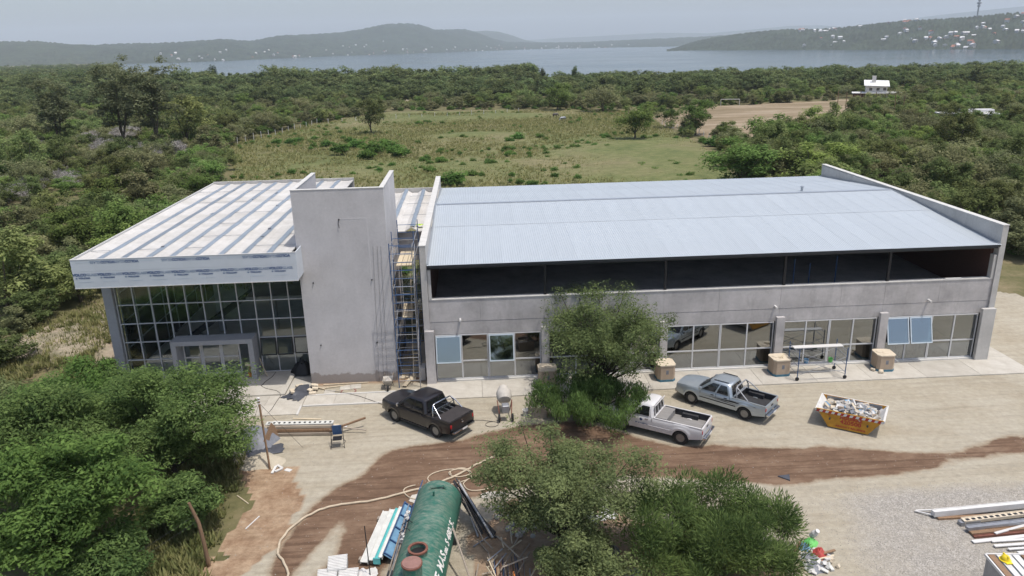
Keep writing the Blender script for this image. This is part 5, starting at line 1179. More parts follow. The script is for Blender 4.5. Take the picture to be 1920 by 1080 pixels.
n = 2600; qx, qy = rs.uniform(-160, 130, n), rs.uniform(60, 300, n); ok = np.array([not blocked(a, b) for a, b in zip(qx, qy)])
stuff_wood('undergrowth', 'undergrowth between the trees of the woods', [(a, b, (DEAD if (rs.random() < .06 and a < -30 and b < 190) else (4 if rs.random() < .3 else BUSH)), float(rs.uniform(.4, .9))*(1.4 if b > 150 else 1), 1.) for a, b in zip(qx[ok], qy[ok])])
# grass tufts and weeds
def tufts(name, label, pts, size, mat, blades=6, seed=3):
    rs = np.random.default_rng(seed); P = np.repeat(pts, blades, 0); n = len(P); a = rs.uniform(0, 6.28, n); h = np.repeat(size, blades)*rs.uniform(.5, 1.1, n)
    d = np.stack([np.cos(a), np.sin(a), 0*a], 1); side = np.stack([-np.sin(a), np.cos(a), 0*a], 1); P = P+d*(rs.random((n, 1))*.6*h[:, None])
    w_ = (.16*h)[:, None]; tip = P+d*(h*.55)[:, None]+np.array([0, 0, 1])*h[:, None]
    o = link(name, tris(name, np.stack([P-side*w_, P+side*w_, tip], 1), mat)); return tag(o, label, 'grass', None, 'stuff')
n = 60000; qx, qy = rs.uniform(-60, 60, n), 62+(rs.random(n)**1.25)*210; ok = inpoly(qx, qy, FIELD) & (vnoise(qx, qy, 14, 8)*.5+vnoise(qx, qy, 4, 9)*.5 > .22); qx, qy = qx[ok], qy[ok]
tufts('field_grass', 'rough green grass of the field behind the building', np.stack([qx, qy, zT(qx, qy)+.0], 1), rs.uniform(.20, .44, len(qx))*(1+qy/400), 'grass_blade', 5)
n = 5000; qx, qy = rs.uniform(-16, -8.5, n), rs.uniform(22, 34, n); ed = -10.6-(qy-27)*.12-.9; ok = (qx < ed+rs.normal(0, .35, n)) & (qx > ed-3.5); qx, qy = qx[ok], qy[ok]
tufts('verge_grass', 'tall weedy grass around the leaning post at lower left', np.stack([qx, qy, 0*qx], 1), rs.uniform(.15, .5, len(qx)), 'grass_blade', 7)
n = 6000; qx, qy = rs.uniform(-38, -22.5, n), rs.uniform(42, 64, n); ok = (vnoise(qx, qy, 3, 12) > .42); qx, qy = qx[ok], qy[ok]
tufts('bank_grass', 'dry grass on the earth bank left of the pavilion', np.stack([qx, qy, 0*qx+.5], 1), rs.uniform(.2, .5, len(qx)), 'grass_blade', 6)
# loose stones in the gravel and over the yard
def stones(name, label, n, f, smin, smax, seed):
    rs = np.random.default_rng(seed); P = f(rs, n); n = len(P); s = rs.uniform(smin, smax, n); base = np.array([(1, 0, 0), (-.5, .87, 0), (-.5, -.87, 0), (0, 0, .9)]); F = [(0, 1, 3), (1, 2, 3), (2, 0, 3)]
    a = rs.uniform(0, 6.28, n); c, si = np.cos(a), np.sin(a); V = base[None]*s[:, None, None]*rs.uniform(.6, 1.3, (n, 4, 3)); X = V[..., 0]*c[:, None]-V[..., 1]*si[:, None]; Y = V[..., 0]*si[:, None]+V[..., 1]*c[:, None]
    V = np.stack([X+P[:, :1], Y+P[:, 1:2], V[..., 2]*.7+.002], -1); T = V[:, np.array(F)].reshape(-1, 3, 3)
    o = link(name, tris(name, T, 'stone')); return tag(o, label, 'gravel', None, 'stuff')
def fgrav(rs, n):
    x, y = rs.uniform(13, 26, n), rs.uniform(20, 29, n); k = sstep(13.2, 17.5, x+(28-y)*.25)*sstep(29.4, 27.4, y); ok = rs.random(n) < k; return np.stack([x[ok], y[ok]], 1)
stones('gravel', 'grey gravel spread over the lower right of the yard', 22000, fgrav, .012, .030, 4)
stones('loose_stones', 'small pale stones scattered over the dirt yard', 2600, lambda rs, n: np.stack([rs.uniform(-11, 32, n), rs.uniform(22, 39, n)], 1), .010, .034, 5)
# ------------------------------------------------------------------ things on the site
def lump(name, mats, parent, sx, sy, h, seed, n=9, loc=None, rz=0., rough=.22):
    """closed low heap with an uneven skin"""
    rs = np.random.default_rng(seed); vs = [(0, 0, h)]; K = 18
    for j in range(1, n):
        q = j/(n-1)
        for i in range(K):
            a = 2*math.pi*i/K; r = q*(1+.12*math.sin(3*a+seed)+.08*math.sin(5*a)); z = h*(1-q**1.6)*(1+rs.normal(0, rough)) if j < n-1 else 0
            vs.append((sx*r*math.cos(a), sy*r*math.sin(a), max(z, 0)))
    fs = [(0, 1+i, 1+(i+1) % K) for i in range(K)]+[(1+j*K+i, 1+(j+1)*K+i, 1+(j+1)*K+(i+1) % K, 1+j*K+(i+1) % K) for j in range(n-2) for i in range(K)]
    fs.append(tuple(range(1+(n-2)*K, 1+(n-1)*K))); o = MB().add(vs, fs).build(name, mats, parent, smooth=50, loc=loc); o.rotation_euler = (0, 0, rz); return o
def cloth(name, mat, parent, sx, sy, h, seed, loc=None, rz=0, n=12):
    rs = np.random.default_rng(seed); g = rs.random((n, n)); vs = []
    for j in range(n):
        for i in range(n):
            u, v = i/(n-1)*2-1, j/(n-1)*2-1; k = max(0, 1-(u*u+v*v)*.6); vs.append((sx*u*(1+.25*(g[j, (i*3) % n]-.5)), sy*v*(1+.25*(g[(j*5) % n, i]-.5)), .012+h*k*(.35+.8*g[j, i])*(.6+.4*math.sin(3*u+2*v+seed))**2))
    return MB().add(vs, [(j*n+i, j*n+i+1, (j+1)*n+i+1, (j+1)*n+i) for j in range(n-1) for i in range(n-1)]).build(name, mat, parent, loc=loc, rot=(0, 0, rz), smooth=70)
def plank(label, p0, p1, w_, h_, mat, cat='plank', group=None, z=0., name='plank', roll=0.):
    p0, p1 = Vector(p0), Vector(p1); d = p1-p0; L = d.length
    o = MB().box(-L/2, L/2, -w_/2, w_/2, 0, h_).build(name, mat); bevel(o.data, min(w_, h_)*.12); c = (p0+p1)/2; o.location = (c.x, c.y, c.z+z)
    o.rotation_euler = (roll, -math.asin(d.z/L), math.atan2(d.y, d.x)); return tag(o, label, cat, group)
# skip
sk = thing('rubble_skip', 'yellow rubble skip with red and white striped rim and painted phone number', 'skip', (19.26, 34.56, 0), math.atan2(-.555, .832))
L1, L0, Wd, Hh, tk_ = 1.6, .95, .94, .97, .03
def slabm(p, off): return p
sh = MB()
for s in (-1, 1):
    y0, y1 = (s*Wd-s*tk_, s*Wd)
    sh.prism([(-L1, Hh), (-L0, .06), (L0, .06), (L1, Hh)], min(y0, y1), max(y0, y1), 'XZ', 0)
sh.box(-L0, L0, -Wd+tk_, Wd-tk_, .06, .10, 1)
for s in (-1, 1):
    a = [(s*L0, -Wd+tk_, .06), (s*L0, Wd-tk_, .06), (s*L1, Wd-tk_, Hh), (s*L1, -Wd+tk_, Hh)]; b = [(x-s*.04, y, z+.02) for x, y, z in a]
    sh.add(a+b, [(0, 1, 2, 3), (7, 6, 5, 4), (0, 4, 5, 1), (1, 5, 6, 2), (2, 6, 7, 3), (3, 7, 4, 0)], 1)
sh.build('skip_body', ['skip_yellow', 'skip_white'], sk)
rm_ = MB(); rm_.box(-L1-.03, L1+.03, Wd+.002, Wd+.05, Hh-.12, Hh+.02); rm_.box(-L1-.05, -L1-.002, -Wd-.05, Wd+.05, Hh-.1, Hh+.025); rm_.box(L1+.002, L1+.05, -Wd-.05, Wd+.05, Hh-.1, Hh+.025)
rm_.build('rim', 'skip_white', sk); B('inner_face', 'tube_grey', sk, -L1+.25, L1-.25, Wd-tk_-.02, Wd-tk_-.003, .45, Hh-.01, world=False); B('rim_bar', 'skip_yellow', sk, -L1, L1, -Wd-.05, -Wd-.002, Hh-.005, Hh+.03, world=False)
ns = 22
for k in range(ns):
    a = -L1+2*L1*k/ns; b = a+2*L1/ns; MB().add([(a, -Wd-.052, Hh-.14), (b, -Wd-.052, Hh-.14), (b+.06, -Wd-.052, Hh-.007), (a+.06, -Wd-.052, Hh-.007), (a, -Wd-.003, Hh-.14), (b, -Wd-.003, Hh-.14), (b+.06, -Wd-.003, Hh-.007), (a+.06, -Wd-.003, Hh-.007)], [(0, 1, 2, 3), (7, 6, 5, 4), (0, 4, 5, 1), (1, 5, 6, 2), (2, 6, 7, 3), (3, 7, 4, 0)]).build('warning_stripe', 'skip_red' if k % 2 == 0 else 'skip_white', sk)
for s_, sz, z, x in (('AGUIRRE', .235, .70, .1), ('420500', .30, .47, .1), ('ARIDOS Y RELLENOS', .135, .20, .12)): link('painted_lettering', textm(s_, sz, 'skip_red', .003, .009 if sz > .2 else .004, 1.12), sk, (x, -Wd-.006, z), (R(90), 0, 0))
link('painted_lettering', textm('4361', .08, 'skip_red', .003, .002), sk, (-.95, -Wd-.006, .72), (R(90), 0, 0))
for s in (-1, 1):
    for x in (-.9, .9): TP('lifting_lug', 'dark_steel', sk, (x, s*(Wd+.002), .55), (x, s*(Wd+.13), .55), .045, world=False)
def debris(name, label, cx, cy, rz, sx, sy, z0, h, n, seed, smin, smax, mats, parent=None):
    rs = np.random.default_rng(seed); mb = MB(); q = Matrix.Rotation(rz, 3, 'Z')
    for k in range(n):
        u, v = rs.uniform(-1, 1), rs.uniform(-1, 1); z = z0+h*(1-.6*u*u)*rs.uniform(.5, 1.0)*(1-.5*v*v); s = rs.uniform(smin, smax, 3)*np.array([1, .7, .35]); rot = q@Matrix.Rotation(rs.uniform(0, 6.28), 3, 'Z')@Matrix.Rotation(rs.normal(0, .5), 3, 'X')@Matrix.Rotation(rs.normal(0, .5), 3, 'Y')
        c = q@Vector((u*sx, v*sy, 0))+Vector((cx, cy, z)); mb.box(c.x-s[0], c.x+s[0], c.y-s[1], c.y+s[1], c.z-s[2], c.z+s[2], int(rs.integers(len(mats))), rot, c)
    o = mb.build(name, mats, parent); 
    if parent is None: tag(o, label, 'rubble', None, 'stuff')
    return o
debris('rubble', 'broken boards, wrapping and rubble filling the yellow skip', 19.26, 34.56, math.atan2(-.555, .832), 1.3, .80, .52, .60, 190, 8, .06, .26, ['white_trim', 'rubble', 'card_pale', 'white_trim', 'panel_white', 'wood_grey', 'cardboard', 'tarp_grey', 'panel_blue'])
# octagonal cardboard bins
def octabin(label, x, y, rz):
    t = thing('cardboard_bin', label, 'cardboard bin', (x, y, .07), rz, None)
    def oc(r, c=.72): return [(r, -r*c), (r, r*c), (r*c, r), (-r*c, r), (-r, r*c), (-r, -r*c), (-r*c, -r), (r*c, -r)]
    MB().prism(oc(.54), 0, .13, 'XY').build('pallet_base', 'blue_base', t); MB().prism(oc(.52), .131, 1.0, 'XY').build('bin_wall', 'cardboard', t); MB().prism(oc(.55), .99, 1.06, 'XY').build('lid', 'card_pale', t)
    BP('printed_label', 'tarp_grey', t, (.02, -.523, .6), (.16, .006, .26), world=False); 
    for k in range(2): BP('lid_flap', 'card_pale', t, (.1-.3*k, -.1+.2*k, 1.07), (.4, .3, .012), (.05, .04, k*.7), world=False)
    return t
octabin('brown cardboard bin with loose sticks on its lid left of the low wheeled scaffold', 17.98, 41.02, .05); octabin('brown cardboard bin with blue base right of the low wheeled scaffold', 24.42, 41.05, -.05)
octabin('brown cardboard bin with teal base behind the right side of the airy tree', 10.98, 41.0, .03); octabin('brown cardboard bin mostly hidden left of the airy tree', 3.9, 41.02, 0)
for k in range(3): plank('short pale stick lying on the cardboard bin lid', (17.85+.1*k, 40.8, 1.15), (18.25+.06*k, 41.2+.1*k, 1.18), .04, .04, 'wood_pale', 'stick', 'sticks on the bin lid', name='stick')
for x, y in ((23.7, 40.75), (24.0, 40.35), (24.1, 40.55)):
    o = MB().box(-.13, .13, -.09, .09, 0, .16).build('rubble_block', 'card_pale', loc=(x, y, .075), rot=(0, 0, x*3)); bevel(o.data, .03); tag(o, 'small pale broken block on the pavement beside the cardboard bin', 'block', 'broken blocks by the bin')
# low wheeled scaffold
ws = thing('wheeled_scaffold', 'low blue and grey scaffold on castors standing on the pavement before the windows', 'scaffold', (20.1, 40.45, .07))
X0, X1, Y0, Y1 = 18.62, 21.5, 39.82, 41.2
for x in (X0, X1):
    for y in (Y0, Y1):
        TP('standard', 'tube_blue', ws, (x, y, .28), (x, y, 2.05), .028)
        MB().lathe([(.03, -.03), (.11, -.03), (.12, 0), (.11, .03), (.03, .03)], 14, (x, y, .19), axis='Y').build('castor', 'rubber', ws, True)
    for z in (.5, 1.0, 1.5, 1.85): TP('rung', 'tube_grey', ws, (x, Y0, z), (x, Y1, z), .02)
for y in (Y0, Y1): TP('brace', 'tube_grey', ws, (X0, y, .4), (X1, y, 1.5), .016); TP('brace', 'tube_grey', ws, (X0, y, 1.5), (X1, y, .4), .016); TP('ledger', 'tube_grey', ws, (X0, y, .62), (X1, y, .62), .018)
for k in range(2): BP('platform_board', 'white_trim', ws, ((X0+X1)/2, 40.55+k*.2, 1.88), (X1-X0+.1, .19, .045))
BP('lower_board', 'white_trim', ws, ((X0+X1)/2, 40.95, .66), (X1-X0-.1, .26, .04))
for x, c in ((19.6, 'panel_blue'), (21.1, 'green_bag')):
    o = MB().lathe([(.11, 0), (.14, .26), (.125, .26), (.10, .03)], 14).build('paint_bucket', c, loc=(x, 40.95, .69)); tag(o, ('blue' if x < 20 else 'green')+' paint bucket on the lower board of the wheeled scaffold', 'bucket')
# white buckets behind the hall window
bk = MB().lathe([(.13, 0), (.155, .34), (.16, .35), (.16, .37), (.02, .372)], 14).mesh('bucket', 'white_trim', smooth=40)
for k in range(13): 
    o = link('bucket', bk, None, (25.05+.42*(k % 10)+.06*math.sin(k), 42.75+.1*math.cos(k*2), .122+(.375 if k >= 10 else 0))); 
    if k >= 10: o.location.x = 25.05+.42*(k-9)*2+.06*math.sin(k-10+1); o.location.y = 42.75
    tag(o, 'white plastic bucket inside the hall behind the rightmost window bay', 'bucket', 'white buckets inside the hall')
# concrete mixer
mxr = thing('concrete_mixer', 'pale concrete mixer with grey motor standing in the yard beside the black pickup', 'concrete mixer', (1.2, 37.3, 0), R(92))
q = Matrix.Rotation(R(62), 3, 'Y')
MB().lathe([(.10, -.05), (.34, .02), (.42, .22), (.42, .52), (.26, .86), (.25, .90), (.235, .90), (.24, .84), (.40, .50)], 20, (.1, 0, .85), rot=q).build('drum', 'mixer_grey', mxr, smooth=40)
a = MB().box(-.78, -.35, -.2, .2, .5, .95).build('motor_housing', 'tube_grey', mxr); bevel(a.data, .04)
for s in (-1, 1):
    TP('frame_leg', 'rust', mxr, (-.7, s*.3, .1), (.15, s*.4, .85), .03, world=False); TP('frame_leg', 'rust', mxr, (.55, s*.3, 0), (.1, s*.4, .85), .03, world=False)
    MB().lathe([(.06, -.05), (.2, -.05), (.22, 0), (.2, .05), (.06, .05)], 16, (-.7, s*.36, .22), axis='Y').build('wheel', 'rubber', mxr)
# crate of offcuts, bucket, tyres, trestle
cr_ = thing('offcut_crate', 'open wooden crate full of offcuts beside the weeping tree', 'crate', (3.0, 37.25, 0), -.12)
for (a, b, c, d) in ((-.5, .5, -.5, -.46), (-.5, .5, .46, .5), (-.5, -.46, -.459, .459), (.46, .5, -.459, .459)): B('crate_side', 'wood_grey', cr_, a, b, c, d, 0, .62, world=False)
B('crate_floor', 'wood_grey', cr_, -.459, .459, -.459, .459, .0, .04, world=False)
debris('offcuts', 'timber and block offcuts heaped inside the open crate', 3.0, 37.25, 0, .36, .36, .2, .42, 46, 15, .04, .14, ['wood_grey', 'rubble', 'wood_brown', 'card_pale'])
o = MB().lathe([(.15, 0), (.19, .34), (.20, .35), (.20, .37), (.18, .37), (.14, .03)], 18).build('bucket', 'white_trim', loc=(2.35, 37.15, 0), smooth=40); tag(o, 'white bucket standing on the ground left of the offcut crate', 'bucket')
for k, (x, y, rr) in enumerate(((6.15, 36.0, .42), (6.9, 36.35, .38))):
    o = MB().lathe([(rr*.58, -.11), (rr*.9, -.13), (rr, -.08), (rr, .08), (rr*.9, .13), (rr*.58, .11)], 26, axis='Y', closed=True).build('tyre', 'rubber', loc=(x, y, rr*.97), rot=(.22, 0, .2-.5*k), smooth=50); tag(o, ('larger' if k == 0 else 'smaller')+' black tyre leaning in the shade under the weeping tree', 'tyre')
tr_ = thing('trestle', 'dark metal trestle in the shade of the weeping tree', 'trestle', (4.4, 36.0, 0), .2)
BP('top_bar', 'black_metal', tr_, (0, 0, .78), (1.1, .12, .06), world=False)
for sx in (-.45, .45):
    for sy in (-.22, .22): TP('leg', 'black_metal', tr_, (sx, 0, .76), (sx*1.1, sy, 0), .025, world=False)
# wheelbarrow
wbw = thing('wheelbarrow', 'muddy wheelbarrow with mortar standing before the plastered tower', 'wheelbarrow', (-5.6, 41.55, 0), R(-88))
MB().add([(-.3, -.3, .62), (.45, -.3, .62), (.45, .3, .62), (-.3, .3, .62), (-.12, -.2, .32), (.22, -.2, .32), (.22, .2, .32), (-.12, .2, .32)], [(4, 5, 6, 7)[::-1], (0, 1, 5, 4), (1, 2, 6, 5), (2, 3, 7, 6), (3, 0, 4, 7)]).build('tray', 'mixer_grey', wbw)
lump('mortar', 'rubble', wbw, .26, .2, .16, 3, 6, (.06, 0, .48))
for s in (-1, 1): TP('handle', 'wood_grey', wbw, (-.95, s*.27, .55), (.55, s*.1, .22), .022, world=False); TP('leg', 'dark_steel', wbw, (-.2, s*.22, .4), (-.28, s*.26, 0), .018, world=False)
MB().lathe([(.05, -.04), (.16, -.05), (.19, 0), (.16, .05), (.05, .04)], 16, (.58, 0, .19), axis='Y').build('wheel', 'rubber', wbw)
for k, x in enumerate((-6.2, -5.95, -5.75)): 
    o = MB().tube((x+.15*(k-2)*.2, 42.44, 0), (x+.22, 42.46, 8.5), .006, 5).build('rope', 'black_metal'); tag(o, 'thin dark hoist rope hanging down the right side of the plastered tower front', 'rope', 'hoist ropes on the tower')
# timber pile, posts and stool
for k in range(3):
    z = .02+.19*k; o = plank('long stacked steel formwork beam in the pile left of the yard', (-11.4, 36.25+.04*k, z), (-7.95, 36.05+.04*k, z), .32, .17, ('wood_grey', 'wood_brown', 'wood_grey')[k], 'beam', 'stacked beams', name='formwork_beam')
pb = thing('perforated_beam', 'pale perforated beam lying on top of the timber pile', 'beam', (-9.7, 36.3, .6), math.atan2(-.2, 3.5))
B('beam_web', 'panel_white', pb, -1.78, 1.78, -.17, .17, 0, .05, world=False)
for k in range(13): BP('slot', 'black_metal', pb, (-1.62+k*.27, 0, .052), (.11, .15, .006), world=False)
for k, (p0, p1, w_, m) in enumerate((((-11.5, 37.65), (-8.65, 37.25), .25, 'white_trim'), ((-10.35, 37.1), (-7.35, 36.75), .28, 'white_trim'), ((-10.2, 37.45), (-7.8, 37.0), .14, 'wood_pale'), ((-10.5, 38.0), (-8.9, 37.75), .12, 'wood_pale'), ((-11.2, 36.9), (-8.5, 36.6), .2, 'wood_grey'))):
    plank('pale loose board lying flat behind the timber pile', (*p0, .01), (*p1, .01), w_, .05, m, 'board', 'loose boards behind the pile', name='board')
plank('dark square post leaning across the right end of the timber pile', (-8.1, 35.9, .25), (-6.3, 36.7, .5), .1, .1, 'wood_brown', 'post', name='post'); plank('thin brown pole sticking out right of the timber pile', (-7.9, 36.2, .35), (-6.2, 36.0, .15), .06, .06, 'wood_grey', 'pole', name='pole')
stl = thing('folding_chair', 'dark blue folding chair standing before the timber pile', 'chair', (-7.5, 34.85, 0), .1)
BP('backrest', 'panel_blue', stl, (0, .12, .82), (.48, .03, .55), (.12, 0, 0), world=False); bpy.data.objects[stl.children[0].name].data = unit('box', 'tube_blue'); BP('seat', 'black_metal', stl, (0, -.1, .46), (.46, .42, .03), world=False)
for sx in (-.27, .27): TP('leg', 'black_metal', stl, (sx, .16, 1.08), (sx*1.25, -.38, 0), .016, world=False); TP('leg', 'black_metal', stl, (sx, -.2, .48), (sx*1.3, .36, 0), .016, world=False)
TP('crossbar', 'black_metal', stl, (-.33, -.36, .08), (.33, -.36, .08), .012, world=False)
pl1 = thing('power_pole', 'thin guyed wooden power pole standing by the white scrap frame', 'pole', (-10.46, 32.8, 0))
TP('shaft', 'wood_brown', pl1, (-10.46, 32.8, -.1), (-10.66, 33.15, 3.6), .05)
for z in (3.35, 3.5, 3.62): MB().lathe([(.03, 0), (.07, .02), (.07, .06), (.03, .08)], 10, (-10.66, 33.14, z)).build('insulator', 'white_trim', pl1, True)
for p in ((-12.3, 35.2, 0), (-9.3, 34.8, 0)): TP('guy_wire', 'black_metal', pl1, (-10.65, 33.13, 3.4), p, .008)
pl2 = thing('leaning_post', 'weathered brown fence post leaning in the weeds at lower left', 'post', (-11.09, 25.69, 0))
MB().path([(-11.09, 25.69, -.1), (-11.13, 25.7, 1.0), (-11.2, 25.7, 2.0), (-11.45, 25.72, 2.9)], .07, 8, radii=[.085, .08, .075, .055]).build('shaft', 'wood_brown', pl2, True, smooth=60)
for k in range(2): MB().path([(-11.2, 25.7, 2.4-.3*k), (-13.4, 24.4, 1.5-.3*k), (-16, 23.2, 1.3-.3*k)], .004, 4).build('fence_wire', 'dark_steel', pl2, True)
# sand heap under tarpaulin with plywood board, white scraps
tp = thing('tarpaulin', 'grey tarpaulin draped over a heap beside the left thicket', 'tarpaulin', (-11.9, 35.5, 0)); lump('covered_heap', 'tarp_grey', tp, 1.25, 1.0, .95, 5, 9, rough=.06)
cloth('loose_edge', 'tarp', tp, .9, .5, .2, 8, (.75, -.95, .01), .3)
plank('brown plywood board leaning on the tarpaulin heap', (-11.1, 35.0, .0), (-10.95, 36.2, .45), .9, .03, 'wood_brown', 'board', name='board', roll=1.2)
o = lump('sand_heap', 'pile_sand', None, 1.1, .8, .42, 9, 9, (-11.0, 33.5, 0), rough=.08); tag(o, 'low pale sand heap between the tarpaulin and the power pole', 'sand heap')
scf = thing('white_frame', 'broken white triangular frame lying by the power pole', 'frame', (-10.05, 32.75, 0)); 
for p0, p1 in (((-10.25, 32.35, .04), (-10.2, 33.1, .06)), ((-10.2, 33.1, .06), (-9.85, 32.75, .05)), ((-9.85, 32.75, .05), (-10.15, 32.5, .05))): d_ = Vector(p1)-Vector(p0); BP('bar', 'white_trim', scf, (Vector(p0)+Vector(p1))/2, (d_.length, .12, .05), (0, 0, math.atan2(d_.y, d_.x)))
plank('small white tile scrap on the dirt right of the white frame', (-9.7, 32.7, 0), (-9.4, 32.55, 0), .22, .03, 'white_trim', 'tile', name='tile_scrap'); plank('thin white stick lying on the red dirt', (-10.3, 28.0, 0), (-9.95, 28.9, 0), .05, .03, 'white_trim', 'stick', name='stick'); plank('thin pale stick at the edge of the thicket shade', (-11.4, 30.6, 0), (-10.7, 29.9, 0), .05, .04, 'wood_pale', 'stick', name='stick')
# plastic heap, boards and tiles at the tower foot
o = cloth('plastic_sheet', 'tarp', None, .62, .95, .35, 21, (-10.75, 41.2, .06), -.5); tag(o, 'crumpled dark plastic sheet by the left foot of the tower', 'plastic sheet')
for k, (x, y, a, s) in enumerate(((-11.0, 42.1, .6, .45), (-10.2, 41.3, -.6, .3), (-11.1, 41.0, .2, .35), (-10.0, 40.98, .1, .4), (-9.95, 41.5, .1, .35), (-10.05, 41.85, .2, .4), (-11.3, 41.5, .3, .3))):
    o = MB().box(-s/2, s/2, -.12, .12, 0, .12).build('offcut_block', 'card_pale', loc=(x, y, .06+.05*(k % 3)), rot=(.1*(k % 2), .12*(k % 3), a)); bevel(o.data, .01); tag(o, 'pale offcut block among the plastic at the tower foot', 'block', 'offcut blocks at the tower foot')
plank('pale timber batten lying along the foot of the tower', (-9.6, 42.2, .02), (-6.9, 42.3, .02), .07, .05, 'wood_pale', 'batten', name='batten'); plank('pale timber batten pointing away from the plastic heap', (-10.3, 42.0, .1), (-9.4, 41.6, .02), .08, .05, 'wood_pale', 'batten', name='batten'); plank('short pale batten beside the square tiles', (-9.5, 41.75, .02), (-8.3, 42.0, .02), .1, .05, 'wood_pale', 'batten', name='batten')
for k, (x, y) in enumerate(((-9.05, 41.2), (-8.2, 41.75), (-7.6, 41.85))):
    o = MB().box(-.32, .32, -.3, .3, 0, .03).build('square_tile', 'slab', loc=(x, y, .004), rot=(0, 0, .05*k)); bevel(o.data, .006); tag(o, ('pale square floor tile lying alone nearest the path', 'pale square floor tile left of a pair by the tower wall', 'pale square floor tile right of a pair by the tower wall')[k], 'tile')
o = MB().lathe([(.38, .0), (.40, .03), (.46, .03), (.48, 0)], 24, (-7.95, 41.25, .0), closed=True).build('mortar_ring', 'rust_lid'); tag(o, 'brown ring left on the ground before the tower', 'ring')
bb = lump('black_bag', 'tarp', None, .75, .5, .85, 31, 9, (-11.15, 44.0, .15), rough=.12); bb.data.materials[0] = MATS['black_metal']; tag(bb, 'large black refuse heap against the glass by the tower', 'bag')
ob = thing('paint_bucket', 'orange bucket with a pale box on top inside the entrance portal', 'bucket', (-14.3, 43.75, .15)); MB().lathe([(.15, 0), (.19, .3), (.17, .3), (.13, .03)], 16).build('pail', 'orange', ob); B('box', 'card_pale', ob, -.25, .12, -.14, .14, .75, .92, world=False); B('stand', 'wood_brown', ob, -.08, .06, -.06, .06, .05, .75, world=False)
plank('pale wooden plank leaning on the right side of the entrance portal', (-13.3, 43.6, .15), (-13.72, 43.9, 1.3), .06, .04, 'wood_pale', 'plank', name='plank')
o = MB().path([(-12.9, 44.2, .17), (-12.95, 43.5, .165), (-13.2, 42.8, .165), (-13.3, 42.2, .165), (-12.9, 41.8, .165), (-12.2, 41.45, .165), (-11.9, 41.05, .165), (-11.85, 40.9, .06), (-11.9, 40.3, .06), (-11.95, 39.2, .06), (-12.1, 38.4, .03)], .014, 5).build('cable', 'black_metal'); tag(o, 'dark cable running from the glass front across the porch and forecourt', 'cable')
o = MB().path([(-9.4, 41.5, .02), (-8.3, 41.05, .06), (-7.2, 40.4, .065), (-6.2, 39.6, .065), (-5.3, 38.9, .02), (-4.7, 38.6, .02)], .014, 5).build('cable', 'black_metal'); tag(o, 'dark cable crossing the path towards the black pickup', 'cable')
o = MB().path([(-.9, 36.9, .02), (0, 36.8, .02), (.5, 36.6, .02)]+[(.45+.35*math.cos(a), 36.3+.3*math.sin(a), .02) for a in np.linspace(1.2, 8, 14)], .012, 5).build('cable', 'black_metal'); tag(o, 'coiled dark cable on the dirt between the black pickup and mixer', 'cable')
o = MB().add([(0, 0, 0), (.6, .08, 0), (.42, -.42, 0), (.02, 0, .05), (.58, .08, .04), (.42, -.40, .05)], [(3, 4, 5), (2, 1, 0), (0, 1, 4, 3), (1, 2, 5, 4), (2, 0, 3, 5)]).build('plastic_scrap', 'tarp', loc=(13.55, 29.95, .01)); tag(o, 'small dark triangular scrap on the wet track', 'scrap')
# ------------------------------------------------------------------ green tank
tn = thing('water_tank', 'long green horizontal tank with white lettering and rusty hatches at the bottom edge', 'tank', (-2.0, 27.85, 0), R(-6.5)); rt = .95; Lt = 9.0
prf = [(.02, .36), (.4, .3), (.66, .17), (rt-.07, .05), (rt, 0)]; prof = [(a, b) for a, b in prf]+[(rt, -2.2), (rt+.004, -2.22), (rt, -2.24), (rt, -4.5), (rt+.004, -4.52), (rt, -4.54), (rt, -Lt), (rt-.07, -Lt-.06), (.62, -Lt-.2), (.02, -Lt-.4)]
MB().lathe(prof, 44, (0, 0, rt+.12), axis='Y').build('shell', 'tank_green', tn, smooth=40)
for y in (-1.5, -4.8, -8): B('cradle', 'dark_steel', tn, -.9, .9, y-.1, y+.1, 0, .34, world=False)
def hatch(y, r, h, lid):
    zt = rt*2+.12
    a = MB().lathe([(r*.86, zt-.25), (r, zt-.25), (r, zt+h), (r*.86, zt+h)], 28, (0, y, 0), closed=True).build('hatch_neck', 'tank_green', tn, smooth=40)
    MB().lathe([(r*.84, zt+h), (r*1.09, zt+h), (r*1.09, zt+h+.06), (r*.84, zt+h+.06)], 28, (0, y, 0), closed=True).build('hatch_rim', 'rust', a, smooth=40)
    if lid: MB().lathe([(r*1.0, zt+h+.058), (r*.98, zt+h+.09), (.01, zt+h+.1)], 28, (0, y, 0)).build('hatch_lid', 'rust_lid', a, smooth=40)
    else: MB().lathe([(r*.84, zt+.012), (.01, zt+.014)], 28, (0, y, 0)).build('hatch_shade_disc', 'black_metal', a)  # flat black disc on the shell, painted as the unlit inside of the hatch
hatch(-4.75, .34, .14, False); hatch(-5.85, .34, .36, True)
for y in (-1.15, -4.35): TP('vent_stub', 'tank_green', tn, (0, y, rt*2+.05), (.0, y, rt*2+.32), .04, world=False)
MB().path([(-.35, -.75, rt*2-.1), (-.2, -.62, rt*2+.16), (.3, -.55, rt*2+.2), (.45, -.5, rt*2-.12)], .05, 6).build('lifting_handle', 'tank_green', tn)
for y in (-2.6, -3.1): MB().path([(-rt+.02, y, 1.45), (-rt-.1, y, 1.65), (-rt+.2, y+.02, 1.85), (-rt+.34, y-.08, 1.82)], .018, 5).build('ladder_rung', 'black_metal', tn)
def bent(s_, size, ang, y):
    me = textm(s_, size, 'paint_white', .0, .016); me = me.copy()
    for v in me.vertices:   # text runs along the tank, rows wrap round the shell
        a = ang-v.co.y/(rt+.006); v.co = Vector(((rt+.008)*math.sin(a), y+v.co.x, rt+.12+(rt+.008)*math.cos(a)))
    me.update(); o = link('painted_lettering', me, tn); return o
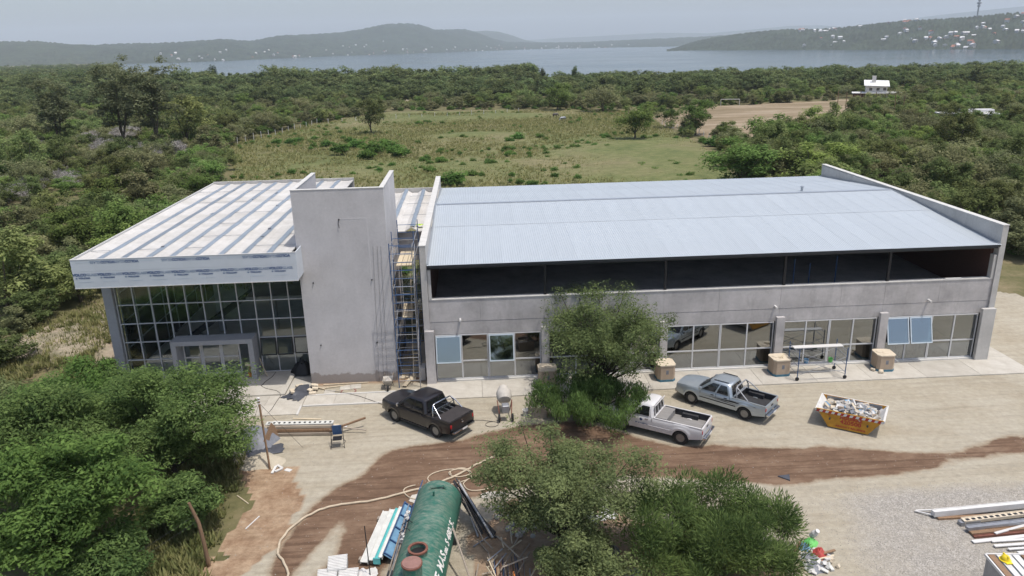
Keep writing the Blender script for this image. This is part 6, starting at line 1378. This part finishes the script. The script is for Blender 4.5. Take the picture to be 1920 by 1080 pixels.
bent('S 480151', .42, R(64), -2.75); bent('MAS', .5, R(60), -4.6); bent('SRL', .25, R(66), -3.85); bent('COSTE', .5, R(60), -6.1)
def bent2(s_, size, y):
    me = textm(s_, size, 'paint_white', .0, .008)
    for v in me.vertices:
        a = -v.co.x/(rt+.006); v.co = Vector(((rt+.008)*math.sin(a), y-v.co.y, rt+.12+(rt+.008)*math.cos(a)))
    return link('painted_lettering', me, tn)
bent2('MAS  F', .3, -7.4)
PIPES = [((-2.78, 29.2, 1.2), (-3.15, 26.3, 1.25), .025, 'tube_blue', 'blue pipe leaning along the left flank of the green tank')]
rq = np.random.default_rng(66)
for k in range(15):
    e = Vector((-.05+rq.normal(0, .25), 26.6+rq.normal(0, .25), .06)); s0 = Vector((-1.38+.08*(k % 5)+rq.normal(0, .05), 28.6+rq.normal(0, .15), 1.6-.045*k+rq.normal(0, .04)))
    PIPES.append((tuple(s0), tuple(e), float(rq.uniform(.028, .055)), ('black_metal', 'dark_steel', 'wood_grey', 'black_metal', 'tube_grey')[k % 5], 'long pipe in the dark bundle leaning on the right shoulder of the green tank'))
PIPES.append(((-1.35, 25.2, 1.5), (-.35, 22.2, .1), .04, 'wood_grey', 'pole leaning on the lettered flank of the green tank'))
for k, (p0, p1, r, m, lab) in enumerate(PIPES):
    o = MB().tube(p0, p1, r, 8).build('pipe', m); tag(o, lab, 'pipe', 'pipes leaning on the tank' if 0 < k < 16 else None)
rs = np.random.default_rng(55)
for k in range(26):
    x, y = rs.uniform(-.6, 1.6), rs.uniform(22.3, 26.6); a = rs.normal(1.2, .5); l = rs.uniform(.5, 1.5); z = rs.uniform(.03, .35)
    plank('weathered stick in the tangle of scrap timber right of the tank', (x-l/2*math.cos(a), y-l/2*math.sin(a), z), (x+l/2*math.cos(a), y+l/2*math.sin(a), z+rs.uniform(-.02, .2)), .05, .04, ('wood_grey', 'wood_pale', 'wood_grey', 'tube_grey')[k % 4] if k != 7 else 'orange', 'stick', 'scrap timber right of the tank', name='scrap_stick')
for k in range(22):
    x, y = 1.2+rs.uniform(-.8, .9), 27.6+rs.uniform(-1.2, 1.4); s = rs.uniform(.1, .26); o = MB().lathe([(s*.5, -s*.4), (s, -s*.1), (s*.8, s*.4), (.02, s*.55)], 7, (0, 0, 0)).build('rock', 'rubble', loc=(x, y, s*.35), rot=(rs.normal(0, .3), rs.normal(0, .3), rs.uniform(0, 6))); tag(o, 'pale rubble stone in the heap under the open crowned tree', 'stone', 'rubble stones under the tree')
# steel rods, sacks and blocks half hidden below the open crowned tree
rq = np.random.default_rng(67)
for k in range(22):
    x = .25+.055*k+rq.normal(0, .02); o = MB().tube((x, 21.5+rq.normal(0, .2), .05+.03*(k % 3)), (x-.1+rq.normal(0, .06), 25.0+rq.normal(0, .3), .06+.04*(k % 3)), .014, 5).build('steel_rod', ('tube_grey', 'rust', 'tube_blue', 'dark_steel')[k % 4]); tag(o, 'thin steel rod in the bundle lying right of the tank', 'rod', 'steel rods right of the tank')
o = cloth('red_cloth', 'red_bag', None, .3, .18, .12, 81, (1.35, 23.2, .14), .3); tag(o, 'crumpled red cloth lying on the steel rods', 'cloth')
o = lump('black_sack', 'tarp', None, .55, .5, .5, 82, 8, (4.75, 25.0, 0), .4, .15); tag(o, 'shiny black sack between the open crowned tree and the spiky tree', 'sack')
for k in range(8):
    o = MB().box(-.2, .2, -.1, .1, 0, .19).build('concrete_block', 'tube_grey', loc=(5.1+.42*(k % 2), 23.3+.22*(k//2 % 2)+.1, .0+.195*(k//4)), rot=(0, 0, .04*k)); bevel(o.data, .012); tag(o, 'grey concrete block in the small stack beneath the spiky tree', 'block', 'concrete blocks under the tree')
for k in range(16):
    x, y_ = 3.6+rq.uniform(-1.6, 1.8), 28.1+rq.uniform(-.8, .7); o = cloth('cement_bag', 'white_trim', None, .32, .22, .16, 100+k, (x, y_, .01), rq.uniform(0, 3), 7); tag(o, 'flattened pale cement bag behind the open crowned tree', 'bag', 'cement bags behind the tree')
# panels stacked left of the tank
for k, (x, w_, z, m, lab) in enumerate(((-4.62, .30, .22, 'panel_white', 'long white roof panel, leftmost of the stack beside the tank'), (-4.36, .22, .30, 'panel_white', 'long white roof panel second from left in the stack beside the tank'), (-4.12, .16, .34, 'teal', 'long teal channel in the panel stack beside the tank'), (-3.98, .14, .40, 'panel_white', 'narrow white channel between the teal and blue panels'))):
    t_ = thing('roof_panel', lab, 'panel', (x, 26.8, 0), R(-9)); B('panel_face', m, t_, -w_/2, w_/2, -1.7, 1.7, z-.03, z, world=False)
    for s in (-1, 1): B('panel_lip', m, t_, s*w_/2-.012, s*w_/2+.012, -1.7, 1.7, z-.1, z+.03, world=False)
    if k == 0: B('packing', 'wood_grey', t_, -.3, .55, -1.5, -1.3, 0, z-.05, world=False); B('packing', 'wood_grey', t_, -.3, .55, 1.2, 1.4, 0, z-.05, world=False)
    if m == 'teal': B('end_flange', 'teal', t_, -.14, .14, -1.75, -1.7, z-.22, z+.05, world=False)
bf_ = thing('formwork_panel', 'long blue ribbed formwork panel leaning between the stack and the tank', 'panel', (-3.72, 26.9, .3), R(-9)); rot = Matrix.Rotation(R(35), 3, 'Y')
B('face', 'panel_blue', bf_, -.22, .22, -1.75, 1.75, .05, .08, rot=rot, c=Vector((0, 0, 0)), world=False)
for k in range(5): B('rib', 'tube_blue', bf_, -.22, .22, -1.7+k*.85-.02, -1.7+k*.85+.02, .081, .15, rot=rot, c=Vector((0, 0, 0)), world=False)
for s in (-1, 1): B('edge_rail', 'tube_blue', bf_, s*.22-.02, s*.22+.02, -1.76, 1.76, .04, .16, rot=rot, c=Vector((0, 0, 0)), world=False)
for k in range(9):
    x = -3.45+.045*k; o = MB().tube((x-.42, 23.6+.2*(k % 3), .50+.06*(k % 3)), (x-.02, 27.6+.25*(k % 4)-.2, .52+.07*(k % 4)), .03, 7).build('scaffold_tube', ('tube_grey', 'dark_steel', 'wood_grey')[k % 3]); tag(o, 'scaffold tube in the bundle along the left side of the tank', 'tube', 'scaffold tubes beside the tank')
for k in range(6):
    o = MB().lathe([(.03, -.04), (.085, -.04), (.085, .04), (.03, .04)], 12, axis='Y', closed=True).build('tube_clamp', 'white_trim', loc=(-3.42+.06*(k % 2)+.05*(k > 2), 25.6+.2*k+(.9 if k > 2 else 0), .76), rot=(.3*k, 0, .4*k)); tag(o, 'small pale clamp lying on the tube bundle beside the tank', 'clamp', 'clamps on the tubes')
# white ribbed crates at the bottom edge
for k, (x, y, z, rz, lab) in enumerate(((-6.15, 24.2, 0, .1, 'white ribbed plastic crate at the bottom edge, leftmost of three'), (-5.35, 24.15, 0, .05, 'white ribbed plastic crate at the bottom edge, rightmost of three'), (-5.85, 24.85, .1, .12, 'white ribbed plastic crate at the back of the three at the bottom edge'))):
    t_ = thing('plastic_crate', lab, 'crate', (x, y, z), rz); B('crate_body', 'white_trim', t_, -.36, .36, -.42, .42, 0, .40, .02, world=False)
    for q_ in range(9): B('rib', 'paint_white', t_, -.37, .37, -.38+q_*.093-.018, -.38+q_*.093+.018, .402, .43, world=False)
o = cloth('sheeting', 'white_trim', None, .5, .6, .3, 44, (-4.75, 24.3, .0), .3); tag(o, 'crumpled pale sheeting right of the white crates', 'sheet')
o = MB().tube((-4.55, 24.35, 0), (-4.62, 24.5, 2.3), .02, 6).build('steel_bar', 'black_metal'); tag(o, 'thin black upright bar beside the white roof panels', 'bar')
# hose across the wet track, loops behind the tank
hp_ = [(-7.6, 22.0), (-7.81, 24.88), (-8.48, 26.16), (-8.55, 27.21), (-8.12, 28.28), (-7.36, 29.08), (-6.48, 29.41), (-5.08, 29.61), (-3.69, 30.13), (-2.26, 30.75), (-1.22, 31.48), (-0.43, 32.22), (.6, 33.0)]
def smooth_pts(P, k=5):
    out = []
    for i in range(len(P)-1):
        p0, p1, p2, p3 = [Vector(P[min(max(j, 0), len(P)-1)]) for j in (i-1, i, i+1, i+2)]
        for q_ in range(k): t_ = q_/k; out.append(.5*((2*p1)+(p2-p0)*t_+(2*p0-5*p1+4*p2-p3)*t_*t_+(3*p1-p0-3*p2+p3)*t_**3))
    out.append(Vector(P[-1])); return out
o = MB().path([(p.x+.025*math.sin(i*1.7), p.y+.02*math.cos(i*2.3), .055) for i, p in enumerate(smooth_pts(hp_))], .052, 8).build('fire_hose', 'hose', smooth=70); tag(o, 'thick beige hose snaking across the wet track', 'hose')
for k, (x, y, r, n_) in enumerate(((-1.7, 31.3, .95, 1.0), (-1.2, 31.6, .5, 1.4), (-2.9, 30.2, .85, .9), (-.3, 30.6, .8, 1.0))):
    pts = [(x+r*(1+.1*math.sin(2.3*a+k))*math.cos(a), y+r*.75*(1+.12*math.cos(1.7*a))*math.sin(a), .035) for a in np.linspace(k, k+6.28*n_, 26)]
    o = MB().path(pts, .03, 6).build('hose_loop', 'hose', smooth=70); tag(o, 'thin pale hose loop lying on the mud behind the tank', 'hose', 'hose loops behind the tank')
flat('lime_spill', [(-2.9+.7*math.cos(a), 29.6+.45*math.sin(a)) for a in np.linspace(0, 6.28, 10)[:-1]], .0165, 'slab', .1, .09, 12); flat('lime_spill', [(.3+.6*math.cos(a), 29.6+.35*math.sin(a)) for a in np.linspace(0, 6.28, 10)[:-1]], .017, 'slab', .1, .09, 13)
# ------------------------------------------------------------------ materials at lower right
gx = lambda a, b: (a, b)
def member(name, label, p0, p1, w_, h_, mat, slots=0, z=0.02, slotmat='black_metal'):
    p0, p1 = Vector((*p0, z)), Vector((*p1, z)); d = p1-p0; t_ = thing(name, label, 'beam', (p0+p1)/2, math.atan2(d.y, d.x)); L = d.length
    B('web', mat, t_, -L/2, L/2, -w_/2, w_/2, 0, h_, .008, world=False)
    for s in (-1, 1): B('flange', mat, t_, -L/2, L/2, s*w_/2-.012, s*w_/2+.012, -.005, h_+.03, world=False)
    for k in range(slots): BP('slot', slotmat, t_, (-L/2+.2+k*(L-.3)/slots, 0, h_+.002), (.16, w_*.5, .006), world=False)
    return t_
member('white_beam', 'long white beam, farthest back of the pile at lower right', (18.75, 26.3), (25.5, 26.75), .20, .22, 'white_trim', z=.1)
B('packing', 'wood_brown', None, 18.9, 24, 26.1, 26.25, 0, .09); tag(bpy.data.objects['packing.002'] if 'packing.002' in bpy.data.objects else bpy.data.objects['packing'], 'dark bearer under the long white beam', 'bearer')
member('perforated_beam', 'cream perforated beam with dark square slots in the lower right pile', (19.7, 25.75), (25.5, 26.3), .26, .10, 'card_pale', 20, z=.12)
member('perforated_beam', 'short grey perforated beam in front of the slotted cream one', (19.55, 25.72), (20.4, 25.78), .22, .14, 'tube_grey', 4, z=.02)
member('steel_channel', 'grey steel channel in the middle of the lower right pile', (19.55, 25.25), (25.5, 25.75), .2, .12, 'tube_grey', z=.12)
member('steel_channel', 'rusty brown channel below the grey one in the pile', (19.6, 25.05), (25.5, 25.4), .24, .1, 'wood_brown', z=.02)
member('steel_channel', 'thin rusty angle in front of the brown channel', (19.6, 24.85), (24, 25.1), .1, .06, 'rust', z=.02)
for k, (p0, p1, w_) in enumerate((((19.35, 24.55), (24.5, 24.95), .18), ((20.1, 24.5), (25, 24.55), .12), ((20.0, 24.2), (25.0, 24.3), .14), ((20.4, 23.95), (25, 24.05), .12), ((20.6, 23.7), (23.5, 23.75), .14), ((21.5, 23.4), (24.0, 23.9), .12), ((20.5, 24.9), (22.2, 25.35), .12))):
    plank('white timber batten in the loose heap in front of the steel pile', (*p0, .03+.012*k), (*p1, .03+.012*k), w_, .05, 'white_trim', 'batten', 'white battens at lower right', name='batten')
wf = thing('metal_bracket', 'bent white metal bracket at the left tip of the lower right pile', 'bracket', (18.55, 26.6, 0))
for p0, p1 in (((18.25, 26.75, .06), (18.75, 26.35, .1)), ((18.3, 26.75, .08), (19.3, 26.55, .2)), ((18.7, 26.4, .1), (19.25, 26.52, .2))): TP('bar', 'white_trim', wf, p0, p1, .035)
# site box with slats and helmet
sb = thing('site_box', 'grey box with slatted timber top at the bottom right corner', 'box', (19.9, 21.1, 0), R(-6)); B('box_body', 'tube_grey', sb, -1.75, 1.75, -1.1, 1.1, 0, 1.12, .02, world=False)
for k in range(12): B('slat', 'white_trim' if k % 4 else 'wood_brown', sb, -1.7+k*.29, -1.7+k*.29+.22, -1.12, 1.12, 1.122+.004*(k % 3), 1.17+.004*(k % 3), world=False)
B('edge_frame', 'white_trim', sb, -1.82, -1.76, -1.12, 1.12, 1.1, 1.2, world=False); B('edge_frame', 'white_trim', sb, -1.755, 1.76, 1.105, 1.16, 1.1, 1.2, world=False)
hl = thing('safety_helmet', 'yellow safety helmet lying on the slatted grey box', 'helmet', (18.72, 22.02, 1.19))
MB().lathe([(.19, 0), (.20, .02), (.155, .03), (.15, .09), (.12, .16), (.06, .2), (.005, .21)], 20).build('shell', 'yellow', hl, smooth=60); MB().box(-.02, .02, -.15, .15, .15, .215).build('ridge', 'yellow', hl); B('peak', 'yellow', hl, -.12, .12, -.27, -.15, .01, .03, .008, world=False)
# rubbish by the spiky tree
rb_ = [('green_bag', 12.95, 25.05, .32, .26, .25, 'torn green sack, topmost of the rubbish by the spiky tree'), ('red_bag', 13.0, 24.35, .33, .28, .32, 'red sack in the rubbish beside the spiky tree'), ('tarp_grey', 12.45, 24.15, .32, .55, .22, 'grey crumpled sack at the left of the rubbish'), ('panel_blue', 12.6, 24.8, .28, .22, .22, 'dull blue sack behind the red one'), ('tarp_grey', 12.5, 23.6, .4, .4, .2, 'grey sheet lying lowest in the rubbish')]
for k, (m, x, y, sx, sy, h_, lab) in enumerate(rb_): o = lump('rubbish_sack', m, None, sx, sy, h_, 70+k, 8, (x, y, 0), k*.7, .15); tag(o, lab, 'sack')
o = MB().lathe([(.05, 0), (.12, .05), (.13, .3), (.08, .42), (.09, .5)], 12).build('plastic_can', 'white_trim', loc=(13.05, 25.25, .2), rot=(.5, .3, 0)); tag(o, 'pale can lying on the torn green sack', 'can')
plank('dark board sticking out right of the red sack', (13.1, 24.25, .1), (13.65, 24.4, .12), .1, .05, 'wood_brown', 'board', name='board'); plank('pale stick below the red sack', (12.8, 24.0, .05), (13.5, 24.15, .06), .06, .05, 'wood_pale', 'stick', name='stick'); plank('brown board leaning left of the blue sack', (11.9, 24.2, .05), (12.4, 24.8, .3), .12, .04, 'wood_brown', 'board', name='board')
debris('litter', 'white paper and foam litter around the rubbish sacks', 12.6, 23.9, .3, .8, .6, .03, .12, 34, 19, .04, .14, ['white_trim', 'panel_white', 'card_pale'])
# ------------------------------------------------------------------ behind: house, shed, goal, fences
hs = thing('house', 'white two level house with pale roofs and chimney beyond the pitch', 'house', (148, 277, float(zT(148, 277))), R(-25))
B('wall', 'house_white', hs, -3.5, 3.5, -3, 3, -1, 5.4, world=False); B('lower_wall', 'brick', hs, -7.5, -3.51, -3.2, 3, -1, 2.6, world=False); B('porch_wall', 'house_white', hs, 3.51, 4.0, -3, 3, -1, 2.7, world=False)
MB().add([(-4.2, -3.8, 5.3), (4.2, -3.8, 5.0), (4.2, 3.6, 6.6), (-4.2, 3.6, 6.9), (-4.2, -3.8, 5.5), (4.2, -3.8, 5.2), (4.2, 3.6, 6.8), (-4.2, 3.6, 7.1)], [(3, 2, 1, 0), (4, 5, 6, 7), (0, 1, 5, 4), (1, 2, 6, 5), (2, 3, 7, 6), (3, 0, 4, 7)]).build('roof', 'house_roof', hs)
B('porch_roof', 'house_roof', hs, 3.4, 8.2, -4.4, 3, 2.72, 2.95, world=False); B('lower_roof', 'house_roof', hs, -8, -3.52, -3.8, 3.2, 2.62, 2.85, world=False); B('canopy', 'house_roof', hs, -3.6, 4.0, -5.2, -3.02, 2.72, 2.9, world=False)
ch_ = B('chimney', 'house_white', hs, -1.6, -.3, .2, 1.4, 5.5, 8.6, world=False)
for x in (5, 7.9): B('porch_post', 'house_dark', hs, x, x+.25, -4.3, -4.05, -1, 2.7, world=False)
for x in (-2.4, 0, 2.2): B('window', 'house_dark', hs, x, x+1.1, -3.02, -2.98, .6 if x else 0, 2.1, world=False); B('window', 'house_dark', hs, x, x+1.0, -3.02, -2.98, 3.6, 4.6, world=False)
B('window', 'house_dark', hs, -6.4, -5, -3.22, -3.18, .6, 1.9, world=False)
sd = thing('low_house', 'low pale house with flat white roof among trees at right', 'house', (117, 176, float(zT(117, 176))), R(-12)); B('wall', 'house_white', sd, -5.5, 5.5, -2.6, 2.6, -.6, 2.7, world=False); B('roof', 'house_roof', sd, -6.2, 6.2, -3.4, 3.2, 2.72, 2.95, world=False); B('parapet', 'house_roof', sd, -1, 6.2, 1, 3.2, 2.96, 3.6, world=False)
for x in (-4, -1.6, .8, 3.2): B('window', 'house_dark', sd, x, x+1.1, -2.63, -2.6, .3, 2.0, world=False)
for px, py, Yd, m, lab in ((1512, 135, 420, 'house_tile', 'small house with red gabled roof among trees before the lake'), (1447, 146, 380, 'house_dark', 'dark roofed open pavilion among trees before the lake')):
    d = pix_ray(px, py); X = d.x/d.y*Yd; zt = CAMH+d.z/d.y*Yd; t_ = thing('house', lab, 'house', (X, Yd, zt-5), .2); B('wall', 'house_white' if m == 'house_tile' else 'house_dark', t_, -4.5, 4.5, -4, 4, -4, 2.6, world=False)
    MB().add([(-5.6, -5, 2.6), (5.6, -5, 2.6), (5.6, 5, 2.6), (-5.6, 5, 2.6), (-2.5, 0, 5.2), (2.5, 0, 5.2)], [(0, 1, 5, 4), (1, 2, 5), (2, 3, 4, 5), (3, 0, 4), (3, 2, 1, 0)]).build('roof', m, t_)
def zg(x, y): return float(zT(x, y))-.1
gp = thing('goal', 'white football goal at the far end of the dirt pitch', 'goal', (89.7, 264.3, zg(89.7, 264.3)))
for a, b in (((86.9, 265.6), 0), ((92.6, 263.0), 0)): TP('goal_post', 'white_trim', gp, (*a, zg(*a)), (*a, zg(*a)+2.6), .09)
TP('crossbar', 'white_trim', gp, (86.9, 265.6, zg(86.9, 265.6)+2.6), (92.6, 263, zg(92.6, 263)+2.6), .09)
def posts(label, group, pts, h_, r, mat, name='fence_post'):
    me = MB().lathe([(r, -.3), (r*.9, h_), (r*.4, h_+.08)], 7).mesh(name, mat)
    for (x, y_) in pts: o = link(name, me, None, (x, y_, zg(x, y_)), (rng.normal(0, .03), rng.normal(0, .03), 0), (1, 1, float(rng.uniform(.85, 1.15)))); tag(o, label, 'post', group)
def along(a, b, n): return [(a[0]+(b[0]-a[0])*i/(n-1), a[1]+(b[1]-a[1])*i/(n-1)) for i in range(n)]
posts('pale concrete fence post along the left edge of the grass field', 'posts left of the field', along((-56, 178), (-47, 236), 14), 1.6, .08, 'sill'); posts('thin pale fence post along the near side of the dirt pitch', 'posts beside the pitch', along((50, 200), (52.5, 160), 14), 1.3, .09, 'sill')
posts('thin pale post of the fence across the far end of the field', 'posts across the field', along((-44, 238), (16, 262), 16), 1.6, .09, 'sill')
posts('tall dark pole on the far side of the dirt pitch', 'poles beyond the pitch', [ray_ground(*p) for p in ((1570, 203), (1612, 208), (1640, 210), (1676, 218), (1690, 222), (1585, 205))], 5.5, .12, 'wood_brown', 'pole'); posts('tall dark pole on the near side of the dirt pitch', None, [ray_ground(1565, 243)], 5.0, .13, 'wood_brown', 'pole')
for px, py, s, lab in ((772, 190, 5, 'bare pinkish earth mound in the scrub left of centre'), (130, 182, 8, 'bare earth mound in the left wood below the eucalyptus')):
    x, y_ = ray_ground(px, py+4); o = lump('earth_mound', 'pile_sand', None, s*1.5, s, s*.35, px, 9, (x, y_, zg(x, y_)), rough=.15); o.data.materials[0] = MATS['dry_patch']; tag(o, lab, 'mound')
cf = MB(); 
def cow(x, y_, rz, m, lab):
    t_ = thing('cow', lab, 'cow', (x, y_, zg(x, y_)), rz, None); b_ = MB()
    b_.path([(-.85, 0, 1.12), (-.6, 0, 1.08), (0, 0, 1.02), (.5, 0, 1.06), (.8, 0, 1.1), (1.05, 0, .95), (1.3, 0, .62), (1.42, 0, .35)], .3, 8, radii=[.2, .33, .38, .36, .28, .17, .14, .08])
    for sx, f_ in ((-.62, -1), (.55, 1)):
        for sy in (-.17, .17): b_.path([(sx, sy, .95), (sx+.03*f_, sy, .55), (sx-.05, sy, .42), (sx, sy, 0)], .08, 6, radii=[.15, .09, .07, .06])
    b_.path([(-.88, 0, 1.15), (-1.0, 0, .9), (-1.0, 0, .5)], .03, 5)
    b_.build('body', m, t_, smooth=70); return t_
cow(*ray_ground(1041, 220), .4, 'house_dark', 'dark cow grazing at the far side of the field, leftmost of two'); cow(*ray_ground(1056, 227), -2.6, 'tube_grey', 'grey cow grazing at the far side of the field, rightmost of two')
